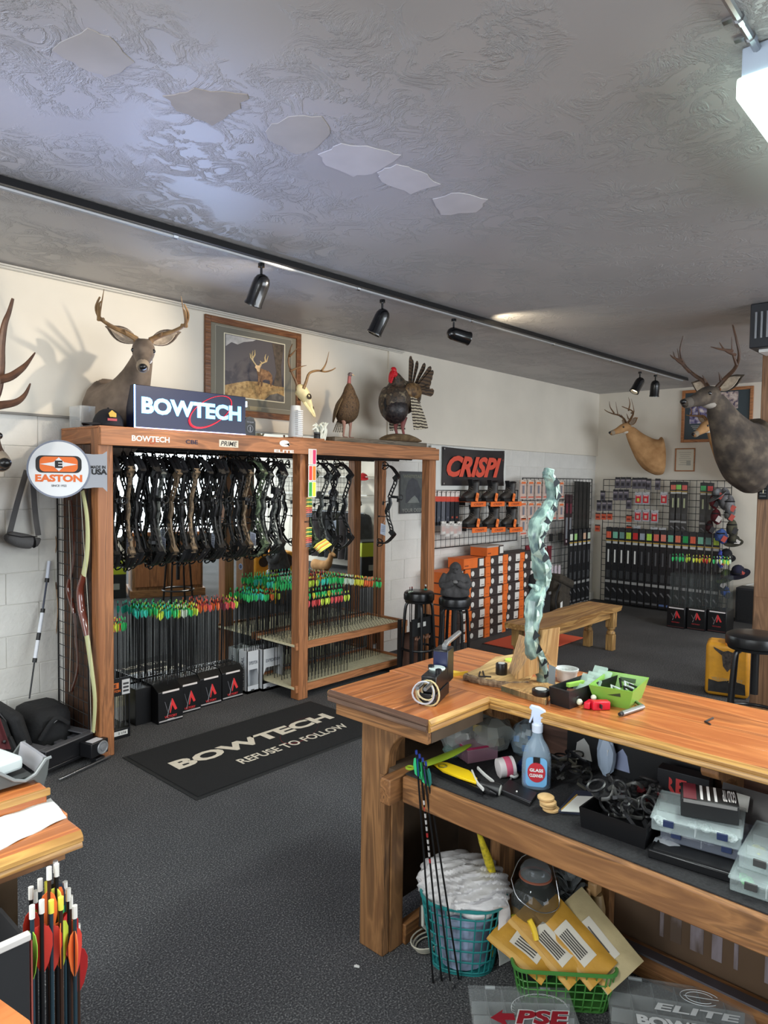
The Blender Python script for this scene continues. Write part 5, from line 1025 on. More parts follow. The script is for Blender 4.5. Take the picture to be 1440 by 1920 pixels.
# corner grid packets
CLP=GLASS((232,206,192),.55,.2)
rowz=[(918,'top'),(958,'second'),(986,'third')]
for r,(py,rn_) in enumerate(rowz):
    for i in range(6 if r<2 else 2):
        p=ony(984+i*14.2,py,4.06); 
        hangpack('orange_packet','clear and orange release packet on the corner grid, %s row, %s'%(rn_,['leftmost','second from left','third from left','third from right','second from right','rightmost'][i]),'packet',(p.x,4.09,p.z),'x',.13,.215,CLP,P((214,196,180),.5),[('orange_arc',0,.075,.09,.022,P((224,112,60),.5),.014),('silver_part',0,.0,.035,.09,P((150,154,168),.35,.5),.014),('orange_foot',0,-.085,.11,.012,P((206,84,60),.5),.014)],tk=.012)
LP=P((34,34,36),.35)
def longpack(c,ax,w,h,col,lab,grp=None,vane=None,style=0,sh=None):
    U=X if ax=='x' else -Y; n=U.cross(Z); t=thing('arrow_package',lab,'arrow pack',V(c)-Z*h/2,group=grp)
    def q_(nm,du,dz,ww,hh,m,off,tt=.0015): part(t,nm,G().prism([(-ww/2,-hh/2),(ww/2,-hh/2),(ww/2,hh/2),(-ww/2,hh/2)],V(c)+U*du+Z*dz+n*off,U,Z,tt),m,world=True)
    q_('tube_pack',0,0,w,h,col,0,.02)
    if style==0:
        q_('header_card',0,h*.47,w*.9,h*.06,P((46,46,48),.5),.0,.023)
        for k in range(4): q_('vane',(k-1.5)*w*.2,h*.40,w*.15,h*.085,vane,.0205,.003)
        q_('gold_band',0,h*.325,w,h*.012,P((196,160,70),.4),.0205); q_('white_label',0,h*.30,w*.8,h*.03,P((190,190,186),.5),.0205)
        q_('vertical_name',0,h*.12,w*.26,h*.17,sh or P((84,84,86),.5),.0205)
        for k in range(3): q_('shaft_window',(k-1)*w*.2,-h*.12,w*.06,h*.10,P((96,98,100),.4),.0205)
        q_('lower_label',0,-h*.22,w*.85,h*.035,P((150,150,148),.5),.0205)
        part(t,'emblem',G().prism([(-w*.35,.0),(w*.3,-h*.05),(w*.34,-h*.035),(-w*.1,.01)],V(c)-Z*h*.31+n*.0205,U,Z,.0015),P((110,110,112),.5),world=True)
        q_('foot_label',0,-h*.46,w*.8,h*.025,P((88,110,160) if c[1]<3.35 else (100,100,102),.5),.0205)
    part(t,'peg_hook',G().tube([V(c)+Z*h*.5-n*.03,V(c)+Z*h*.5+n*.05],.003,5),BLACK,world=True); return t
VC=[(240,110,80),(140,210,180),(120,160,150),(200,230,80),(220,50,50),(170,180,190),(190,240,90),(240,120,100),(240,140,120),(120,190,160),(240,130,100),(40,170,90)]
for i in range(16):
    y=3.97-i*.0885; nm=['first','second','third','fourth','fifth','sixth','seventh','eighth','ninth','tenth','eleventh','twelfth','thirteenth','fourteenth','fifteenth','sixteenth'][i]
    longpack((8.74,y,.52),'y',.078,.98,LP,'%s long arrow package from the corner on the far grid'%nm,None,P(VC[i%12],.5),0,P((225,225,220),.5) if i<5 else (P((84,84,86),.5)))
    if i<2: pass
for i in range(5):
    p=ony(1068+8.2*i,1075,4.05); longpack((p.x,4.06,.55),'x',.085,.92,LP,'%s long arrow package on the corner grid, lower row'%['first','second','third','fourth','fifth'][i],None,P([(230,240,220),(170,220,140),(60,60,60),(220,180,150),(200,210,190)][i],.5),0)
for i in range(2):
    p=ony(1065+7*i,975,4.05); hangpack('maroon_package','slim maroon and silver package on the corner grid, %s'%['left','right'][i],'package',(p.x,4.08,p.z),'x',.07,.62,P((44,30,34),.4),P((60,40,44),.5),[('maroon_label',0,.14,.05,.12,P((110,44,56),.5),.013),('silver_panel',0,-.10,.045,.26,P((150,154,160),.3,.4),.013),('chevron_mark',0,-.26,.03,.03,P((190,170,175),.5),.014)])
for i in range(4):
    p=ony(1082+7.5*i,962,4.05); longpack((p.x,4.08,p.z),'x',.075,.78,P((44,44,42),.35,n=.2,ns=20),'tall dark carbon arrow tube set near the corner, %s'%['first','second','third','fourth'][i],None,None,1)
for i in range(5):
    p=ony(996+10*i,1040+4*(i%2),4.02); hangpack('red_pouch','dark red pouch hanging on the corner grid, %s'%['leftmost','second','middle','fourth','rightmost'][i],'pouch',(p.x,4.07,p.z),'x',.09,.20,P((92,22,34),.7),P((120,30,40),.6),[('white_tag',0,-.10,.03,.08,WHITE,.014)] if i>2 else None)
for i in range(3):
    p=ony(1042+7*i,1070,3.96); hangpack('white_gloves','white arm guard hanging on the corner grid, %s'%['left','middle','right'][i],'arm guard',(p.x,4.02,p.z),'x',.05,.13,P((190,176,184),.7),P((200,190,190),.6))
for i in range(6):
    p=ony(998+i*17,1012-2*i,4.1); card_=hangpack('price_card','small dark price card on the corner grid, %s from left'%['first','second','third','fourth','fifth','sixth'][i],'card',(p.x,4.10,p.z),'x',.07,.09,BLACK,BLACK,None)
# far grid packets
def far(px,py): return onx(px,py,8.76)
RP=P((200,44,52),.5)
for k,(px,py,tm_) in enumerate([(1197,934,'top row left'),(1211,934,'top row second'),(1245,934,'top row right'),(1196,966,'middle row left'),(1211,966,'middle row centre'),(1227,968,'middle row right'),(1194,997,'bottom row left'),(1226,1000,'bottom row centre'),(1242,1001,'bottom row right')]):
    p=far(px,py); hangpack('red_packet','red release aid packet on the far grid, %s'%tm_,'packet',(8.77,p.y,p.z),'y',.088,.155,P((172,176,182),.4),P((190,190,190),.4),[('red_card',0,-.012,.07,.10,RP,.013),('round_product',0,-.022,.030,.042,P((206,176,160) if k!=0 else (200,210,90),.4),.016,.004),('title',0,.03,.05,.012,P((235,200,200),.5),.0145)])
for k,(px,py) in enumerate([(1158,905),(1168,905),(1178,905),(1190,906),(1199,906),(1208,906),(1216,908),(1130,930),(1154,928),(1164,928),(1174,928),(1123,948),(1133,948),(1143,948),(1233,908),(1179,944)]):
    p=far(px,py); hangpack('accessory_packet','small dark accessory packet on the far grid, %s'%['top row, first','top row, second','top row, third','top row, fourth','top row, fifth','top row, sixth','top row, seventh','second row, first','second row, second','second row, third','second row, fourth','third row, first','third row, second','third row, third','top row, last with white card','third row, green topped'][k],'packet',(8.77,p.y,p.z),'y',.062,.14,P((92,88,96),.4),P((46,44,46),.5),[('round_part',0,-.02,.034,.04,P((52,48,52),.3),.013),('label',0,.03,.05,.018,P((150,140,146),.5),.013)])
for k,(px,py) in enumerate([(1121,968),(1132,968),(1143,968),(1120,990),(1179,972),(1179,992)]):
    p=far(px,py); hangpack('orange_card','orange carded packet at left of the far grid, %s'%['first','second','third','lowest','beside the red packets, upper','beside the red packets, lower'][k],'packet',(8.77,p.y,p.z),'y',.065,.09,P((206,90,60),.5),P((60,56,56),.5),[('label',0,-.01,.04,.02,P((120,40,30),.5),.013)])
for k,(px,py) in enumerate([(1263,1005-50),(1273,955),(1284,956),(1319,958),(1332,959)]):
    p=far(px,py); o=longpack((8.75,p.y,p.z),'y',.075,.68,P((60,60,58),.35,n=.2,ns=12),'tall arrow package in the upper part of the far grid, %s'%['first of three','second of three','third of three','left of the right pair','right of the right pair'][k],None,P([(230,120,100),(150,220,110),(225,110,100),(80,180,110),(220,80,80)][k],.5),0,P((170,176,140),.5))
for k in range(6):
    p=far(1265+12.5*k+(8 if k>2 else 0),1024); part(o,'price_card',G().box((8.765,p.y,p.z),(.003,.06,.05)),P((110,130,180),.5),world=True) if k<4 else None
# gloves, caps and bags hanging off the right end of the grid
CL=[((1345,925),'grey hat',(100,102,104),(.16,.12,.13)),((1358,935),'grey camouflage glove pair',(92,92,94),(.14,.14,.26)),((1338,940),'red and black glove',(96,26,30),(.10,.10,.16)),((1368,948),'grey patterned beanie',(104,104,106),(.12,.12,.24)),((1342,968),'dark red pouch',(84,22,30),(.12,.1,.17)),((1372,990),'olive face mask',(70,68,54),(.12,.12,.20)),((1352,1005),'blue and white bag of wipes',(60,84,140),(.14,.10,.16)),((1376,1012),'olive cap',(62,60,48),(.14,.13,.12)),((1362,1040),'black knit cap',(20,20,26),(.14,.13,.15)),((1384,1070),'navy black cap turned sideways',(26,26,48),(.18,.14,.14)),((1362,1078),'black and lime cap',(60,74,40),(.15,.12,.14)),((1360,1110),'blue round pouch',(40,80,160),(.10,.09,.12)),((1350,1048),'blue and red flag packet',(60,70,150),(.07,.04,.20)),((1350,1090),'dark speckled glove',(40,44,46),(.12,.10,.2)),((1330,988),'black red strap',(60,24,28),(.10,.08,.14)),((1366,965),'orange tagged pouch',(96,96,92),(.10,.10,.13))]
for i,((px,py),nm_,c_,d_) in enumerate(CL):
    p=onx(px,py,8.62+.03*(i%3)); t=thing('baseball_cap' if nm_.split()[-1]=='cap' or 'cap turned' in nm_ else 'hanging_'+nm_.split()[-1],nm_+' hanging at the right end of the far grid','accessory',p-Z*d_[2]/2); M_=MIX('cloth_%d'%i,[(.35,[v*.7 for v in c_]),(.5,c_),(.7,[min(255,v*1.35) for v in c_])],14,4,False,.9,.5)
    g=G(); rn=random.Random(i); rz=rn.uniform(-.5,.5)
    if 'cap' in nm_ or 'hat' in nm_:
        g.ball(p,(d_[0]/2,d_[1]/2,d_[2]/2),14); part(t,'crown',g,M_,world=True); part(t,'brim',G().lathe([(0,-.002),(d_[0]*.75,-.006),(d_[0]*.76,0),(0,.004)],p-Z*d_[2]*.25+V((-.02,.0,0)),18,V((-.4,.2+rz,.9)).normalized()),M_,world=True); part(t,'band',G().tube([p+V((math.cos(a)*d_[0]*.49,math.sin(a)*d_[1]*.49,-d_[2]*.2)) for a in [k*PI/8 for k in range(16)]],.006,5,closed=True),BLKR,world=True)
    else:
        g.loft([tuple(p+V((0,0,d_[2]/2)))+(.01,.01,rz),tuple(p+V((.01,0,d_[2]*.35)))+(d_[0]*.35,d_[1]*.3,rz),tuple(p)+(d_[0]*.5,d_[1]*.45,rz),tuple(p-V((0,.01,d_[2]*.35)))+(d_[0]*.45,d_[1]*.4,rz),tuple(p-V((0,0,d_[2]*.5)))+(d_[0]*.2,d_[1]*.2,rz)],12,3); part(t,'body',g,M_,world=True)
        part(t,'cuff',G().tube([p+V((math.cos(a)*d_[0]*.42,math.sin(a)*d_[1]*.42,d_[2]*.2)) for a in [k*PI/6 for k in range(12)]],.008,5,closed=True),BLKR,world=True)
    part(t,'hang_card',G().box(p+V((-.05,-.05,-.03)),(.003,.05,.07),rx=.5),P([(200,90,80),(220,215,210),(60,60,62)][i%3],.5),world=True)
# victory cartons by the far grid
for k in range(3):
    f0,f1=k/3,(k+1)/3; y=2.86-.20*k; t=thing('arrow_carton','low black arrow carton with red emblem by the far grid, %s of three'%['left','middle','right'][k],'carton',(7.95,y-.1,0))
    x_=7.82+.045*k
    part(t,'box',G().mm((x_,y-.192,0),(x_+.26,y,.235)),CART,world=True,bev=.004); part(t,'top_edge',G().mm((x_-.003,y-.18,.215),(x_,y-.02,.228)),P((215,210,210),.5),world=True); part(t,'base_edge',G().mm((x_-.003,y-.185,.012),(x_,y-.008,.018)),P((80,40,40),.5),world=True)
    yc=y-.096
    for nm_,poly,m in (('emblem',[(-.005,-.02),(.0,.06),(.012,.062),(.05,-.01),(.034,-.016),(.014,.02),(.004,-.02)],P((205,50,54),.5)),('emblem',[(-.038,-.045),(-.03,-.045),(.006,.058),(-.002,.058)],P((120,110,112),.5)),('emblem',[(-.052,.03),(-.044,.032),(-.018,-.015),(-.026,-.018)],P((90,80,82),.5))): part(t,nm_,G().prism(poly,(x_-.0006,yc,.13),-Y,Z,.0015),m,world=True)
    text(t,'lettering','VICTORY',P((180,50,54),.5),(x_-.001,yc,.065),-Y,Z,.09,.012,.02,world=True)
    part(t,'clear_sleeve',G().mm((x_+.03,y-.18,.235),(x_+.24,y-.012,.60)),GLASS((120,130,128),.09,.1),world=True)
    for i in range(9):
        c=[[GRN,GRN,LIME],[LIME,YEL,REDC],[GRN,WHT,LIME]][k][i%3 if k else min(2,i//3)]; place_arrow(x_+.05+.045*(i%4),y-.03-.145*(i/8),.24,c,'arrow with %s vanes, %s from left in the %s far carton'%(NM[c],ORD[i],['left','middle','right'][k]),'%s vaned arrows in the cartons by the far grid'%NM[c],.56,tilt=.01)
t=thing('speaker_box','plain black speaker box on the floor by the far wall','speaker',(8.85,2.3,0)); part(t,'cabinet',G().mm((8.70,2.05,0),(8.94,2.405,.40)),P((34,34,38),.7),world=True,bev=.005); part(t,'grille',G().mm((8.692,2.07,.02),(8.70,2.385,.38)),P((26,26,28),.9,bump=.4,bs=120),world=True)
t=thing('white_cable','thin white cable running up the far wall behind the speaker','cable',(8.94,2.2,.4)); part(t,'wire',G().tube(spl([(8.9,2.35,.41),(8.94,2.2,.45),(8.93,2.05,.47),(8.94,1.9,.52)],4),.006,6),WHITE,world=True)
# frames on the far wall
OAK=WOOD('frame_oak',(150,92,52),(184,124,76),1,.35,1.5,knots=False)
t,c,U,W_,H_,nn=framed('photo_display','large oak framed photo display behind the big deer on the far wall',(8.955,3.17,2.74),(8.955,2.36,2.10),'y',.035,OAK,P((58,70,76),.6),.025,'picture')
for k,(du,dv,ww,hh,cc_) in enumerate(((-.21,.02,.20,.22,(120,112,150)),(.13,.17,.22,.20,(190,170,160)),(.16,-.13,.22,.16,(180,150,140)))):
    o=card(t,'photo_print',c+U*du+Z*dv+nn*.008,U,Z,ww,hh,MIX('photo_%d'%k,[(.35,(60,52,90)),(.5,cc_),(.7,(226,214,206))],22,3,False,.4),.002,world=True); 
for k in range(3): card(t,'caption_line',c+U*-.21-Z*(.12+.02*k)+nn*.008,U,Z,.16-.03*k,.007,P((170,170,160),.5),world=True)
t,c,U,W_,H_,nn=framed('small_certificate','small thin framed certificate between the deer mounts on the far wall',(8.955,3.235,2.03),(8.955,2.995,1.742),'y',.014,OAK,P((214,208,190),.5),.014,'certificate')
for k in range(7): card(t,'print_line',c+Z*(.09-.025*k)+nn*.0075,U,Z,.15-.02*(k%3),.004,P((150,146,134),.5),world=True)
card(t,'printed_box',c+U*.045-Z*.04+nn*.0077,U,Z,.05,.06,P((170,168,156),.5),world=True)
# on the column: headlamp-like black device, keys, tag
t=thing('black_camera','black round device with a chrome ring on the column top of the keys','camera',onx(1432,872,5.27)); c=onx(1437,868,5.27)
part(t,'body',G().lathe([(.0,-.01),(.05,-.01),(.052,.06),(.03,.075),(0,.075)],c,20,V((-.6,.6,-.1)).normalized()*-1),BLACK,world=True); part(t,'chrome_ring',G().lathe([(.052,.0),(.057,.006),(.053,.014)],c,22,V((-.6,.6,-.1)).normalized()),P((190,192,196),.2,1),world=True); part(t,'clamp',G().box(c+V((0,-.01,-.06)),(.05,.04,.06)),BLACK,world=True)
t=thing('key_ring','ring of keys and tape roll hanging on the wooden column','keys',onx(1433,898,5.27)); c=onx(1433,893,5.272)
part(t,'tape_roll',G().lathe([(.018,0),(.034,0),(.034,.014),(.018,.014),(.018,0)],c,18,-X),P((196,170,130),.5),world=True)
for i in range(3): part(t,'key',G().prism([(-.006,0),(.006,0),(.008,-.014),(.002,-.018),(.002,-.05),(-.003,-.05),(-.003,-.018),(-.008,-.014)],c+V((-.004*i,0,-.045-.01*i)),V((0,-1,.15*i)).normalized(),Z,.002),P((170,160,130),.3,.9),world=True)
t=thing('black_remote','black multi-button remote tag hanging on the column','remote',onx(1431,937,5.27)); c=onx(1431,922,5.272)
part(t,'case',G().box(c,(.014,.062,.105)),BLKR,world=True,bev=.006)
for i in range(4): part(t,'button',G().box(c+V((-.008,0,.03-.02*i)),(.003,.04,.010)),P((60,60,62),.4),world=True)
part(t,'lanyard',G().tube([c+V((0,0,.05)),c+V((0,.004,.08)),c+V((0,0,.11))],.003,5),P((180,150,90),.6),world=True)
t=thing('leather_tag','small dark plaque hanging off the left side of the column','plaque',onx(1421,905,5.29)); part(t,'plate',G().box(onx(1422,889,5.30)+V((0,.03,0)),(.006,.07,.12),rx=.25),P((60,46,38),.6),world=True)
part(t,'pin',G().ball(onx(1426,869,5.29)+V((0,.02,0)),.008,8),STEEL,world=True)
# yellow target bag
def targetbag(c,w,d,h,lab,rz,print_=True):
    t=thing('target_bag',lab,'target bag',c,rz); YB=P((214,150,40),.5,n=.08,ns=9,bump=.5,bs=12)
    g=G(); n_=8
    g.sheet(lambda u,v:V((0,0,0)),1,1) if 0 else None
    g.box((0,0,h*.46),(w,d,h*.90)); part(t,'bag_body',g,YB,bev=.03)
    part(t,'top_seam',G().box((0,0,h*.93),(w*.96,.04,h*.10)),P((232,140,44),.5),bev=.008)
    part(t,'handle',G().tube(spl([(-.06,0,h*.97),(-.04,0,h*1.04),(.04,0,h*1.04),(.06,0,h*.97)],4),.008,6),WHITE)
    part(t,'printed_insect',G().prism([(-.04,.06),(-.09,.10),(-.10,.12),(-.03,.09),(0,.10),(.03,.09),(.10,.12),(.09,.10),(.04,.06),(.03,-.02),(0,-.06),(-.03,-.02)],(-w/2-.0015,0,h*.58),-Y,Z,.0015),P((60,52,48),.6,n=.4,ns=50))
    part(t,'dark_print',G().prism([(-d*.42,-h*.18),(d*.42,-h*.18),(d*.40,.0),(d*.1,h*.05),(-d*.2,.0),(-d*.42,h*.03)],(-w/2-.0012,0,h*.26),-Y,Z,.0012),P((34,32,32),.7,n=.3,ns=30))
    text(t,'lettering','YELLOW JACKET',P((180,150,100),.5),(-w/2-.003,0,h*.30),-Y,Z,d*.7,.03,.03)
    return t
yb_=onz(1395,1345,0); targetbag((5.66,1.60,0),.24,.30,.44,'yellow archery target bag with insect print under the right bar stool',.25)
t=thing('round_badge','small blue and white round sticker on the lower column','sticker',onx(1427,1215,5.283)); c=onx(1427,1216,5.284)
part(t,'disc',G().lathe([(.038,0),(.038,.002)],c,20,-X),P((130,150,190),.5),world=True); part(t,'print',G().lathe([(.024,0),(.028,.003),(.020,.003)],c,12,-X),P((60,60,80),.5),world=True)
# ------------------------------------------------------------ L-shaped counter
TOPW=WOOD('top_y',(172,92,44),(208,128,70),1,.32,.6,coat=.35); TOPX=WOOD('top_x',(172,92,44),(208,128,70),0,.32,.6,coat=.35); EDG=WOOD('edge',(150,104,52),(208,160,88),1,.4,1.2,knots=False)
BRW=WOOD('brace_z',(112,76,46),(156,112,70),2,.6,1); BRY=WOOD('brace_y',(118,78,46),(160,112,68),1,.6,1.1); BRX=WOOD('brace_x',(118,78,46),(160,112,68),0,.6,1)
PNL=WOOD('panel_y',(84,58,48),(116,84,70),1,.55,.8); DRK=P((86,70,54),.8,n=.15,ns=6)
ct_=thing('work_counter','L-shaped wooden work counter with an orange brown plank top','counter',(2.0,.7,0))
zt=.91; zb=.872
xs=[1.86,1.985,2.105,2.225,2.345]
for i in range(4): part(ct_,'top_board',G().mm((xs[i],-.6,zb),(xs[i+1]-.0008,1.66,zt)),TOPW,world=True,bev=.0012)
ys=[1.232,1.37,1.50,1.645]
for i in range(3): part(ct_,'top_board',G().mm((1.552,ys[i],zb),(1.8592,ys[i+1]-.0008,zt)),TOPX,world=True,bev=.0012)
ED2=WOOD('edge_x',(150,104,52),(208,160,88),0,.4,1.2,knots=False)
def mould(a,b,out,m):
    a,b,out=V(a),V(b),V(out); d=(b-a).normalized(); g=G(); pr=[(0,0),(.006,-.004),(.011,-.010),(.011,-.016),(.007,-.020),(.010,-.024),(.010,-.034),(.004,-.038),(0,-.038)]
    g.prism(pr,a,out,Z,-(b-a).length if (out.cross(Z)).dot(d)<0 else (b-a).length); part(ct_,'edge_moulding',g,m,world=True)
mould((1.86,-.6,zt),(1.86,1.232,zt),-X,EDG); mould((1.552,1.232,zt),(1.86,1.232,zt),-Y,ED2); mould((1.552,1.232,zt),(1.552,1.645,zt),-X,WOOD('edge_d',(84,60,48),(112,84,66),1,.4,1.2,knots=False)); mould((2.345,-.6,zt),(2.345,1.66,zt),X,EDG); mould((1.552,1.645,zt),(2.345,1.66,zt),Y,ED2)
part(ct_,'apron',G().mm((1.566,1.245,.828),(1.584,1.63,.872)),BRY,world=True,bev=.003); part(ct_,'apron',G().mm((1.585,1.246,.828),(1.85,1.262,.872)),DRK,world=True)
part(ct_,'corner_post',G().mm((1.683,1.516,0),(1.716,1.624,.87)),BRW,world=True,bev=.004); part(ct_,'corner_post',G().mm((1.7175,1.512,0),(1.782,1.626,.87)),BRW,world=True,bev=.004)
part(ct_,'foot_block',G().mm((1.783,1.50,0),(2.3,1.535,.07)),BRX,world=True,bev=.003)
def corbel(o,U,h,d,t,m):
    """quarter-curve bracket: U away from the support, height h, depth d"""
    poly=[(0,0),(0,-h),(.02,-h),(.03,-h*.96),(.035,-h*.80)]+[(.035+(d*.72-.035)*(1-math.cos(a)),-h*.80+(h*.52)*math.sin(a)) for a in [i*PI/16 for i in range(1,9)]]+[(d*.80,-h*.24),(d*.86,-h*.20),(d*.95,-h*.17),(d,-h*.10),(d,0)]
    g=G(); g.prism(poly,o,U,Z,t); return part(ct_,'corbel',g,m,world=True,bev=.003)
corbel((1.700,1.515,.870),-Y,.235,.235,.042,BRW); corbel((2.118,1.235,.870),-X,.215,.235,.045,BRW); corbel((2.118,.545,.870),-X,.20,.235,.045,BRW); corbel((2.118,-.25,.870),-X,.20,.235,.045,BRW)
part(ct_,'back_panel',G().mm((2.12,-.6,.660),(2.14,1.50,.870)),PNL,world=True); part(ct_,'side_panel',G().mm((1.80,1.635,.05),(2.33,1.650,.87)),DRK,world=True)
part(ct_,'side_rail',G().mm((1.578,1.400,.59),(1.70,1.442,.672)),BRX,world=True,bev=.004)
part(ct_,'shelf_rail',G().mm((1.628,-.6,.590),(1.665,1.392,.672)),BRY,world=True,bev=.004)
part(ct_,'shelf_deck',G().mm((1.666,-.6,.635),(2.119,1.500,.662)),DRK,world=True); SM=P((38,38,40),.95,n=.2,ns=120,bump=.5,bs=180)
part(ct_,'shelf_liner',G().mm((1.646,-.6,.6725),(2.115,1.395,.676)),SM,world=True)
part(ct_,'divider_board',G().mm((2.02,1.28,0),(2.12,1.32,.634)),BRW,world=True,bev=.003); part(ct_,'stud',G().mm((2.22,.97,0),(2.26,1.06,.634)),BRW,world=True,bev=.003); part(ct_,'stud',G().mm((2.20,.30,0),(2.25,.39,.634)),BRW,world=True,bev=.003)
BP_=MIX('back_board_paint',[(.35,(78,60,44)),(.6,(104,82,62)),(.8,(112,92,74))],3,4,False,.85,0,(1,1,.3)); part(ct_,'back_board',G().mm((2.262,-.6,.05),(2.275,1.63,.87)),BP_,world=True)
for i,(y,w_) in enumerate(((.81,.012),(.765,.034),(.70,.04),(.64,.03),(.585,.012),(.50,.012))): part(ct_,'pale_smear',G().mm((2.2595,y-w_/2,.12),(2.2619,y+w_/2,.60)),MIX('smear',[(.35,(94,78,66)),(.6,(150,140,146)),(.75,(170,162,172))],18,5,False,.9,0,(1,1,.25)),world=True)
part(ct_,'bottom_rail',G().mm((2.19,-.6,0),(2.255,.96,.075)),BRY,world=True,bev=.003); part(ct_,'metal_strip',G().box((2.17,.72,.105),(.055,.62,.006),ry=.2),P((86,82,88),.4,.5),world=True)
# ---- things on the top
def wp(px,py,z=.91): return onz(px,py,z)
vp=thing('bow_press','black bow string tool with steel rods and a looped cream cord on the counter end','tool',(1.70,1.34,zt)); a=wp(808,1312); b=wp(846,1268); d=(V((b.x,b.y,0))-V((a.x,a.y,0))).normalized(); n_=V((-d.y,d.x,0)); M_=Matrix((d,n_,Z)).transposed()
o=V((1.70,1.335,zt)); d=V((.93,.37,0)).normalized(); n_=V((-d.y,d.x,0)); M_=Matrix((d,n_,Z)).transposed(); KB=P((20,20,22),.3)
part(vp,'base_block',G().box(o+d*.02+Z*.018,(.15,.055,.036),M=M_),KB,world=True,bev=.002); part(vp,'main_block',G().box(o+d*.03+Z*.062,(.15,.048,.052),M=M_),KB,world=True,bev=.003); part(vp,'upright_block',G().box(o+d*.12+Z*.085,(.075,.05,.11),M=M_),KB,world=True,bev=.004)
part(vp,'blue_face',G().box(o+d*.081+Z*.112,(.003,.045,.045),M=M_),P((28,34,70),.3),world=True)
part(vp,'bubble_level',G().lathe([(.026,0),(.027,.004),(.025,.006),(0,.006)],o+d*.045+Z*.088,20),P((206,220,214),.15),world=True)
for s in(-1,1): part(vp,'steel_rod',G().cyl(o-d*.12+n_*s*.012+Z*.07,o-d*.04+n_*s*.012+Z*.07,.006),STEEL,world=True); part(vp,'knob',G().lathe([(.010,0),(.010,.012),(.006,.014)],o+d*(.02+.02*s)+n_*s*.018+Z*.088,12),KB,world=True)
part(vp,'crank_handle',G().cyl(o+d*.13+Z*.143,o+d*.16+Z*.150,.009).cyl(o+d*.15+Z*.148,o+d*.28-n_*.01+Z*.158,.0085),P((200,202,205),.25,.8),world=True)
rn=random.Random(5)
for i in range(5):
    rr=.021+.004*(i*2%5); cc=o-d*(.050+.006*i)+Z*(.046-.003*(i%3))+n_*.006*math.sin(i*2); e=(n_*.8+d*(.2-.08*i)).normalized(); part(vp,'cord_loop',G().tube([cc+e*(rr*math.cos(t_))+Z*(rr*1.05*math.sin(t_))-d*.006*math.cos(2*t_) for t_ in [k*PI/9 for k in range(18)]],.0028,5,closed=True),P([(214,200,160),(190,190,196),(208,190,140)][i%3],.7),world=True)
ys_=thing('yellow_square','small yellow metal square guide on the counter behind the string tool','guide',wp(860,1265)); part(ys_,'plate',G().prism([(0,0),(.06,0),(.0,.045)],wp(850,1268),V((.9,-.3,0)).normalized(),V((.2,.9,.3)).normalized(),.004),P((222,184,70),.35),world=True); part(ys_,'lip',G().prism([(0,0),(.06,0),(.06,.012),(0,.012)],wp(850,1268),V((.9,-.3,0)).normalized(),Z,.004),P((214,174,60),.35),world=True)
sl=thing('live_edge_slab','live edge wood slab holding tools on the counter','board',(1.98,1.30,zt))
tops=[wp(872,1274),wp(900,1262),wp(928,1242),wp(975,1235),wp(1000,1262),wp(992,1290),wp(948,1290),wp(905,1283)]
g=G(); g.prism([(p.x,p.y) for p in tops],(0,0,zt),X,Y,.022); part(sl,'slab',g,WOOD('slab',(176,138,84),(216,180,124),0,.6,.8,coat=0),world=True,bev=.002)
e=[wp(872,1274),wp(905,1283),wp(948,1290),wp(992,1290)]; g=G(); g.tube(spl([p+Z*.010 for p in e],6),[.0125+.002*math.sin(i*2.3) for i in range(19)],8); part(sl,'bark_edge',g,MIX('bark',[(.35,(84,62,48)),(.6,(150,126,98)),(.8,(176,156,128))],60,4,False,.9,.6,(1,1,.4)),world=True,label='rough bark edge')
tp_=thing('black_tape_roll','roll of black tape standing on the live edge slab','tape',wp(939,1262,zt+.022)); q=wp(940,1264,zt+.022); part(tp_,'roll',G().lathe([(.019,0),(.020,.002),(.020,.036),(.019,.038),(.012,.038)],q,20),P((18,18,19),.35),world=True); part(tp_,'core',G().lathe([(.012,.0375),(.012,.0395),(.0,.0395)],q,16),P((200,200,196),.6),world=True)
ak=thing('hex_keys','two black hex keys on the live edge slab','hex key',wp(915,1262,zt+.022)); 
for i in range(2):
    a=wp(898+10*i,1268,zt+.025); part(ak,'key',G().tube([a+V((.012,-.02,0)),a,a+V((.05,.03+.01*i,.0))],.0025,6),BLACK,world=True)
st_=thing('riser_stand','wooden block stand with red triangles holding the bow riser','stand',(2.1,1.22,zt)); SW=WOOD('stand',(166,120,70),(206,164,108),2,.5,1,knots=False)
def quad(p,nm,pts,t,m,th=None):
    g=G(); P_=[V(q) for q in pts]; n=(P_[1]-P_[0]).cross(P_[2]-P_[0]).normalized()*t; k=len(P_); g.add(P_+[q+n for q in P_],[tuple(range(k))[::-1],tuple(range(k,2*k))]+[(i,(i+1)%k,k+(i+1)%k,k+i) for i in range(k)]); return part(p,nm,g,m,world=True)
ya,yb2=1.30,1.12
quad(st_,'inclined_board',[ony(955,1278,1.30),ony(972,1272,1.24),ony(993,1198,1.24),ony(980,1192,1.30)],.014,SW)
quad(st_,'side_board',[ony(966,1276,1.245),ony(1010,1262,1.15),ony(1012,1205,1.15),ony(990,1190,1.245)],.010,SW)
quad(st_,'side_board',[ony(1032,1245,1.10),ony(1044,1250,1.08),ony(1050,1176,1.08),ony(1012,1182,1.16),ony(1010,1200,1.16)],.014,SW)
quad(st_,'red_triangle',[ony(988,1240,1.231),ony(1003,1232,1.205),ony(995,1218,1.215)],.002,P((190,60,44),.5)); quad(st_,'red_triangle',[ony(1018,1208,1.15),ony(1035,1200,1.10),ony(1028,1216,1.12)],.002,P((150,40,36),.5))
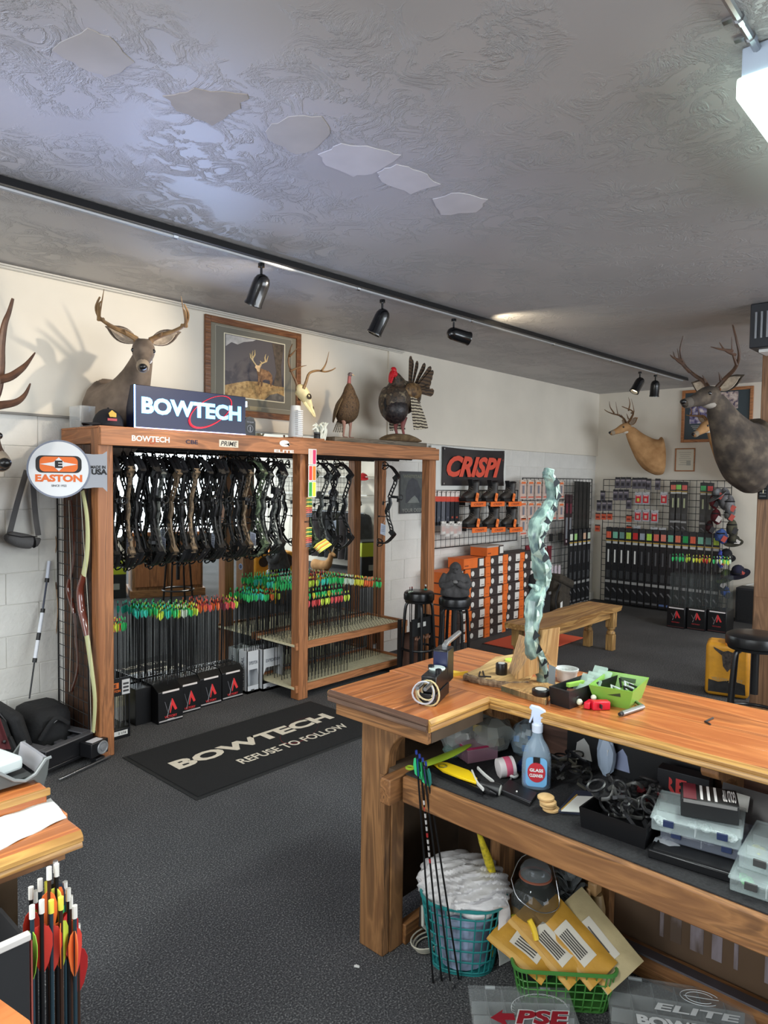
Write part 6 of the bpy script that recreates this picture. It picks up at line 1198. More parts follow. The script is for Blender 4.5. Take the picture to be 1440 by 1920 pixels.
quad(st_,'grey_plate',[ony(1030,1280,1.12),ony(1041,1283,1.10),ony(1043,1213,1.10),ony(1031,1220,1.12)],.008,P((120,130,134),.4,.4))
part(st_,'base_board',G().prism([(p.x,p.y) for p in (wp(962,1296),wp(1000,1276),wp(1050,1288),wp(1040,1302),wp(1008,1310))],(0,0,zt),X,Y,.014),SW,world=True,bev=.001)
rs=thing('bow_riser','tall unfinished mint and silver sculpted bow riser standing in a wooden block','bow riser',ony(1015,1284,1.17)); RM_=MIX('riser_mint',[(.3,(70,86,86)),(.45,(110,136,132)),(.52,(160,188,176)),(.6,(92,112,118)),(.7,(134,158,150))],16,5,False,.22,.3,(1,1,.45))
path=[(1024,884),(1034,905),(1037,930),(1028,955),(1013,978),(1006,1000),(1006,1022),(1012,1045),(1016,1070),(1018,1092),(1010,1110),(1002,1130),(999,1160),(996,1190),(999,1215),(1008,1238),(1016,1262),(1018,1282)]
pp=spl([ony(a,b,1.17-.0*i) for i,(a,b) in enumerate(path)],4); m_=len(pp); vd=V((.74,-.67,0))
def wr(i):
    f=i/(m_-1); return (.014+.016*min(1,f*6)-.005*f)*(1+.18*math.sin(f*31))
g=G(); g.tube(pp,[wr(i)*(1+.06*math.sin(i*1.9)) for i in range(m_)],9,flat=.75,up=tuple(vd)); part(rs,'core',g,RM_,world=True,ang=20)
g=G()
for i in range(3,m_-3,4):
    c0=pp[i]; s=1 if (i//4)%3 else -1; T_=(pp[i+1]-pp[i-1]).normalized(); A_2=vd; r_=wr(i); f_=V((-.67,-.74,0))
    g.add([c0+A_2*r_*.95*s+f_*r_*.4,c0+A_2*r_*.1*s+T_*.022+f_*r_*.95,c0+A_2*r_*.1*s-T_*.022+f_*r_*.95,c0+f_*r_*1.25],[(0,1,3),(0,3,2),(1,2,3),(0,2,1)])
part(rs,'facet_ridges',g,MIX('riser_light',[(.3,(120,144,138)),(.7,(186,204,190))],24,3,False,.2),world=True,ang=10)
for i in list(range(4,30,4))+list(range(52,66,4)):
    g=G()
    c0=pp[i]+vd*wr(i)*.35+V((-.67,-.74,0))*wr(i)*.82; g.add([c0+Z*.020,c0+vd*.017,c0-Z*.016-vd*.004,c0-vd*.008],[(0,1,2,3)]); part(rs,'pocket',g,P((44,50,54),.4,.4),world=True)
part(rs,'grip_spur',G().tube([ony(1012,1108,1.17),ony(1003,1101,1.165),ony(992,1096,1.16)],[.018,.010,.003],8,flat=.7),RM_,world=True)
part(rs,'top_pocket',G().box(ony(1028,888,1.17),(.03,.03,.035),rz=-.8,ry=.2),RM_,world=True,bev=.003)
sb2=thing('wood_block','flat wood block with green edge in front of the stand','board',(1.93,1.08,zt)); q=[wp(940,1296),wp(985,1283),wp(1034,1302),wp(1023,1323)]; g=G(); g.prism([(p.x,p.y) for p in q],(0,0,zt),X,Y,.020); part(sb2,'block',g,SW,world=True,bev=.001); quad(sb2,'green_edge',[q[0]+Z*.001,q[3]+Z*.001,q[3]+Z*.018,q[0]+Z*.018],-.001,P((52,92,80),.6))
pk=thing('black_tape_puck','flat roll of black tape lying on the green edged block','tape',wp(1014,1303,zt+.02)); q=wp(1014,1303,zt+.02); part(pk,'roll',G().lathe([(.026,0),(.028,.003),(.028,.017),(.026,.019),(.018,.019)],q,22),P((18,18,19),.4),world=True); part(pk,'core',G().lathe([(.018,.0185),(.018,.020),(.0,.020)],q,16),P((190,190,186),.5),world=True)
rk2=thing('white_ramekin','white fluted ramekin dish behind the black tray on the counter','dish',wp(1060,1280)); q=wp(1062,1276); g=G(); n2=40; prof=[(.030,0),(.032,.004),(.036,.034),(.040,.036),(.041,.043),(.038,.044),(.034,.010),(.0,.008)]; g.lathe(prof,q,n2)
for i in range(n2*1,n2*3):
    if i%2: 
        r=g.v[i]-q; g.v[i]=q+V((r.x*.96,r.y*.96,r.z))
part(rk2,'dish',g,P((216,220,218),.3),world=True,ang=20)
kt=thing('black_parts_tray','long black tray with clear packets in the middle of the counter','tray',wp(1080,1300)); 
c0=[V((1.935,1.055)),V((1.925,.985)),V((2.255,.955)),V((2.265,1.03))]
def opentray(p,cs,z,h,t,m,flare=1.08):
    c=sum(cs,V((0,0)))/4; outer=[c+(q-c)*flare for q in cs]; g=G(); k=len(cs)
    vs=[V((q.x,q.y,z)) for q in cs]+[V((q.x,q.y,z+h)) for q in outer]+[V(((c+(q-c)*(flare-.0)*(1-t)).x,(c+(q-c)*(flare)*(1-t)).y,z+h)) for q in cs]+[V(((c+(q-c)*(1-t)).x,(c+(q-c)*(1-t)).y,z+.004)) for q in cs]
    fs=[tuple(range(k))[::-1]]
    for i in range(k):
        j=(i+1)%k; fs+=[(i,j,k+j,k+i),(k+i,k+j,2*k+j,2*k+i),(2*k+i,2*k+j,3*k+j,3*k+i)]
    fs.append(tuple(3*k+i for i in range(k))); g.add(vs,fs); return part(p,'tray_body',g,m,world=True)
opentray(kt,c0,zt,.055,.06,P((22,22,24),.4),1.05)
rn=random.Random(9); CLR=GLASS((200,224,212),.45,.15)
for i in range(7): q=V((2.03+.026*i,1.005+rn.uniform(-.02,.02),zt+.035+.004*i)); part(kt,'packet',G().box(q,(.008,.045,.036),rz=rn.uniform(-.3,.3),ry=.7),CLR,world=True)
part(kt,'red_part',G().box((1.985,1.01,zt+.03),(.04,.03,.02),rz=.4),P((90,40,40),.5),world=True); part(kt,'black_part',G().lathe([(.016,0),(.018,.01),(.010,.02)],(1.97,.995,zt+.02),12),BLACK,world=True); part(kt,'green_card',G().box((2.03,1.02,zt+.05),(.07,.012,.012),rz=-.3),P((160,210,90),.5),world=True)
gb=thing('green_basket','lime green plastic basket with cut-out handles on the counter','basket',wp(1150,1300)); GP=P((126,176,70),.35)
c0=[V((2.035,.955)),V((2.055,.855)),V((2.20,.875)),V((2.185,.975))]; opentray(gb,c0,zt,.062,.045,GP,1.30)
part(gb,'handle_slot',G().box((2.032,.900,zt+.045),(.004,.05,.014),rz=.15,ry=-.2),P((40,60,30),.5),world=True); part(gb,'handle_slot',G().box((2.205,.925,zt+.045),(.004,.05,.014),rz=.15,ry=.2),P((50,80,34),.5),world=True)
for i in range(6): q=V((2.09+.018*i,.91+rn.uniform(-.03,.03),zt+.025)); part(gb,'small_part',G().tube([q,q+V((.02,.015,.02)),q+V((.03,-.01,.01))],.004,6),BLACK if i%2 else P((210,214,216),.4),world=True)
rt=thing('red_jig','small red plastic jig tool with white ends in front of the green basket','tool',wp(1122,1328)); q=wp(1125,1330)
part(rt,'body',G().box(q+V((0,0,.014)),(.055,.026,.026),rz=-.7).box(q+V((-.012,.03,.012)),(.045,.018,.02),rz=.1),P((208,28,50),.35),world=True,bev=.003)
part(rt,'white_end',G().ball(q+V((-.025,.055,.016)),.010,10).ball(q+V((.018,.03,.026)),.009,10),P((220,226,200),.4),world=True); part(rt,'window',G().box(q+V((-.015,-.008,.015)),(.004,.02,.012),rz=-.7),BLACK,world=True)
br=thing('bent_rod','bent steel rod with a thick end on the counter beside the red jig','tool',wp(1185,1330)); a,b,c=wp(1166,1338,zt+.008),wp(1205,1325,zt+.008),wp(1190,1315,zt+.008)
part(br,'handle',G().cyl(a,b,.008),P((150,150,146),.35,.8),world=True); part(br,'rod',G().tube([b,b+V((.012,.01,0)),c+V((.01,.012,0))],.0055,8),STEEL,world=True); part(br,'tip',G().cyl(a-(b-a).normalized()*.012,a,.0055),BLACK,world=True)
hx_=thing('hex_key','single black hex key lying at right on the counter top','hex key',wp(1330,1352)); a=wp(1322,1353,zt+.003); part(hx_,'key',G().tube([wp(1332,1358,zt+.003),a,wp(1337,1346,zt+.003)],.0028,6),BLACK,world=True)
sc=thing('small_screw','small steel screw lying beside the slab','screw',wp(905,1250)); part(sc,'shank',G().cyl(wp(905,1251,zt+.004),wp(911,1247,zt+.004),.0035),STEEL,world=True); part(sc,'head',G().cyl(wp(904,1252,zt+.004),wp(905,1251,zt+.004),.006),STEEL,world=True)
bd=thing('blue_tape_rolls','blue and yellow tape rolls behind the slab','tape',wp(958,1248)); q=wp(957,1250); part(bd,'blue_roll',G().lathe([(.012,0),(.022,0),(.022,.016),(.012,.016)],q,18),P((40,60,150),.5),world=True); part(bd,'yellow_roll',G().lathe([(.012,.0165),(.021,.0165),(.021,.028),(.012,.028)],q,18),P((200,220,90),.5),world=True)
# ---- things on the shelf under the top (z = liner)
zs=.6762
def sp_(px,py,z=zs): return onz(px,py,z)
sy=thing('spray_bottle','clear glass cleaner spray bottle with white trigger and blue label','bottle',sp_(1003,1482)); q=sp_(1005,1474); q.z=zs
CBT=GLASS((190,215,235),.35,.05); vdir=math.atan2(-q.y,-q.x)
g=G(); g.loft([(q.x,q.y,zs+.0,.040,.026,vdir),(q.x,q.y,zs+.01,.043,.028,vdir),(q.x,q.y,zs+.08,.043,.028,vdir),(q.x,q.y,zs+.12,.035,.024,vdir),(q.x,q.y,zs+.150,.018,.016,vdir),(q.x,q.y,zs+.170,.014,.014,vdir)],18,4); part(sy,'bottle_body',g,CBT,world=True)
g=G(); g.loft([(q.x,q.y,zs+.003,.036,.022,vdir),(q.x,q.y,zs+.012,.039,.024,vdir),(q.x,q.y,zs+.035,.039,.024,vdir)],16,3); part(sy,'blue_liquid',g,P((40,90,170),.2),world=True)
Fv=V((math.cos(vdir),math.sin(vdir),0)); Sv=V((math.sin(vdir),-math.cos(vdir),0))*-1; Sv=V((-Fv.y,Fv.x,0))
part(sy,'label',G().prism(rr_(.062,.088,.014),q+Fv*.0285+Z*.055,Sv,Z,.002),P((120,180,226),.4),world=True); part(sy,'red_disc',G().prism([(.026*math.cos(k*PI/12),.030*math.sin(k*PI/12)) for k in range(24)],q+Fv*.031+Z*.055,Sv,Z,.001),P((196,50,62),.4),world=True)
part(sy,'black_tab',G().box(q+Fv*.031+Z*.092,(.002,.020,.018),rz=vdir),BLACK,world=True)
for k,s_ in enumerate(('GLASS','CLEANER')): text(sy,'lettering',s_,P((240,240,240),.4),q+Fv*.0325+Z*(.062-.016*k),Sv,Z,.040,.010,.04,world=True)
g=G(); g.lathe([(.016,.168),(.017,.19),(.013,.195)],V((q.x,q.y,zs)),16); part(sy,'collar',g,P((214,224,240),.4),world=True)
g=G(); tl=Sv*-1; pr=[(-.012,0),(.014,0),(.018,.02),(.030,.035),(.022,.042),(.004,.052),(-.020,.056),(-.026,.048),(-.018,.042),(-.020,.02),(-.026,.004),(-.021,.002),(-.014,.02)]
g.prism(pr,q+Z*.192+Fv*-.008,Sv,Z,.016); part(sy,'trigger_head',g,P((206,220,244),.4),world=True,bev=.002)
for i in range(4):
    q=sp_(1027+(i%2)*2-(3 if i==3 else 0)+2*(i==0),1520); t=solo('cork_disc',G().lathe([(.0,0),(.019,0),(.0235,.003),(.0235,.0075),(.0195,.0105),(0,.0105)],(q.x+[.005,.001,-.004,-.002][i],q.y+[-.004,.003,-.002,.004][i],zs+.0108*i),22),WOOD('disc',(190,150,96),(222,188,134),0,.6,1,knots=False),'round wood disc, %s in the stack of four beside the spray bottle'%['lowest','second from bottom','third from bottom','topmost'][i],'disc')
def flat(nm,lab,cat,pts,z,h,m,bev=.002):
    t=thing(nm,lab,cat,sum([V(p) for p in pts],V((0,0,0)))/len(pts)); t.location.z=z; g=G(); g.prism([(p.x,p.y) for p in pts],(0,0,z),X,Y,h); part(t,'body',g,m,world=True,bev=bev); return t
t=flat('black_tablet','flat black slab case in front of the spray bottle','case',[sp_(934,1487),sp_(994,1513),sp_(1008,1494),sp_(955,1468)],zs,.012,BLACK); part(t,'lid_seam',G().tube([sp_(942,1482,zs+.0125),sp_(996,1504,zs+.0125)],.0015,5),P((70,70,74),.4),world=True); part(t,'light',G().ball(sp_(969,1484,zs+.013),.003,8),WHITE,world=True)
t=flat('clipboard_card','white printed card on a dark folder beside the wood discs','card',[sp_(1046,1525),sp_(1110,1531),sp_(1136,1492),sp_(1078,1487)],zs,.010,P((46,50,66),.5)); g=G(); g.prism([(p.x,p.y) for p in (sp_(1052,1519,.69),sp_(1106,1522,.69),sp_(1130,1493,.69),sp_(1082,1491,.69))],(0,0,zs+.0102),X,Y,.002); part(t,'white_card',g,P((214,214,208),.6),world=True); part(t,'black_square',G().box(sp_(1112,1508,zs+.0125)+V((0,0,.0008)),(.022,.022,.001),rz=.4),BLACK,world=True); part(t,'gold_edge',G().tube([sp_(1053,1518,zs+.012),sp_(1082,1490,zs+.012)],.002,5),P((190,150,60),.4),world=True)
# yellow knife etc. 
t=thing('yellow_knife','bright yellow fixed knife sheath lying at the left of the shelf','knife',sp_(850,1450)); q=[sp_(808,1428,.70),sp_(838,1430,.70),sp_(858,1437,.70),sp_(880,1445,.70),sp_(895,1460,.70),sp_(893,1468,.70),sp_(860,1457,.70),sp_(830,1445,.70)]; g=G(); g.prism([(p.x,p.y) for p in q],(0,0,.694),X,Y,.008); part(t,'sheath',g,P((236,198,24),.35),world=True,bev=.002); part(t,'finger_ring',G().tube([sp_(830,1436,.703)+V((.013*math.cos(a),.013*math.sin(a),0)) for a in [k*PI/8 for k in range(16)]],.0025,5,closed=True),P((120,110,30),.4),world=True); part(t,'black_backing',G().prism([(p.x,p.y) for p in (sp_(797,1442),sp_(905,1492),sp_(900,1468),sp_(812,1428))],(0,0,zs),X,Y,.016),KB,world=True)
t=thing('green_scraper','lime green plastic scraper with a hole sticking out over the shelf end','tool',sp_(800,1420)); g=G(); q=[V((1.655,1.372,.70)),V((1.69,1.352,.705)),V((1.78,1.32,.72)),V((1.86,1.30,.735))]; g.tube(spl(q,4),[.008,.009,.011,.014,.016,.018,.019,.019,.018,.016,.014,.011,.007],8,flat=.3,up=(0,1,0)); part(t,'blade',g,P((150,176,50),.4),world=True); part(t,'ring_end',G().tube([q[0]+V((-.010+.011*math.cos(a),.004+.011*math.sin(a),0)) for a in [k*PI/8 for k in range(16)]],.004,6,closed=True),P((150,176,50),.4),world=True)
def bag(nm,lab,c,d,m,seed,inner=None):
    t=thing(nm,lab,'packet',c); rn=random.Random(seed); g=G(); g.ball(V(c)+Z*d[2]*.5,(d[0]/2,d[1]/2,d[2]/2),14); g.v=[p+V((rn.uniform(-.12,.12)*d[0]*.5,rn.uniform(-.12,.12)*d[1]*.5,rn.uniform(-.15,.15)*d[2]*.4)) for p in g.v]; part(t,'wrap',g,m,world=True,ang=15)
    for k in range(6):
        q=V(c)+V((rn.uniform(-.3,.3)*d[0],rn.uniform(-.3,.3)*d[1],d[2]*(.3+.08*k))); part(t,'content',G().box(q,(d[0]*.3,d[1]*.18,d[2]*.16),rz=rn.uniform(0,3),ry=rn.uniform(-.4,.4)),P((inner or [(60,110,100),(200,210,206)])[k%2],.4),world=True)
    return t
bag('green_packet_bag','clear bag of green packets behind the yellow knife',sp_(852,1418),(.09,.07,.05),GLASS((150,190,180),.4,.2),1)
bag('clear_plastic_bag','crumpled clear plastic bag of parts at the back left of the shelf',(1.98,1.30,zs),(.17,.16,.13),GLASS((190,196,190),.42,.25),2,[(120,120,110),(150,130,50)])
bag('blue_packet_bag','clear bag with a bright blue packet deep in the left shelf',(2.04,1.20,zs),(.12,.10,.12),GLASS((160,180,190),.4,.25),4,[(30,120,200),(190,196,200)])
bag('clear_tube_bag','bag of clear vane tubes leaning on the clear bag',(1.90,1.37,zs),(.16,.10,.13),GLASS((196,200,198),.45,.25),6,[(150,150,146),(180,182,180)])
bag('silver_packet','crumpled foil packet near the black parts bin',sp_(1252,1595),(.06,.07,.03),GLASS((190,196,202),.6,.1),7,[(220,225,230),(190,60,60)])
bag('white_spray_packet','blue and white packet standing behind the black straps',(2.07,.93,zs),(.03,.06,.13),P((170,186,206),.4),8,[(230,235,240),(60,90,170)])
t=thing('pink_parts_box','clear pink edged parts box behind the white pliers','box',sp_(893,1415)); q=sp_(893,1420); part(t,'lid',G().box(q+V((0,0,.055)),(.12,.085,.006),rz=-.4,rx=.2),GLASS((220,190,200),.5,.1),world=True); part(t,'rim',G().tube([q+Matrix.Rotation(-.4,3,'Z')@V((x,y,.05)) for x,y in ((-.06,-.042),(.06,-.042),(.06,.042),(-.06,.042))],.004,6,closed=True),P((170,50,90),.4),world=True); part(t,'tray',G().box(q+Z*.025,(.115,.08,.045),rz=-.4),GLASS((210,160,180),.45,.1),world=True)
for k in range(4): part(t,'white_stick',G().box(q+V((-.03+.02*k,.005,.04)),(.004,.06,.004),rz=.5),WHITE,world=True)
t=thing('label_roll','roll of white and pink printed labels lying on its side','roll',sp_(948,1440)); q=sp_(948,1438,zs+.030); ax=V((.75,-.55,.1)).normalized(); part(t,'roll',G().lathe([(.018,-.025),(.030,-.025),(.030,.025),(.018,.025)],q,22,ax),P((216,210,210),.6),world=True); part(t,'core',G().lathe([(.012,-.024),(.018,-.024),(.018,.026),(.012,.026)],q,18,ax),P((120,110,170),.4),world=True); part(t,'pink_print',G().lathe([(.0305,-.006),(.0308,-.004),(.0308,.012),(.0305,.014)],q,22,ax),P((206,90,120),.6),world=True)
t=thing('white_pliers','pair of white handled black pliers on the shelf','pliers',sp_(905,1470)); 
for l in ([(885,1446),(893,1465),(906,1480)],[(896,1440),(908,1452),(925,1466)]): part(t,'handle',G().tube(spl([sp_(a,b,zs+.022) for a,b in l],4),.006,8,flat=.6),P((214,214,210),.4),world=True)
part(t,'jaws',G().tube([sp_(906,1478,zs+.02),sp_(918,1486,zs+.018),sp_(930,1490,zs+.012)],[.010,.008,.003],8,flat=.5),BLACK,world=True)
t=thing('head_torch','black torch with a pale lens beside the pliers','torch',sp_(930,1480)); q=sp_(925,1478,zs+.018); d_=V((.3,-.95,-.1)).normalized(); part(t,'barrel',G().lathe([(.012,-.04),(.013,-.02),(.018,.0),(.018,.02)],q,16,d_),BLACK,world=True); part(t,'lens',G().lathe([(.016,.0205),(.014,.022),(0,.022)],q,16,d_),P((190,192,186),.15),world=True)
t=thing('white_clip','white and black folding clip lying by the label roll','clip',sp_(963,1450)); q=sp_(963,1452,zs+.012); part(t,'ring',G().tube([q+V((.014*math.cos(a),.010*math.sin(a),.004*math.sin(a))) for a in [k*PI/8 for k in range(16)]],.0045,6,closed=True),P((214,216,214),.4),world=True); part(t,'stem',G().tube([q+V((-.01,0,-.004)),sp_(950,1478,zs+.006)],.003,6),P((120,122,120),.4),world=True)
t=thing('blue_bin','dark blue tool handle beside the spray bottle','tool',sp_(985,1450)); part(t,'handle',G().tube([sp_(972,1440,zs+.02),sp_(985,1425,zs+.03)],.012,8),P((24,44,96),.4),world=True)
# jumble of straps behind the bottle
def jumble(nm,lab,c,d,n,seed,cols,r=.004):
    t=thing(nm,lab,'parts',c); rn=random.Random(seed)
    for i in range(n):
        q=V(c)+V((rn.uniform(-.5,.5)*d[0],rn.uniform(-.5,.5)*d[1],.012+rn.random()*d[2])); k=i%4; m=P(cols[i%len(cols)],.45)
        M3=Matrix.Rotation(rn.uniform(0,6),3,'Z')@Matrix.Rotation(rn.uniform(-1,1),3,'X')
        if k==0: R_=rn.uniform(.012,.026); part(t,'ring',G().tube([q+M3@V((R_*math.cos(a),R_*math.sin(a),0)) for a in [j*PI/7 for j in range(14)]],r,5,closed=True),m,world=True)
        elif k==1: part(t,'bracket_part',G().box(q,(rn.uniform(.02,.05),.012,.008),M=M3).box(q+M3@V((.015,.01,0)),(.012,.03,.008),M=M3),m,world=True)
        elif k==2: part(t,'strap',G().tube(spl([q+M3@V((-.03,0,0)),q+M3@V((-.01,.02,.01)),q+M3@V((.02,.0,.0)),q+M3@V((.03,-.02,.01))],3),.005,6,flat=.3),m,world=True)
        else: part(t,'knob_part',G().lathe([(.005,-.012),(.010,-.010),(.010,.004),(.006,.006),(.006,.012)],q,10,M3@Z),m,world=True)
    return t
jumble('cable_pile','tangle of black straps and rings right of the spray bottle',(1.97,1.02,zs),(.16,.16,.06),26,11,[(28,28,30),(44,44,42),(60,58,50)],.003)
bi=thing('black_parts_bin','square black bin heaped with black bow accessories','bin',sp_(1165,1560)); c0=[V((1.715,.835)),V((1.72,.665)),V((1.86,.665)),V((1.855,.835))]; opentray(bi,c0,zs,.055,.05,KB,1.06)
j=jumble('bow_accessories','heap of black bow sights and rests in the square bin','x' and (1.79,.75,zs+.03),(.13,.15,.07),44,12,[(26,26,28),(36,36,38),(70,70,68),(22,22,24)])
jumble('loose_accessories','black accessories scattered behind the square bin',(1.95,.72,zs),(.16,.20,.05),24,13,[(26,26,28),(40,38,38),(90,30,34)])
# backing pads at the panel
t=thing('dark_catalogue','black poster panels with white shapes leaning on the back panel','poster',(2.09,.85,zs)); part(t,'panel',G().mm((2.100,.62,zs),(2.108,1.08,zs+.115)),BLACK,world=True); 
for k,(y,w_,c_) in enumerate(((1.02,.06,(200,200,196)),(.95,.04,(190,196,210)),(.89,.05,(150,160,190)))): part(t,'white_shape',G().prism([(-w_/2,0),(w_/2,0),(w_*.3,.05),(0,.07),(-w_*.4,.05)],(2.0995,y,zs+.02),-Y,Z,.0015),P(c_,.5),world=True)
t=thing('red_letter_box','dark box with outlined red letters behind the accessories','box',(2.03,.66,zs)); part(t,'box_body',G().box((2.04,.68,zs+.05),(.05,.14,.10),rz=.1),P((26,26,30),.5),world=True,bev=.002); text(t,'lettering','RE',P((190,60,60),.5),(2.012,.70,zs+.06),-Y,Z,.07,.045,.03,world=True)
t=thing('marker_pens','blue, white and black marker pens lying beside the red letter box','pen',(2.0,.60,zs)); 
for k,c_ in enumerate([(40,50,120),(200,205,215),(26,26,28),(220,60,50)]): a=V((1.985,.62-.014*k,zs+.02+.005*k)); part(t,'pen',G().cyl(a,a+V((.07,-.02,.035)),.006,n=8),P(c_,.4),world=True)
t['label']='bundle of four marker pens beside the red letter box'
t=thing('black_case_lid','black flat case at the bottom of the tackle box pile','case',sp_(1335,1600)); TBX=GLASS((206,222,222),.24,.12)
def tackle(nm,lab,c,d,rz,m,cells,colrs,latch=(30,44,80)):
    t=thing(nm,lab,'tackle box',c,rz); w_,l_,h_=d
    part(t,'base_shell',G().box((0,0,h_*.42),(w_,l_,h_*.80)),m,bev=.004); part(t,'lid',G().box((0,0,h_*.90),(w_*1.04,l_*1.03,h_*.18)),m,bev=.003)
    for i in range(1,cells[0]): part(t,'divider',G().box((-w_/2+w_*i/cells[0],0,h_*.45),(.002,l_*.96,h_*.6)),GLASS((220,226,226),.5,.2))
    for i in range(1,cells[1]): part(t,'divider',G().box((0,-l_/2+l_*i/cells[1],h_*.45),(w_*.96,.002,h_*.6)),GLASS((220,226,226),.5,.2))
    for s in(-.3,.3): part(t,'latch',G().box((-w_*.52,s*l_,h_*.72),(.006,l_*.12,h_*.45)),P(latch,.4),bev=.001)
    rn=random.Random(int(c[1]*1000)); 
    for i in range(len(colrs)): q=V((rn.uniform(-.38,.38)*w_,rn.uniform(-.4,.4)*l_,h_*.4)); part(t,'small_parts',G().ball(q,(.016,.016,h_*.28),8).ball(q+V((.012,.01,0)),(.012,.012,h_*.22),8),P(colrs[i],.5,n=.3,ns=120))
    return t
part(t,'body',G().box((1.80,.545,zs+.011),(.16,.20,.022),rz=.12),KB,world=True,bev=.003); part(t,'lid_line',G().box((1.80,.545,zs+.0235),(.14,.18,.003),rz=.12),BLACK,world=True); t.location=(1.80,.545,zs)
tackle('tackle_box','grey clear tackle box under the pale one on the pile',(1.835,.555,zs+.0255),(.15,.19,.032),.15,GLASS((120,126,140),.45,.15),(3,2),[(90,94,104)]*3)
tackle('tackle_box','pale clear tackle box with dark latches on top of the pile',(1.82,.570,zs+.0590),(.17,.20,.036),.22,TBX,(3,2),[(190,210,200)]*4)
t=thing('black_arrow_box','small black printed box on top of the clear tackle boxes','box',(1.83,.55,zs+.096),.35); part(t,'box_body',G().box((0,0,.024),(.10,.13,.046)),BLACK,bev=.002); part(t,'maroon_panel',G().box((.0,.045,.0478),(.095,.03,.001)),P((96,30,40),.5)); 
for k in range(3): part(t,'white_stripe',G().box((0,.018-.016*k,.0482),(.085,.006,.001)),P((210,206,204),.5))
text(t,'lettering','GOLD TIP',P((210,206,204),.5),(0,-.045,.0485),Y*1,-X,.03,.07,.02); part(t,'edge_strip',G().box((-.0505,0,.042),(.001,.12,.008)),P((120,118,116),.5))
tackle('tackle_box','clear tackle box with green and white parts at the right edge of the shelf',(1.79,.355,zs),(.20,.22,.036),.1,TBX,(3,3),[(90,200,110),(230,230,225),(220,225,220),(80,190,90),(200,200,200)],(60,60,60))
tackle('tackle_box','upper clear tackle box with yellow and pink parts at the right edge',(1.83,.345,zs+.038),(.20,.22,.036),.06,TBX,(3,3),[(220,190,60),(230,100,130),(226,200,80),(220,90,120)],(60,60,60))
t=thing('grey_labels','grey labelled card leaning behind the tackle box pile','card',(2.0,.47,zs)); part(t,'card',G().box((1.99,.50,zs+.06),(.008,.14,.11),ry=.5),P((70,66,66),.5),world=True); part(t,'white_ticket',G().box((1.975,.52,zs+.085),(.003,.05,.04),ry=.5),P((210,210,206),.5),world=True)
# arrows and vanes hanging at the shelf end
for k,(px,py,bx_,by_,c_) in enumerate(((782,1440,812,1842,(30,80,160)),(787,1455,828,1838,(60,200,120)),(792,1448,846,1855,(70,60,120)),(798,1462,860,1835,(40,120,110)))):
    b_=onz(bx_,by_,.004); a_=onx(781+6*k,1414+7*k,1.598+.004*k); D=(a_-b_).normalized(); L=(a_-b_).length; t=thing('arrow','black arrow with %s vanes leaning on the shelf end, %s'%(['blue','green','violet','teal'][k],['leftmost foot','second foot','third foot','rightmost foot'][k]),'arrow',b_,group=None)
    part(t,'shaft',G().cyl(b_,b_+D*L,.0030,n=8),SH,world=True); part(t,'insert_point',G().tube([b_+D*.0,b_+D*.03],.0036,8),P((150,150,150),.3,.8) if k==2 else BLACK,world=True)
    A_2=D.cross(X).normalized(); B_2=D.cross(A_2)
    for q in range(3): u=A_2*math.cos(q*2.094+.4)+B_2*math.sin(q*2.094+.4); part(t,'vane',G().prism([(.0,L-.075),(.010,L-.065),(.013,L-.035),(.009,L-.014),(0,L-.012)],b_,u,D,.001),P(c_ if q else (60,200,130),.45),world=True)
    part(t,'nock',G().cyl(b_+D*L,b_+D*(L+.012),.0036,n=8),P((40,60,140),.4),world=True)
    if k==1:
        for j in range(10): part(t,'print_mark',G().cyl(b_+D*(.42+.022*j),b_+D*(.434+.022*j),.0033,n=8),P((210,206,204) if j%4 else (190,50,50),.5),world=True)
# ---- under the counter
TL=P((40,130,130),.4); lb_=thing('laundry_basket','teal wire-look basket stuffed with white bags under the counter','basket',(1.84,1.28,0))
def oval(z,f,n=28,cx=1.875,cy=1.325,a=.115,b=.125,rz=.55):
    return [V((cx+f*(a*math.copysign(abs(math.cos(t))**.7,math.cos(t))*math.cos(rz)-b*math.copysign(abs(math.sin(t))**.7,math.sin(t))*math.sin(rz)),cy+f*(a*math.copysign(abs(math.cos(t))**.7,math.cos(t))*math.sin(rz)+b*math.copysign(abs(math.sin(t))**.7,math.sin(t))*math.cos(rz)),z)) for t in [2*PI*k/n for k in range(n)]]
part(lb_,'rim',G().tube(oval(.235,1.12),.006,6,closed=True),TL,world=True)
g=G()
for z,f in ((.012,.84),(.05,.89),(.09,.94),(.13,.99),(.17,1.03),(.205,1.08)): g.tube(oval(z,f),.0030,5,closed=True)
part(lb_,'hoops',g,TL,world=True); g=G(); o0=oval(.008,.83); o1=oval(.235,1.12)
for k in range(28): g.tube([o0[k],o1[k]],.0026,5)
part(lb_,'ribs',g,TL,world=True); g=G(); g.add(oval(.006,.84),[tuple(range(28))]); part(lb_,'floor_pan',G().prism([(p.x,p.y) for p in oval(0,.84)],(0,0,.001),X,Y,.006),TL,world=True)
PB=P((216,214,214),.45,n=.04,ns=12,bump=.5,bs=14)
def crumple(nm,lab,c,d,seed,n=20,par=None):
    rn=random.Random(seed); ph=[(rn.uniform(2,11),rn.uniform(2,11),rn.uniform(0,6)) for _ in range(8)]; g=G(); g.ball((0,0,0),1,n)
    out=[]
    for p in g.v:
        k=1+.085*sum(abs(math.sin(a*p.x+b*p.y*1.3+c_+p.z*a))-.5 for a,b,c_ in ph)/1.6; out.append(V(c)+V((p.x*d[0]*k,p.y*d[1]*k,p.z*d[2]*k)))
    g.v=out; return solo(nm,g,PB,lab,'bag',ang=22)
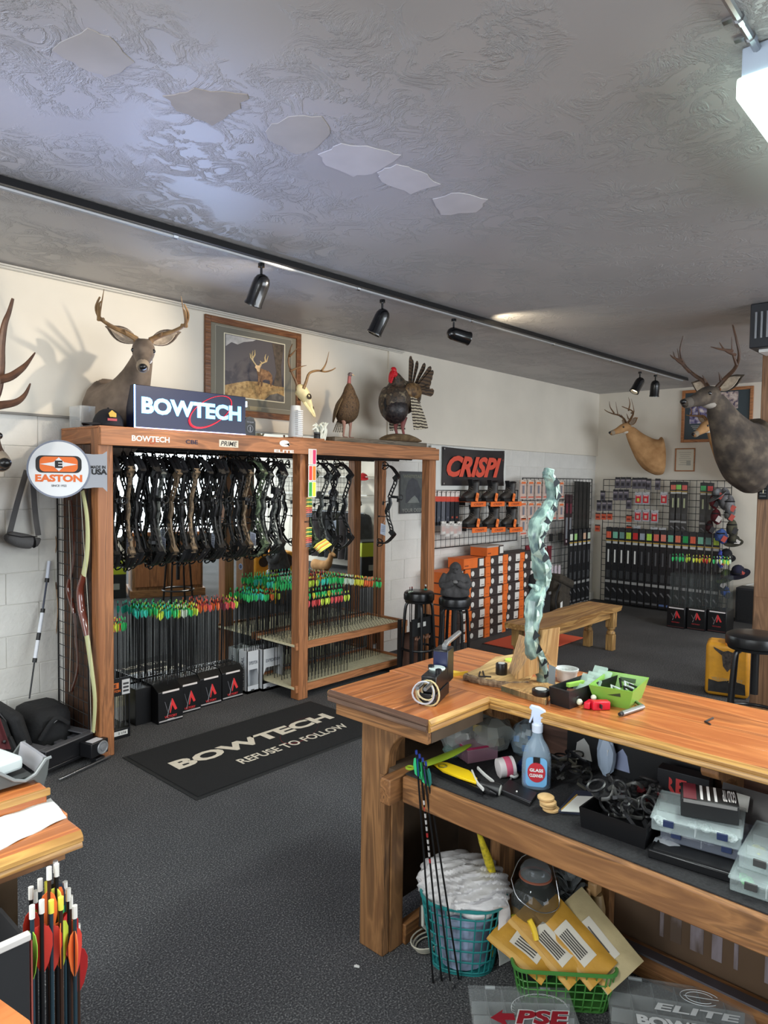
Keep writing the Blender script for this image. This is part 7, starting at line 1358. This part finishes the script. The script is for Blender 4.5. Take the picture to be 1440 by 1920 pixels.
crumple('white_plastic_bags','heap of crumpled white plastic bags spilling over the teal basket',(1.885,1.335,.245),(.135,.150,.070),3,96)
part(lb_,'liner',G().loft([(1.875,1.325,.012,.085,.09,0),(1.875,1.325,.10,.095,.10,0),(1.875,1.325,.20,.11,.115,0)],16,2),P((150,164,190),.6,n=.15,ns=18,bump=.4,bs=20),world=True)
t=thing('white_bag_tail','white plastic strip hanging over the front right of the teal basket','bag',(1.80,1.17,0)); part(t,'strip',G().sheet(lambda u,v:V((1.85+.05*v+.01*math.sin(u*8),1.185-.018*math.sin(u*2.2)-.012*v,.25-.20*u)),10,5,.002),PB,world=True)
bt_=thing('yellow_brush','yellow handled brush leaning in the corner under the counter','brush',onz(912,1640,.25)); a,b=V((1.985,1.245,.30)),V((1.985,1.275,.56)); a=ony(925,1640,1.25); b=ony(897,1560,1.25); part(bt_,'handle',G().tube([a,a.lerp(b,.3),a.lerp(b,.8),b],[.011,.015,.010,.006],10),P((206,186,40),.45,n=.2,ns=60),world=True); part(bt_,'shaft',G().tube([b,b+(b-a)*.5],[.006,.004],8),P((190,190,180),.4),world=True); part(bt_,'lower_stem',G().tube([a,V((a.x,a.y,.0))],.006,8),P((206,186,40),.45),world=True)
jb=thing('glass_jar','large dark glass jar with wire bail handle and rubber ring','jar',(2.00,1.185,0)); q=V((1.985,1.12,0)); GL=GLASS((70,74,72),.45,.04)
part(jb,'glass_body',G().lathe([(.0,.004),(.070,.004),(.076,.02),(.076,.24),(.066,.275),(.048,.295),(.048,.31)],q,24),GL,world=True); part(jb,'lid',G().lathe([(.050,.318),(.050,.335),(.040,.350),(.0,.355)],q,24),GLASS((140,146,148),.4,.04),world=True); part(jb,'rubber_ring',G().tube([q+V((.050*math.cos(a),.050*math.sin(a),.314)) for a in [k*PI/12 for k in range(24)]],.004,6,closed=True),P((150,90,70),.5),world=True)
part(jb,'wire_bail',G().tube(spl([q+V((.045,-.05,.30)),q+V((.01,-.08,.24)),q+V((-.05,-.05,.235)),q+V((-.07,.02,.26)),q+V((-.05,.06,.30))],4),.0017,6),STEEL,world=True); part(jb,'wire_handle',G().tube(spl([q+V((-.05,.06,.30)),q+V((-.02,.04,.37)),q+V((.03,-.02,.385)),q+V((.045,-.05,.30))],4),.0015,6),STEEL,world=True)
part(jb,'dark_contents',G().lathe([(.0,.006),(.068,.006),(.070,.15),(.05,.17),(0,.175)],q,18),P((34,32,30),.9,n=.3,ns=50,bump=.6,bs=60),world=True)
fd=thing('feather_duster','grey feather duster standing behind the glass jar','duster',(2.12,1.06,0)); rn=random.Random(8); q=V((2.12,1.065,.0)); part(fd,'stem',G().cyl(q,q+Z*.16,.008),P((60,50,44),.5),world=True)
for k in range(26):
    a=rn.uniform(0,6.28); z0=.13+.006*k; part(fd,'feather',G().sheet(lambda u,v:q+V((math.cos(a)*(.01+.05*u),math.sin(a)*(.01+.05*u),z0+.05*math.sin(u*2)))+V((-math.sin(a),math.cos(a),0))*(v-.5)*.045*math.sin(PI*min(.97,u+.12)),4,2,.001),P((104,108,108),.95,n=.15,ns=40),world=True)
sb3=thing('tan_spray_can','tan trigger bottle standing against the board under the counter','bottle',(2.15,.99,0)); q=V((2.155,.985,0)); part(sb3,'body',G().lathe([(.024,.0),(.027,.01),(.027,.19),(.020,.225),(.016,.235)],q,16),P((150,124,84),.5),world=True); part(sb3,'trigger_head',G().box(q+V((-.01,.005,.262)),(.05,.03,.045)).box(q+V((-.035,.015,.245)),(.014,.014,.04)),P((166,128,84),.5),world=True,bev=.006)
part(sb3,'label',G().lathe([(.0275,.03),(.0278,.035),(.0278,.16),(.0275,.165)],q,16),P((186,166,126),.6,n=.1,ns=60),world=True); part(sb3,'badge',G().box(q+V((-.025,-.012,.15)),(.006,.02,.02),rz=.45),P((40,44,60),.5),world=True)
gb2=thing('green_mail_basket','green mesh basket holding yellow padded mailers','basket',(1.96,.99,0)); GM=P((70,130,60),.4)
A4=[onz(925,1795,.12),onz(1150,1835,.12)]; cb=V((1.955,1.01,0)); U4=V((.62,-.78,0)).normalized(); W4=V((.78,.62,0)).normalized()
def rect(f,z,a=.155,b=.105): 
    o=[]
    for (x,y) in rr_(2*a*f,2*b*f,.035*f,4): o.append(cb+U4*x+W4*y+Z*z)
    return o
part(gb2,'rim',G().tube(rect(1,.13),.006,6,closed=True),GM,world=True); g=G()
for z,f in ((.02,.86),(.045,.89),(.07,.92),(.095,.95)): g.tube(rect(f,z),.0022,4,closed=True)
r0,r1=rect(.85,.006),rect(1,.13)
for k in range(len(r0)): g.tube([r0[k],r1[k]],.0022,4)
for s in range(1,8):
    for (i,j) in ((4,5),(9,10),(14,15),(19,0)): g.tube([r0[i].lerp(r0[j],s/8),r1[i].lerp(r1[j],s/8)],.0022,4)
part(gb2,'mesh_sides',g,GM,world=True); part(gb2,'floor_pan',G().prism([((p).x,(p).y) for p in r0],(0,0,.002),X,Y,.005),GM,world=True)
YM=P((186,138,48),.55,n=.06,ns=10,bump=.6,bs=16); rn=random.Random(2)
def mailer(c,w_,l_,tilt,rz,lab,pale=False,phi=-.75):
    t=thing('padded_mailer',lab,'mailer',c,rz); R_=Matrix.Rotation(-tilt,3,'Y')@Matrix.Rotation(phi,3,'Z')
    f=lambda u,v,s=1:R_@V(((u-.5)*w_,(v-.5)*l_,s*.012*(1-(2*u-1)**4)*(1-(2*v-1)**4)+.002*math.sin(u*9+v*13)))
    part(t,'envelope',G().sheet(lambda u,v:f(u,v,1),10,10).sheet(lambda u,v:f(u,1-v,-1),10,10),P((176,160,120),.6,n=.08,ns=8,bump=.6,bs=16) if pale else YM)
    part(t,'white_label',G().sheet(lambda u,v:f(.25+.45*u,.2+.5*v,1)+R_@V((0,0,.0016)),5,5,.0006),P((206,200,186),.6)); 
    for k in range(5): part(t,'label_print',G().sheet(lambda u,v,k=k:f(.30+.06*k,.28+.34*u+0*v,1)+R_@V(((v-.5)*.004,0,.0026)),5,1,.0003),P((70,66,62),.6))
    part(t,'sealed_flap',G().sheet(lambda u,v:f(.02+.10*u,v,1)+R_@V((0,0,.0015)),3,8,.001),P((196,150,62),.5)); return t
mailer((1.885,1.09,.150),.15,.20,.45,.75,'yellow padded mailer with torn open end at the left of the green basket')
mailer((1.925,1.03,.165),.12,.25,.60,.55,'yellow padded mailer with barcode label in the middle of the basket')
mailer((1.965,.975,.175),.12,.25,.68,.50,'plain crinkled yellow padded mailer right of the barcode one')
mailer((2.02,.93,.175),.15,.26,.75,.42,'dull printed padded mailer at the right end of the basket',True)
t=thing('yellow_glove','lime yellow rag hanging on the left of the mailers','cloth',(1.92,1.15,.13)); part(t,'cloth',G().sheet(lambda u,v:V((1.87+.09*u,1.175-.05*u+.03*(v-.5),.14+.05*math.sin(u*2.6)+.01*math.sin(v*7))),8,4,.002),P((170,180,40),.7),world=True)
t=thing('banana_strip','bright yellow foam strip between the mailers','strip',(1.93,1.07,.19)); part(t,'strip',G().tube(spl([V((1.90,1.09,.22)),V((1.90,1.075,.20)),V((1.895,1.06,.17))],4),.009,8),P((236,196,40),.5),world=True)
# big tackle boxes in front
def bigbox(nm,lab,c,rz,d,letters):
    t=thing(nm,lab,'tackle box',c,rz); w_,l_,h_=d; CL_=GLASS((176,180,180),.17,.12); RIB=GLASS((206,212,212),.38,.15)
    part(t,'base_shell',G().box((0,0,h_*.40),(w_,l_,h_*.78)),CL_,bev=.006); part(t,'lid',G().box((0,0,h_*.88),(w_*1.02,l_*1.02,h_*.14)),CL_,bev=.004)
    for i in range(1,6): part(t,'divider',G().box((-w_/2+w_*i/6,0,h_*.42),(.002,l_*.97,h_*.7)),RIB)
    for i in range(1,4): part(t,'divider',G().box((0,-l_/2+l_*i/4,h_*.42),(w_*.97,.002,h_*.7)),RIB)
    for s in(-.28,.28): part(t,'latch',G().box((s*w_,-l_*.515,h_*.6),(w_*.09,.008,h_*.5)),BLACK,bev=.002); part(t,'hinge',G().box((s*w_,l_*.51,h_*.8),(w_*.10,.006,h_*.15)),P((190,196,196),.3))
    part(t,'contents',G().box((w_*.1,-l_*.1,h_*.15),(w_*.5,l_*.5,h_*.2)),P((120,122,118),.7,n=.3,ns=30)); letters(t,w_,l_,h_*.955); return t
PW_=P((216,218,218),.5); PR_=P((150,28,44),.5)
def L1(t,w_,l_,z):
    text(t,'lettering','PSE',PW_,(.05,-.015,z),X,Y,.17,.062,.07,.25); text(t,'lettering','PSE',PR_,(.05,-.015,z+.001),X,Y,.16,.052,.04,.25)
    part(t,'lettering_arrow',G().prism([(-.10,-.02),(-.06,.012),(-.065,-.002),(-.03,-.002),(-.03,-.026),(-.06,-.026),(-.055,-.05)],(.0,.0,z),X,Y,.001),PR_); text(t,'lettering','ARCHERY',PR_,(.04,-.062,z),X,Y,.15,.014,.02)
    g=G(); rn=random.Random(1)
    for k in range(16):
        a=.15+k*.19; r_=.075; c_=V((.05+r_*math.cos(a)*1.1,.02+r_*math.sin(a)*.75,z+.0005)); g.tube(spl([c_,c_+V((-.02*math.sin(a),.02*math.cos(a),0)),c_+V((-.028*math.sin(a)-.012*math.cos(a),.028*math.cos(a)-.010*math.sin(a),0))],3),[.004]*3+[.003,.002,.002,.001],5,flat=.15,up=(0,0,1))
    g.v=[V((p.x,p.y,z+.0005+(p.z-z)*.1)) for p in g.v]; part(t,'printed_mane',g,PW_)
def L2(t,w_,l_,z):
    text(t,'lettering','ELITE',PW_,(.045,.02,z),X,Y,.24,.03,.03,.2); text(t,'lettering','BOWTECH',PW_,(.02,-.045,z),X,Y,.30,.038,.05,.0)
    g=G()
    for f in (1,.72): g.tube([V((.065+.055*f*math.cos(a),.085+.032*f*math.sin(a),z+.0006)) for a in [.35+k*PI*1.65/20 for k in range(21)]],[.006]*21,5,flat=.1,up=(0,0,1))
    g.tube([V((.02,.085,z+.0006)),V((.118,.085,z+.0006))],.005,5,flat=.1,up=(0,0,1)); g.v=[V((p.x,p.y,z+.0003+(p.z-z)*.15)) for p in g.v]; part(t,'printed_letter_mark',g,PW_)
ang_=-.80
bigbox('large_tackle_box','clear tackle box printed with red PSE letters on the carpet',(1.735,1.005,.002),-.85,(.30,.22,.055),L1)
bigbox('large_tackle_box','clear tackle box lettered ELITE BOWTECH at the bottom right corner',(2.04,.665,.002),-1.05,(.40,.27,.06),L2)
t=thing('cord_coil','coil of thin white cord on the carpet by the corner post','cord',(1.84,1.43,0)); q=V((1.83,1.44,.03))
for k in range(3): part(t,'loop',G().tube([q+V(((.05+.01*k)*math.cos(a),(.035+.006*k)*math.sin(a),-.022+.012*k)) for a in [j*PI/10 for j in range(20)]],.003,5,closed=True),P((190,186,170),.6),world=True)
t=thing('white_scrap','tiny white scrap lying on the carpet left of the teal basket','scrap',onz(669,1812,0)); q=onz(669,1812,.004); part(t,'chip',G().box(q,(.005,.018,.006),rz=.5),WHITE,world=True,bev=.001); part(t,'chip_edge',G().box(q+V((.003,0,.001)),(.003,.012,.004),rz=.3),WHITE,world=True)
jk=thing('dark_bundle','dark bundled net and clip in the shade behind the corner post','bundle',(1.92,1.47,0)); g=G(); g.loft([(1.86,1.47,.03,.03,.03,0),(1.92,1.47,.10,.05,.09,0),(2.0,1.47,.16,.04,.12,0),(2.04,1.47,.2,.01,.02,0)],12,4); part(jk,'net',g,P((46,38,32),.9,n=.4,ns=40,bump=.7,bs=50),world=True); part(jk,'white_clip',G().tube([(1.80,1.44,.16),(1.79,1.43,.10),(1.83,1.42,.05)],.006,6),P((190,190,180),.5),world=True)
# ------------------------------------------------------------ left counter at the picture's lower left
lc=thing('left_counter','wooden counter corner at the lower left with a raised back ledge','counter',(.1,1.6,0))
for i in range(2): part(lc,'top_board',G().mm((-.9,1.325+.085*i,.875),(.592+.01*i,1.4092+.085*i,.91)),TOPX,world=True,bev=.003)
part(lc,'front_moulding',G().prism([(0,0),(.006,-.004),(.011,-.010),(.011,-.018),(.005,-.022),(.008,-.026),(.008,-.032),(0,-.035)],(-.9,1.325,.91),-Y,Z,-1.49),ED2,world=True)
part(lc,'raised_ledge',G().mm((-.9,1.482,.9105),(.590,1.80,.945)),TOPX,world=True,bev=.004); part(lc,'ledge_moulding',G().mm((-.9,1.474,.930),(.594,1.482,.945)),ED2,world=True,bev=.002)
part(lc,'under_top',G().mm((-.9,1.35,.85),(.57,1.78,.875)),BRX,world=True); part(lc,'front_board',G().mm((-.9,1.40,0),(.50,1.42,.85)),P((84,66,44),.7,n=.15,ns=5),world=True); part(lc,'end_board',G().mm((.485,1.421,0),(.50,1.78,.85)),BRW,world=True)
g=G(); g.prism([(0,0),(0,-.24),(.02,-.23),(.035,-.12),(.06,-.05),(.08,-.03),(.08,0)],(.42,1.40,.85),-Y,Z,.035); part(lc,'corbel',g,BRW,world=True,bev=.003); part(lc,'corbel',G().prism([(0,0),(.06,0),(.03,-.03),(.0,-.05)],(.501,1.60,.85),X,Z,.03),BRW,world=True)
pt=thing('paper_towel','folded white paper towel lying on the left counter','paper towel',(.45,1.38,.91)); tp=[onz(a,b,.912) for a,b in ((-60,1622),(0,1577),(60,1563),(123,1531),(96,1502),(40,1512),(-60,1555))]
g=G(); 
def tw(u,v): a=onz(-60+185*u,1622-90*u,.912); b=onz(-60+155*u,1560-62*u,.912); p=a.lerp(b,v); p.z=.9115+.003*math.sin(u*9+v*4)**2+.002*v; return p
g.sheet(tw,18,6,.002); part(pt,'towel',g,P((216,222,218),.8,n=.02,ns=30,bump=.2,bs=30),world=True)
td=thing('tape_dispenser','grey curved-sided tray on the raised ledge of the left counter','tray',(.40,1.55,.95)); GT=P((84,88,86),.5)
pr0=[onz(95,1415,1.02),]; ya=1.52
def yq(px,py,y): p=ony(px,py,y); return (p.x,p.z)
prof=[yq(-60,1470,ya),yq(-20,1442,ya),yq(0,1450,ya),yq(25,1462,ya),yq(45,1463,ya),yq(65,1450,ya),yq(84,1422,ya),yq(94,1418,ya),yq(90,1450,ya),yq(82,1478,ya)]
prof+= [(prof[-1][0]-.02,.952),(prof[0][0],.952)]
for y0_ in (ya,ya+.13): part(td,'side_wall',G().prism(prof,(0,y0_,0),X,Z,-.006),GT,world=True,bev=.002)
part(td,'floor',G().mm((prof[0][0],ya+.006,.952),(prof[-2][0],ya+.13,.962)),P((60,62,62),.6),world=True); pe=prof[7]; part(td,'end_wall',G().box((pe[0]-.012,ya+.068,(pe[1]+.955)/2),(.008,.124,pe[1]-.955),ry=.18),P((150,150,154),.4),world=True)
part(td,'edge_strip',G().tube([(x,ya-.005,z) for x,z in prof[1:8]],.0035,6),P((130,134,134),.4),world=True); part(td,'white_pad',G().box((prof[2][0]-.02,ya+.06,.985),(.14,.09,.03),rz=.2),P((206,214,212),.6),world=True,bev=.008)
# arrow bin at lower left
ab=thing('arrow_bin','tall black bin with a chipped white rim at the lower left','bin',(.33,1.2,0)); part(ab,'front_panel',G().mm((-.1,1.17,.05),(.435,1.176,.845)),P((26,26,28),.7),world=True); part(ab,'white_rim',G().mm((-.1,1.166,.838),(.437,1.180,.850)),P((206,200,194),.6),world=True,bev=.002); part(ab,'side_panel',G().mm((.431,1.18,.05),(.437,1.30,.835)),P((26,26,28),.7),world=True); part(ab,'red_edge',G().mm((.4375,1.17,.60),(.440,1.178,.835)),P((150,70,60),.6),world=True)
tb=thing('arrow_tray','black tray box under the lower left arrows with striped edge','tray',(.55,1.2,0)); BKM=P((24,24,25),.5); 
part(tb,'floor_pan',G().mm((.445,1.12,.0),(.70,1.38,.02)),BKM,world=True)
for a,b in (((.445,1.12,.02),(.70,1.126,.40)),((.694,1.126,.02),(.70,1.374,.40)),((.445,1.374,.02),(.70,1.38,.40))): part(tb,'wall',G().mm(a,b),BKM,world=True)
for i in range(10): part(tb,'orange_stripe',G().mm((.6905,1.15+.02*i,.36),(.6938,1.158+.02*i,.39)),P((200,96,50),.6),world=True)
rn=random.Random(21); AL=[(200,60,44),(196,40,40),(228,108,44),(214,222,90),(206,64,50),(236,120,50),(190,44,44),(150,200,70),(40,46,60),(210,60,50),(60,170,90),(222,90,50),(200,214,70),(230,120,60),(196,50,50),(204,52,44)]
AN=['red','dark red','orange','lime','red','orange','dark red','green','navy','red','teal green','orange','yellow','orange','red','red']
sp2=[(58,1665,0),(75,1650,0),(92,1628,1),(106,1622,1),(96,1690,2),(114,1684,2),(128,1668,1),(60,1700,2),(104,1616,3),(78,1690,2),(122,1655,3),(132,1682,1),(88,1655,3),(140,1700,2),(146,1735,1),(66,1672,3)]
for i,(px,py,rw) in enumerate(sp2):
    y_=[1.29,1.25,1.20,1.33][rw]; p=ony(px,py,y_); L=p.z-.03-.012; nk=P([(226,222,214),(230,220,80)][1 if i in(4,5,12) else 0],.4)
    t=thing('arrow','large vaned %s arrow in the lower left tray, %s'%(AN[i],['far left','second from left','tall white nocked','beside the tall one','yellow nocked front left','yellow nocked front right','right of the pair','front behind the rim','rear with red nock','middle front','rear right','right edge','rear middle','right front','lowest at the right','rear left'][i]),'arrow',(p.x,p.y,.021))
    part(t,'shaft',G().cyl((p.x,p.y,.022),(p.x,p.y,.022+L),.0036,n=8),P([(24,24,26),(40,60,70),(60,40,30)][i%3],.35),world=True); part(t,'nock',G().tube([(p.x,p.y,.022+L),(p.x,p.y,.022+L+.022)],.0048,8),nk,world=True)
    for q in range(3):
        a=q*2.094+rn.uniform(0,2); u=V((math.cos(a),math.sin(a),0)); part(t,'vane',G().prism([(.003,L-.105),(.010,L-.09),(.0165,L-.060),(.0165,L-.040),(.011,L-.026),(.003,L-.022)],(p.x,p.y,.022),u,Z,.0012),P(AL[i] if q else AL[(i*5+3)%16],.5),world=True)
wd2=solo('pale_wood_corner',G().prism([(.20,1.045),(.346,1.045),(.36,.97),(.35,.90),(.20,.90)],(0,0,.83),X,Y,.025),TOPX,'pale wooden corner poking in at the bottom left border','board')
# ------------------------------------------------------------ the far side of the shop, seen in the wall mirror
MY=4.272*2
def mx_(px,py,x): p=onx(px,py,x); p.y=MY-p.y; return p
def mz_(px,py,z): p=onz(px,py,z); p.y=MY-p.y; return p
a=mx_(676,900,8.90); b=mx_(516,900,8.90); gridwall('grid_panel','wire grid with caps reflected in the right part of the mirror',(8.90,a.y,1.0),(0,-1,0),Z,a.y-b.y,.95,.085,.0035)
sh=thing('cap_shelf','white cap shelves reflected in the mirror','shelf',(8.8,-1,1.3))
for z in (1.62,1.30): part(sh,'shelf_board',G().mm((8.70,b.y,z),(8.88,a.y+.35,z+.015)),WHITE,world=True)
def cap(px,py,c,lab):
    p=mx_(px,py,8.72); t=thing('cap',lab,'cap',p); M_=P(c,.8); g=G(); g.ball(p,(.10,.09,.085),16); g.v=[V((q.x,q.y,max(q.z,p.z-.02))) for q in g.v]; part(t,'crown',g,M_,world=True); part(t,'visor',G().lathe([(0,0),(.085,-.004),(.086,0),(0,.006)],p+V((-.06,.08,-.018)),18,V((-.25,.2,1)).normalized()),M_,world=True); part(t,'button',G().ball(p+Z*.085,.008,6),M_,world=True)
for px,py,c,n in ((680,896,(206,40,50),'red'),(664,905,(90,80,92),'grey'),(668,944,(34,32,34),'black'),(592,888,(200,196,186),'white front'),(598,930,(40,40,42),'charcoal'),(625,925,(84,86,94),'slate blue'),(545,940,(190,186,176),'cream'),(528,890,(60,60,60),'dark grey'),(555,900,(110,110,106),'mid grey')): cap(px,py,c,n+' cap on the wall display reflected in the mirror')
def gbox(px,py,w_,h_,lab,top=(170,180,40)):
    p=mz_(px,py,0); t=thing('bag_target',lab,'target',p,.3); part(t,'box_body',G().box((0,0,h_/2),(w_,w_*.8,h_)),P((30,30,30),.6),bev=.01); part(t,'lime_panel',G().box((0,0,h_*.78),(w_*1.01,w_*.81,h_*.38)),P(top,.6),bev=.01); part(t,'side_print',G().box((0,w_*.41,h_*.3),(w_*.5,.003,h_*.15)),P((150,150,140),.6))
gbox(208,1120,.34,.52,'black and lime archery target block reflected at the left of the mirror'); gbox(692,1082,.5,.6,'black and lime archery target reflected at the right of the mirror')
p=mz_(310,1112,0); cb_=thing('wood_cabinet','brown wooden cabinet reflected behind the hanging bows','cabinet',p,.4); part(cb_,'carcass',G().box((0,0,.42),(.9,.6,.80)),BRW,bev=.01); part(cb_,'plinth',G().box((0,0,.05),(.96,.66,.10)),BRX,bev=.005); part(cb_,'top',G().box((0,0,.84),(1.0,.7,.05)),TOPX,bev=.005)
for s in(-1,1): part(cb_,'door',G().box((s*.22,.31,.45),(.40,.02,.62)),RACKW,bev=.006)
p=mz_(505,1108,0); tb_=targetbag((p.x,p.y,0),.42,.6,.62,'yellow archery target bag reflected in the mirror beside the middle post',PI/2+.3)
for k in range(3): part(tb_,'target_spot',G().lathe([(.10-.03*(k!=0),0),(.10-.03*(k!=0),.004),(0,.004)],(.212,(-.14,.0,.14)[k]*1.2,(.44,.30,.44)[k]),18,X),P((40,34,30),.6))
p=mz_(640,1082,0); gm=thing('garment_rack','rail of dark hunting clothes reflected in the mirror','clothes rail',(8.5,p.y,0))
part(gm,'rail',G().tube([(8.6,MY-8.3,1.0),(8.6,MY-9.9,1.0)],.015,8),STEEL,world=True)
for i in range(9): y=MY-8.35-.17*i; part(gm,'garment',G().loft([(8.6,y,1.0,.02,.05,0),(8.6,y,.92,.07,.22,0),(8.6,y+.02,.6,.08,.22,0),(8.6,y,.2,.09,.24,0)],12,3),P([(52,54,60),(34,34,36),(70,66,70),(44,46,40)][i%4],.9,n=.2,ns=8),world=True)
p=mz_(600,1078,.0); fz=thing('deer_figurine','small tan deer decoy figurine reflected above the arrows','figurine',(7.9,MY-8.0,.0)); q=mx_(603,1060,7.6); z0=q.z-.2
part(fz,'body',G().loft([(7.6,q.y-.22,z0+.2,.02,.03,PI/2),(7.6,q.y-.18,z0+.2,.07,.09,PI/2),(7.6,q.y,z0+.2,.065,.08,PI/2),(7.6,q.y+.13,z0+.22,.06,.08,PI/2),(7.6,q.y+.20,z0+.32,.04,.05,PI/2),(7.6,q.y+.23,z0+.40,.035,.04,PI/2),(7.6,q.y+.32,z0+.38,.018,.02,PI/2)],12,3),FUR_T,world=True)
for s in(-1,1):
    for y in (-.15,.10): part(fz,'leg',G().tube([(7.6+s*.04,q.y+y,z0+.16),(7.6+s*.04,q.y+y,max(.0,z0-.12))],[.024,.012],6),FUR_T,world=True)
    part(fz,'antler',G().tube([(7.6+s*.02,q.y+.23,z0+.43),(7.6+s*.10,q.y+.2,z0+.52),(7.6+s*.08,q.y+.25,z0+.60)],[.012,.009,.004],6),ANTL,world=True)
part(fz,'display_block',G().mm((7.35,q.y-.4,0),(7.85,q.y+.4,max(.05,z0-.12))),P((36,34,34),.7),world=True)
for o in bpy.data.objects:
    if o.name.startswith('antler') and False: pass
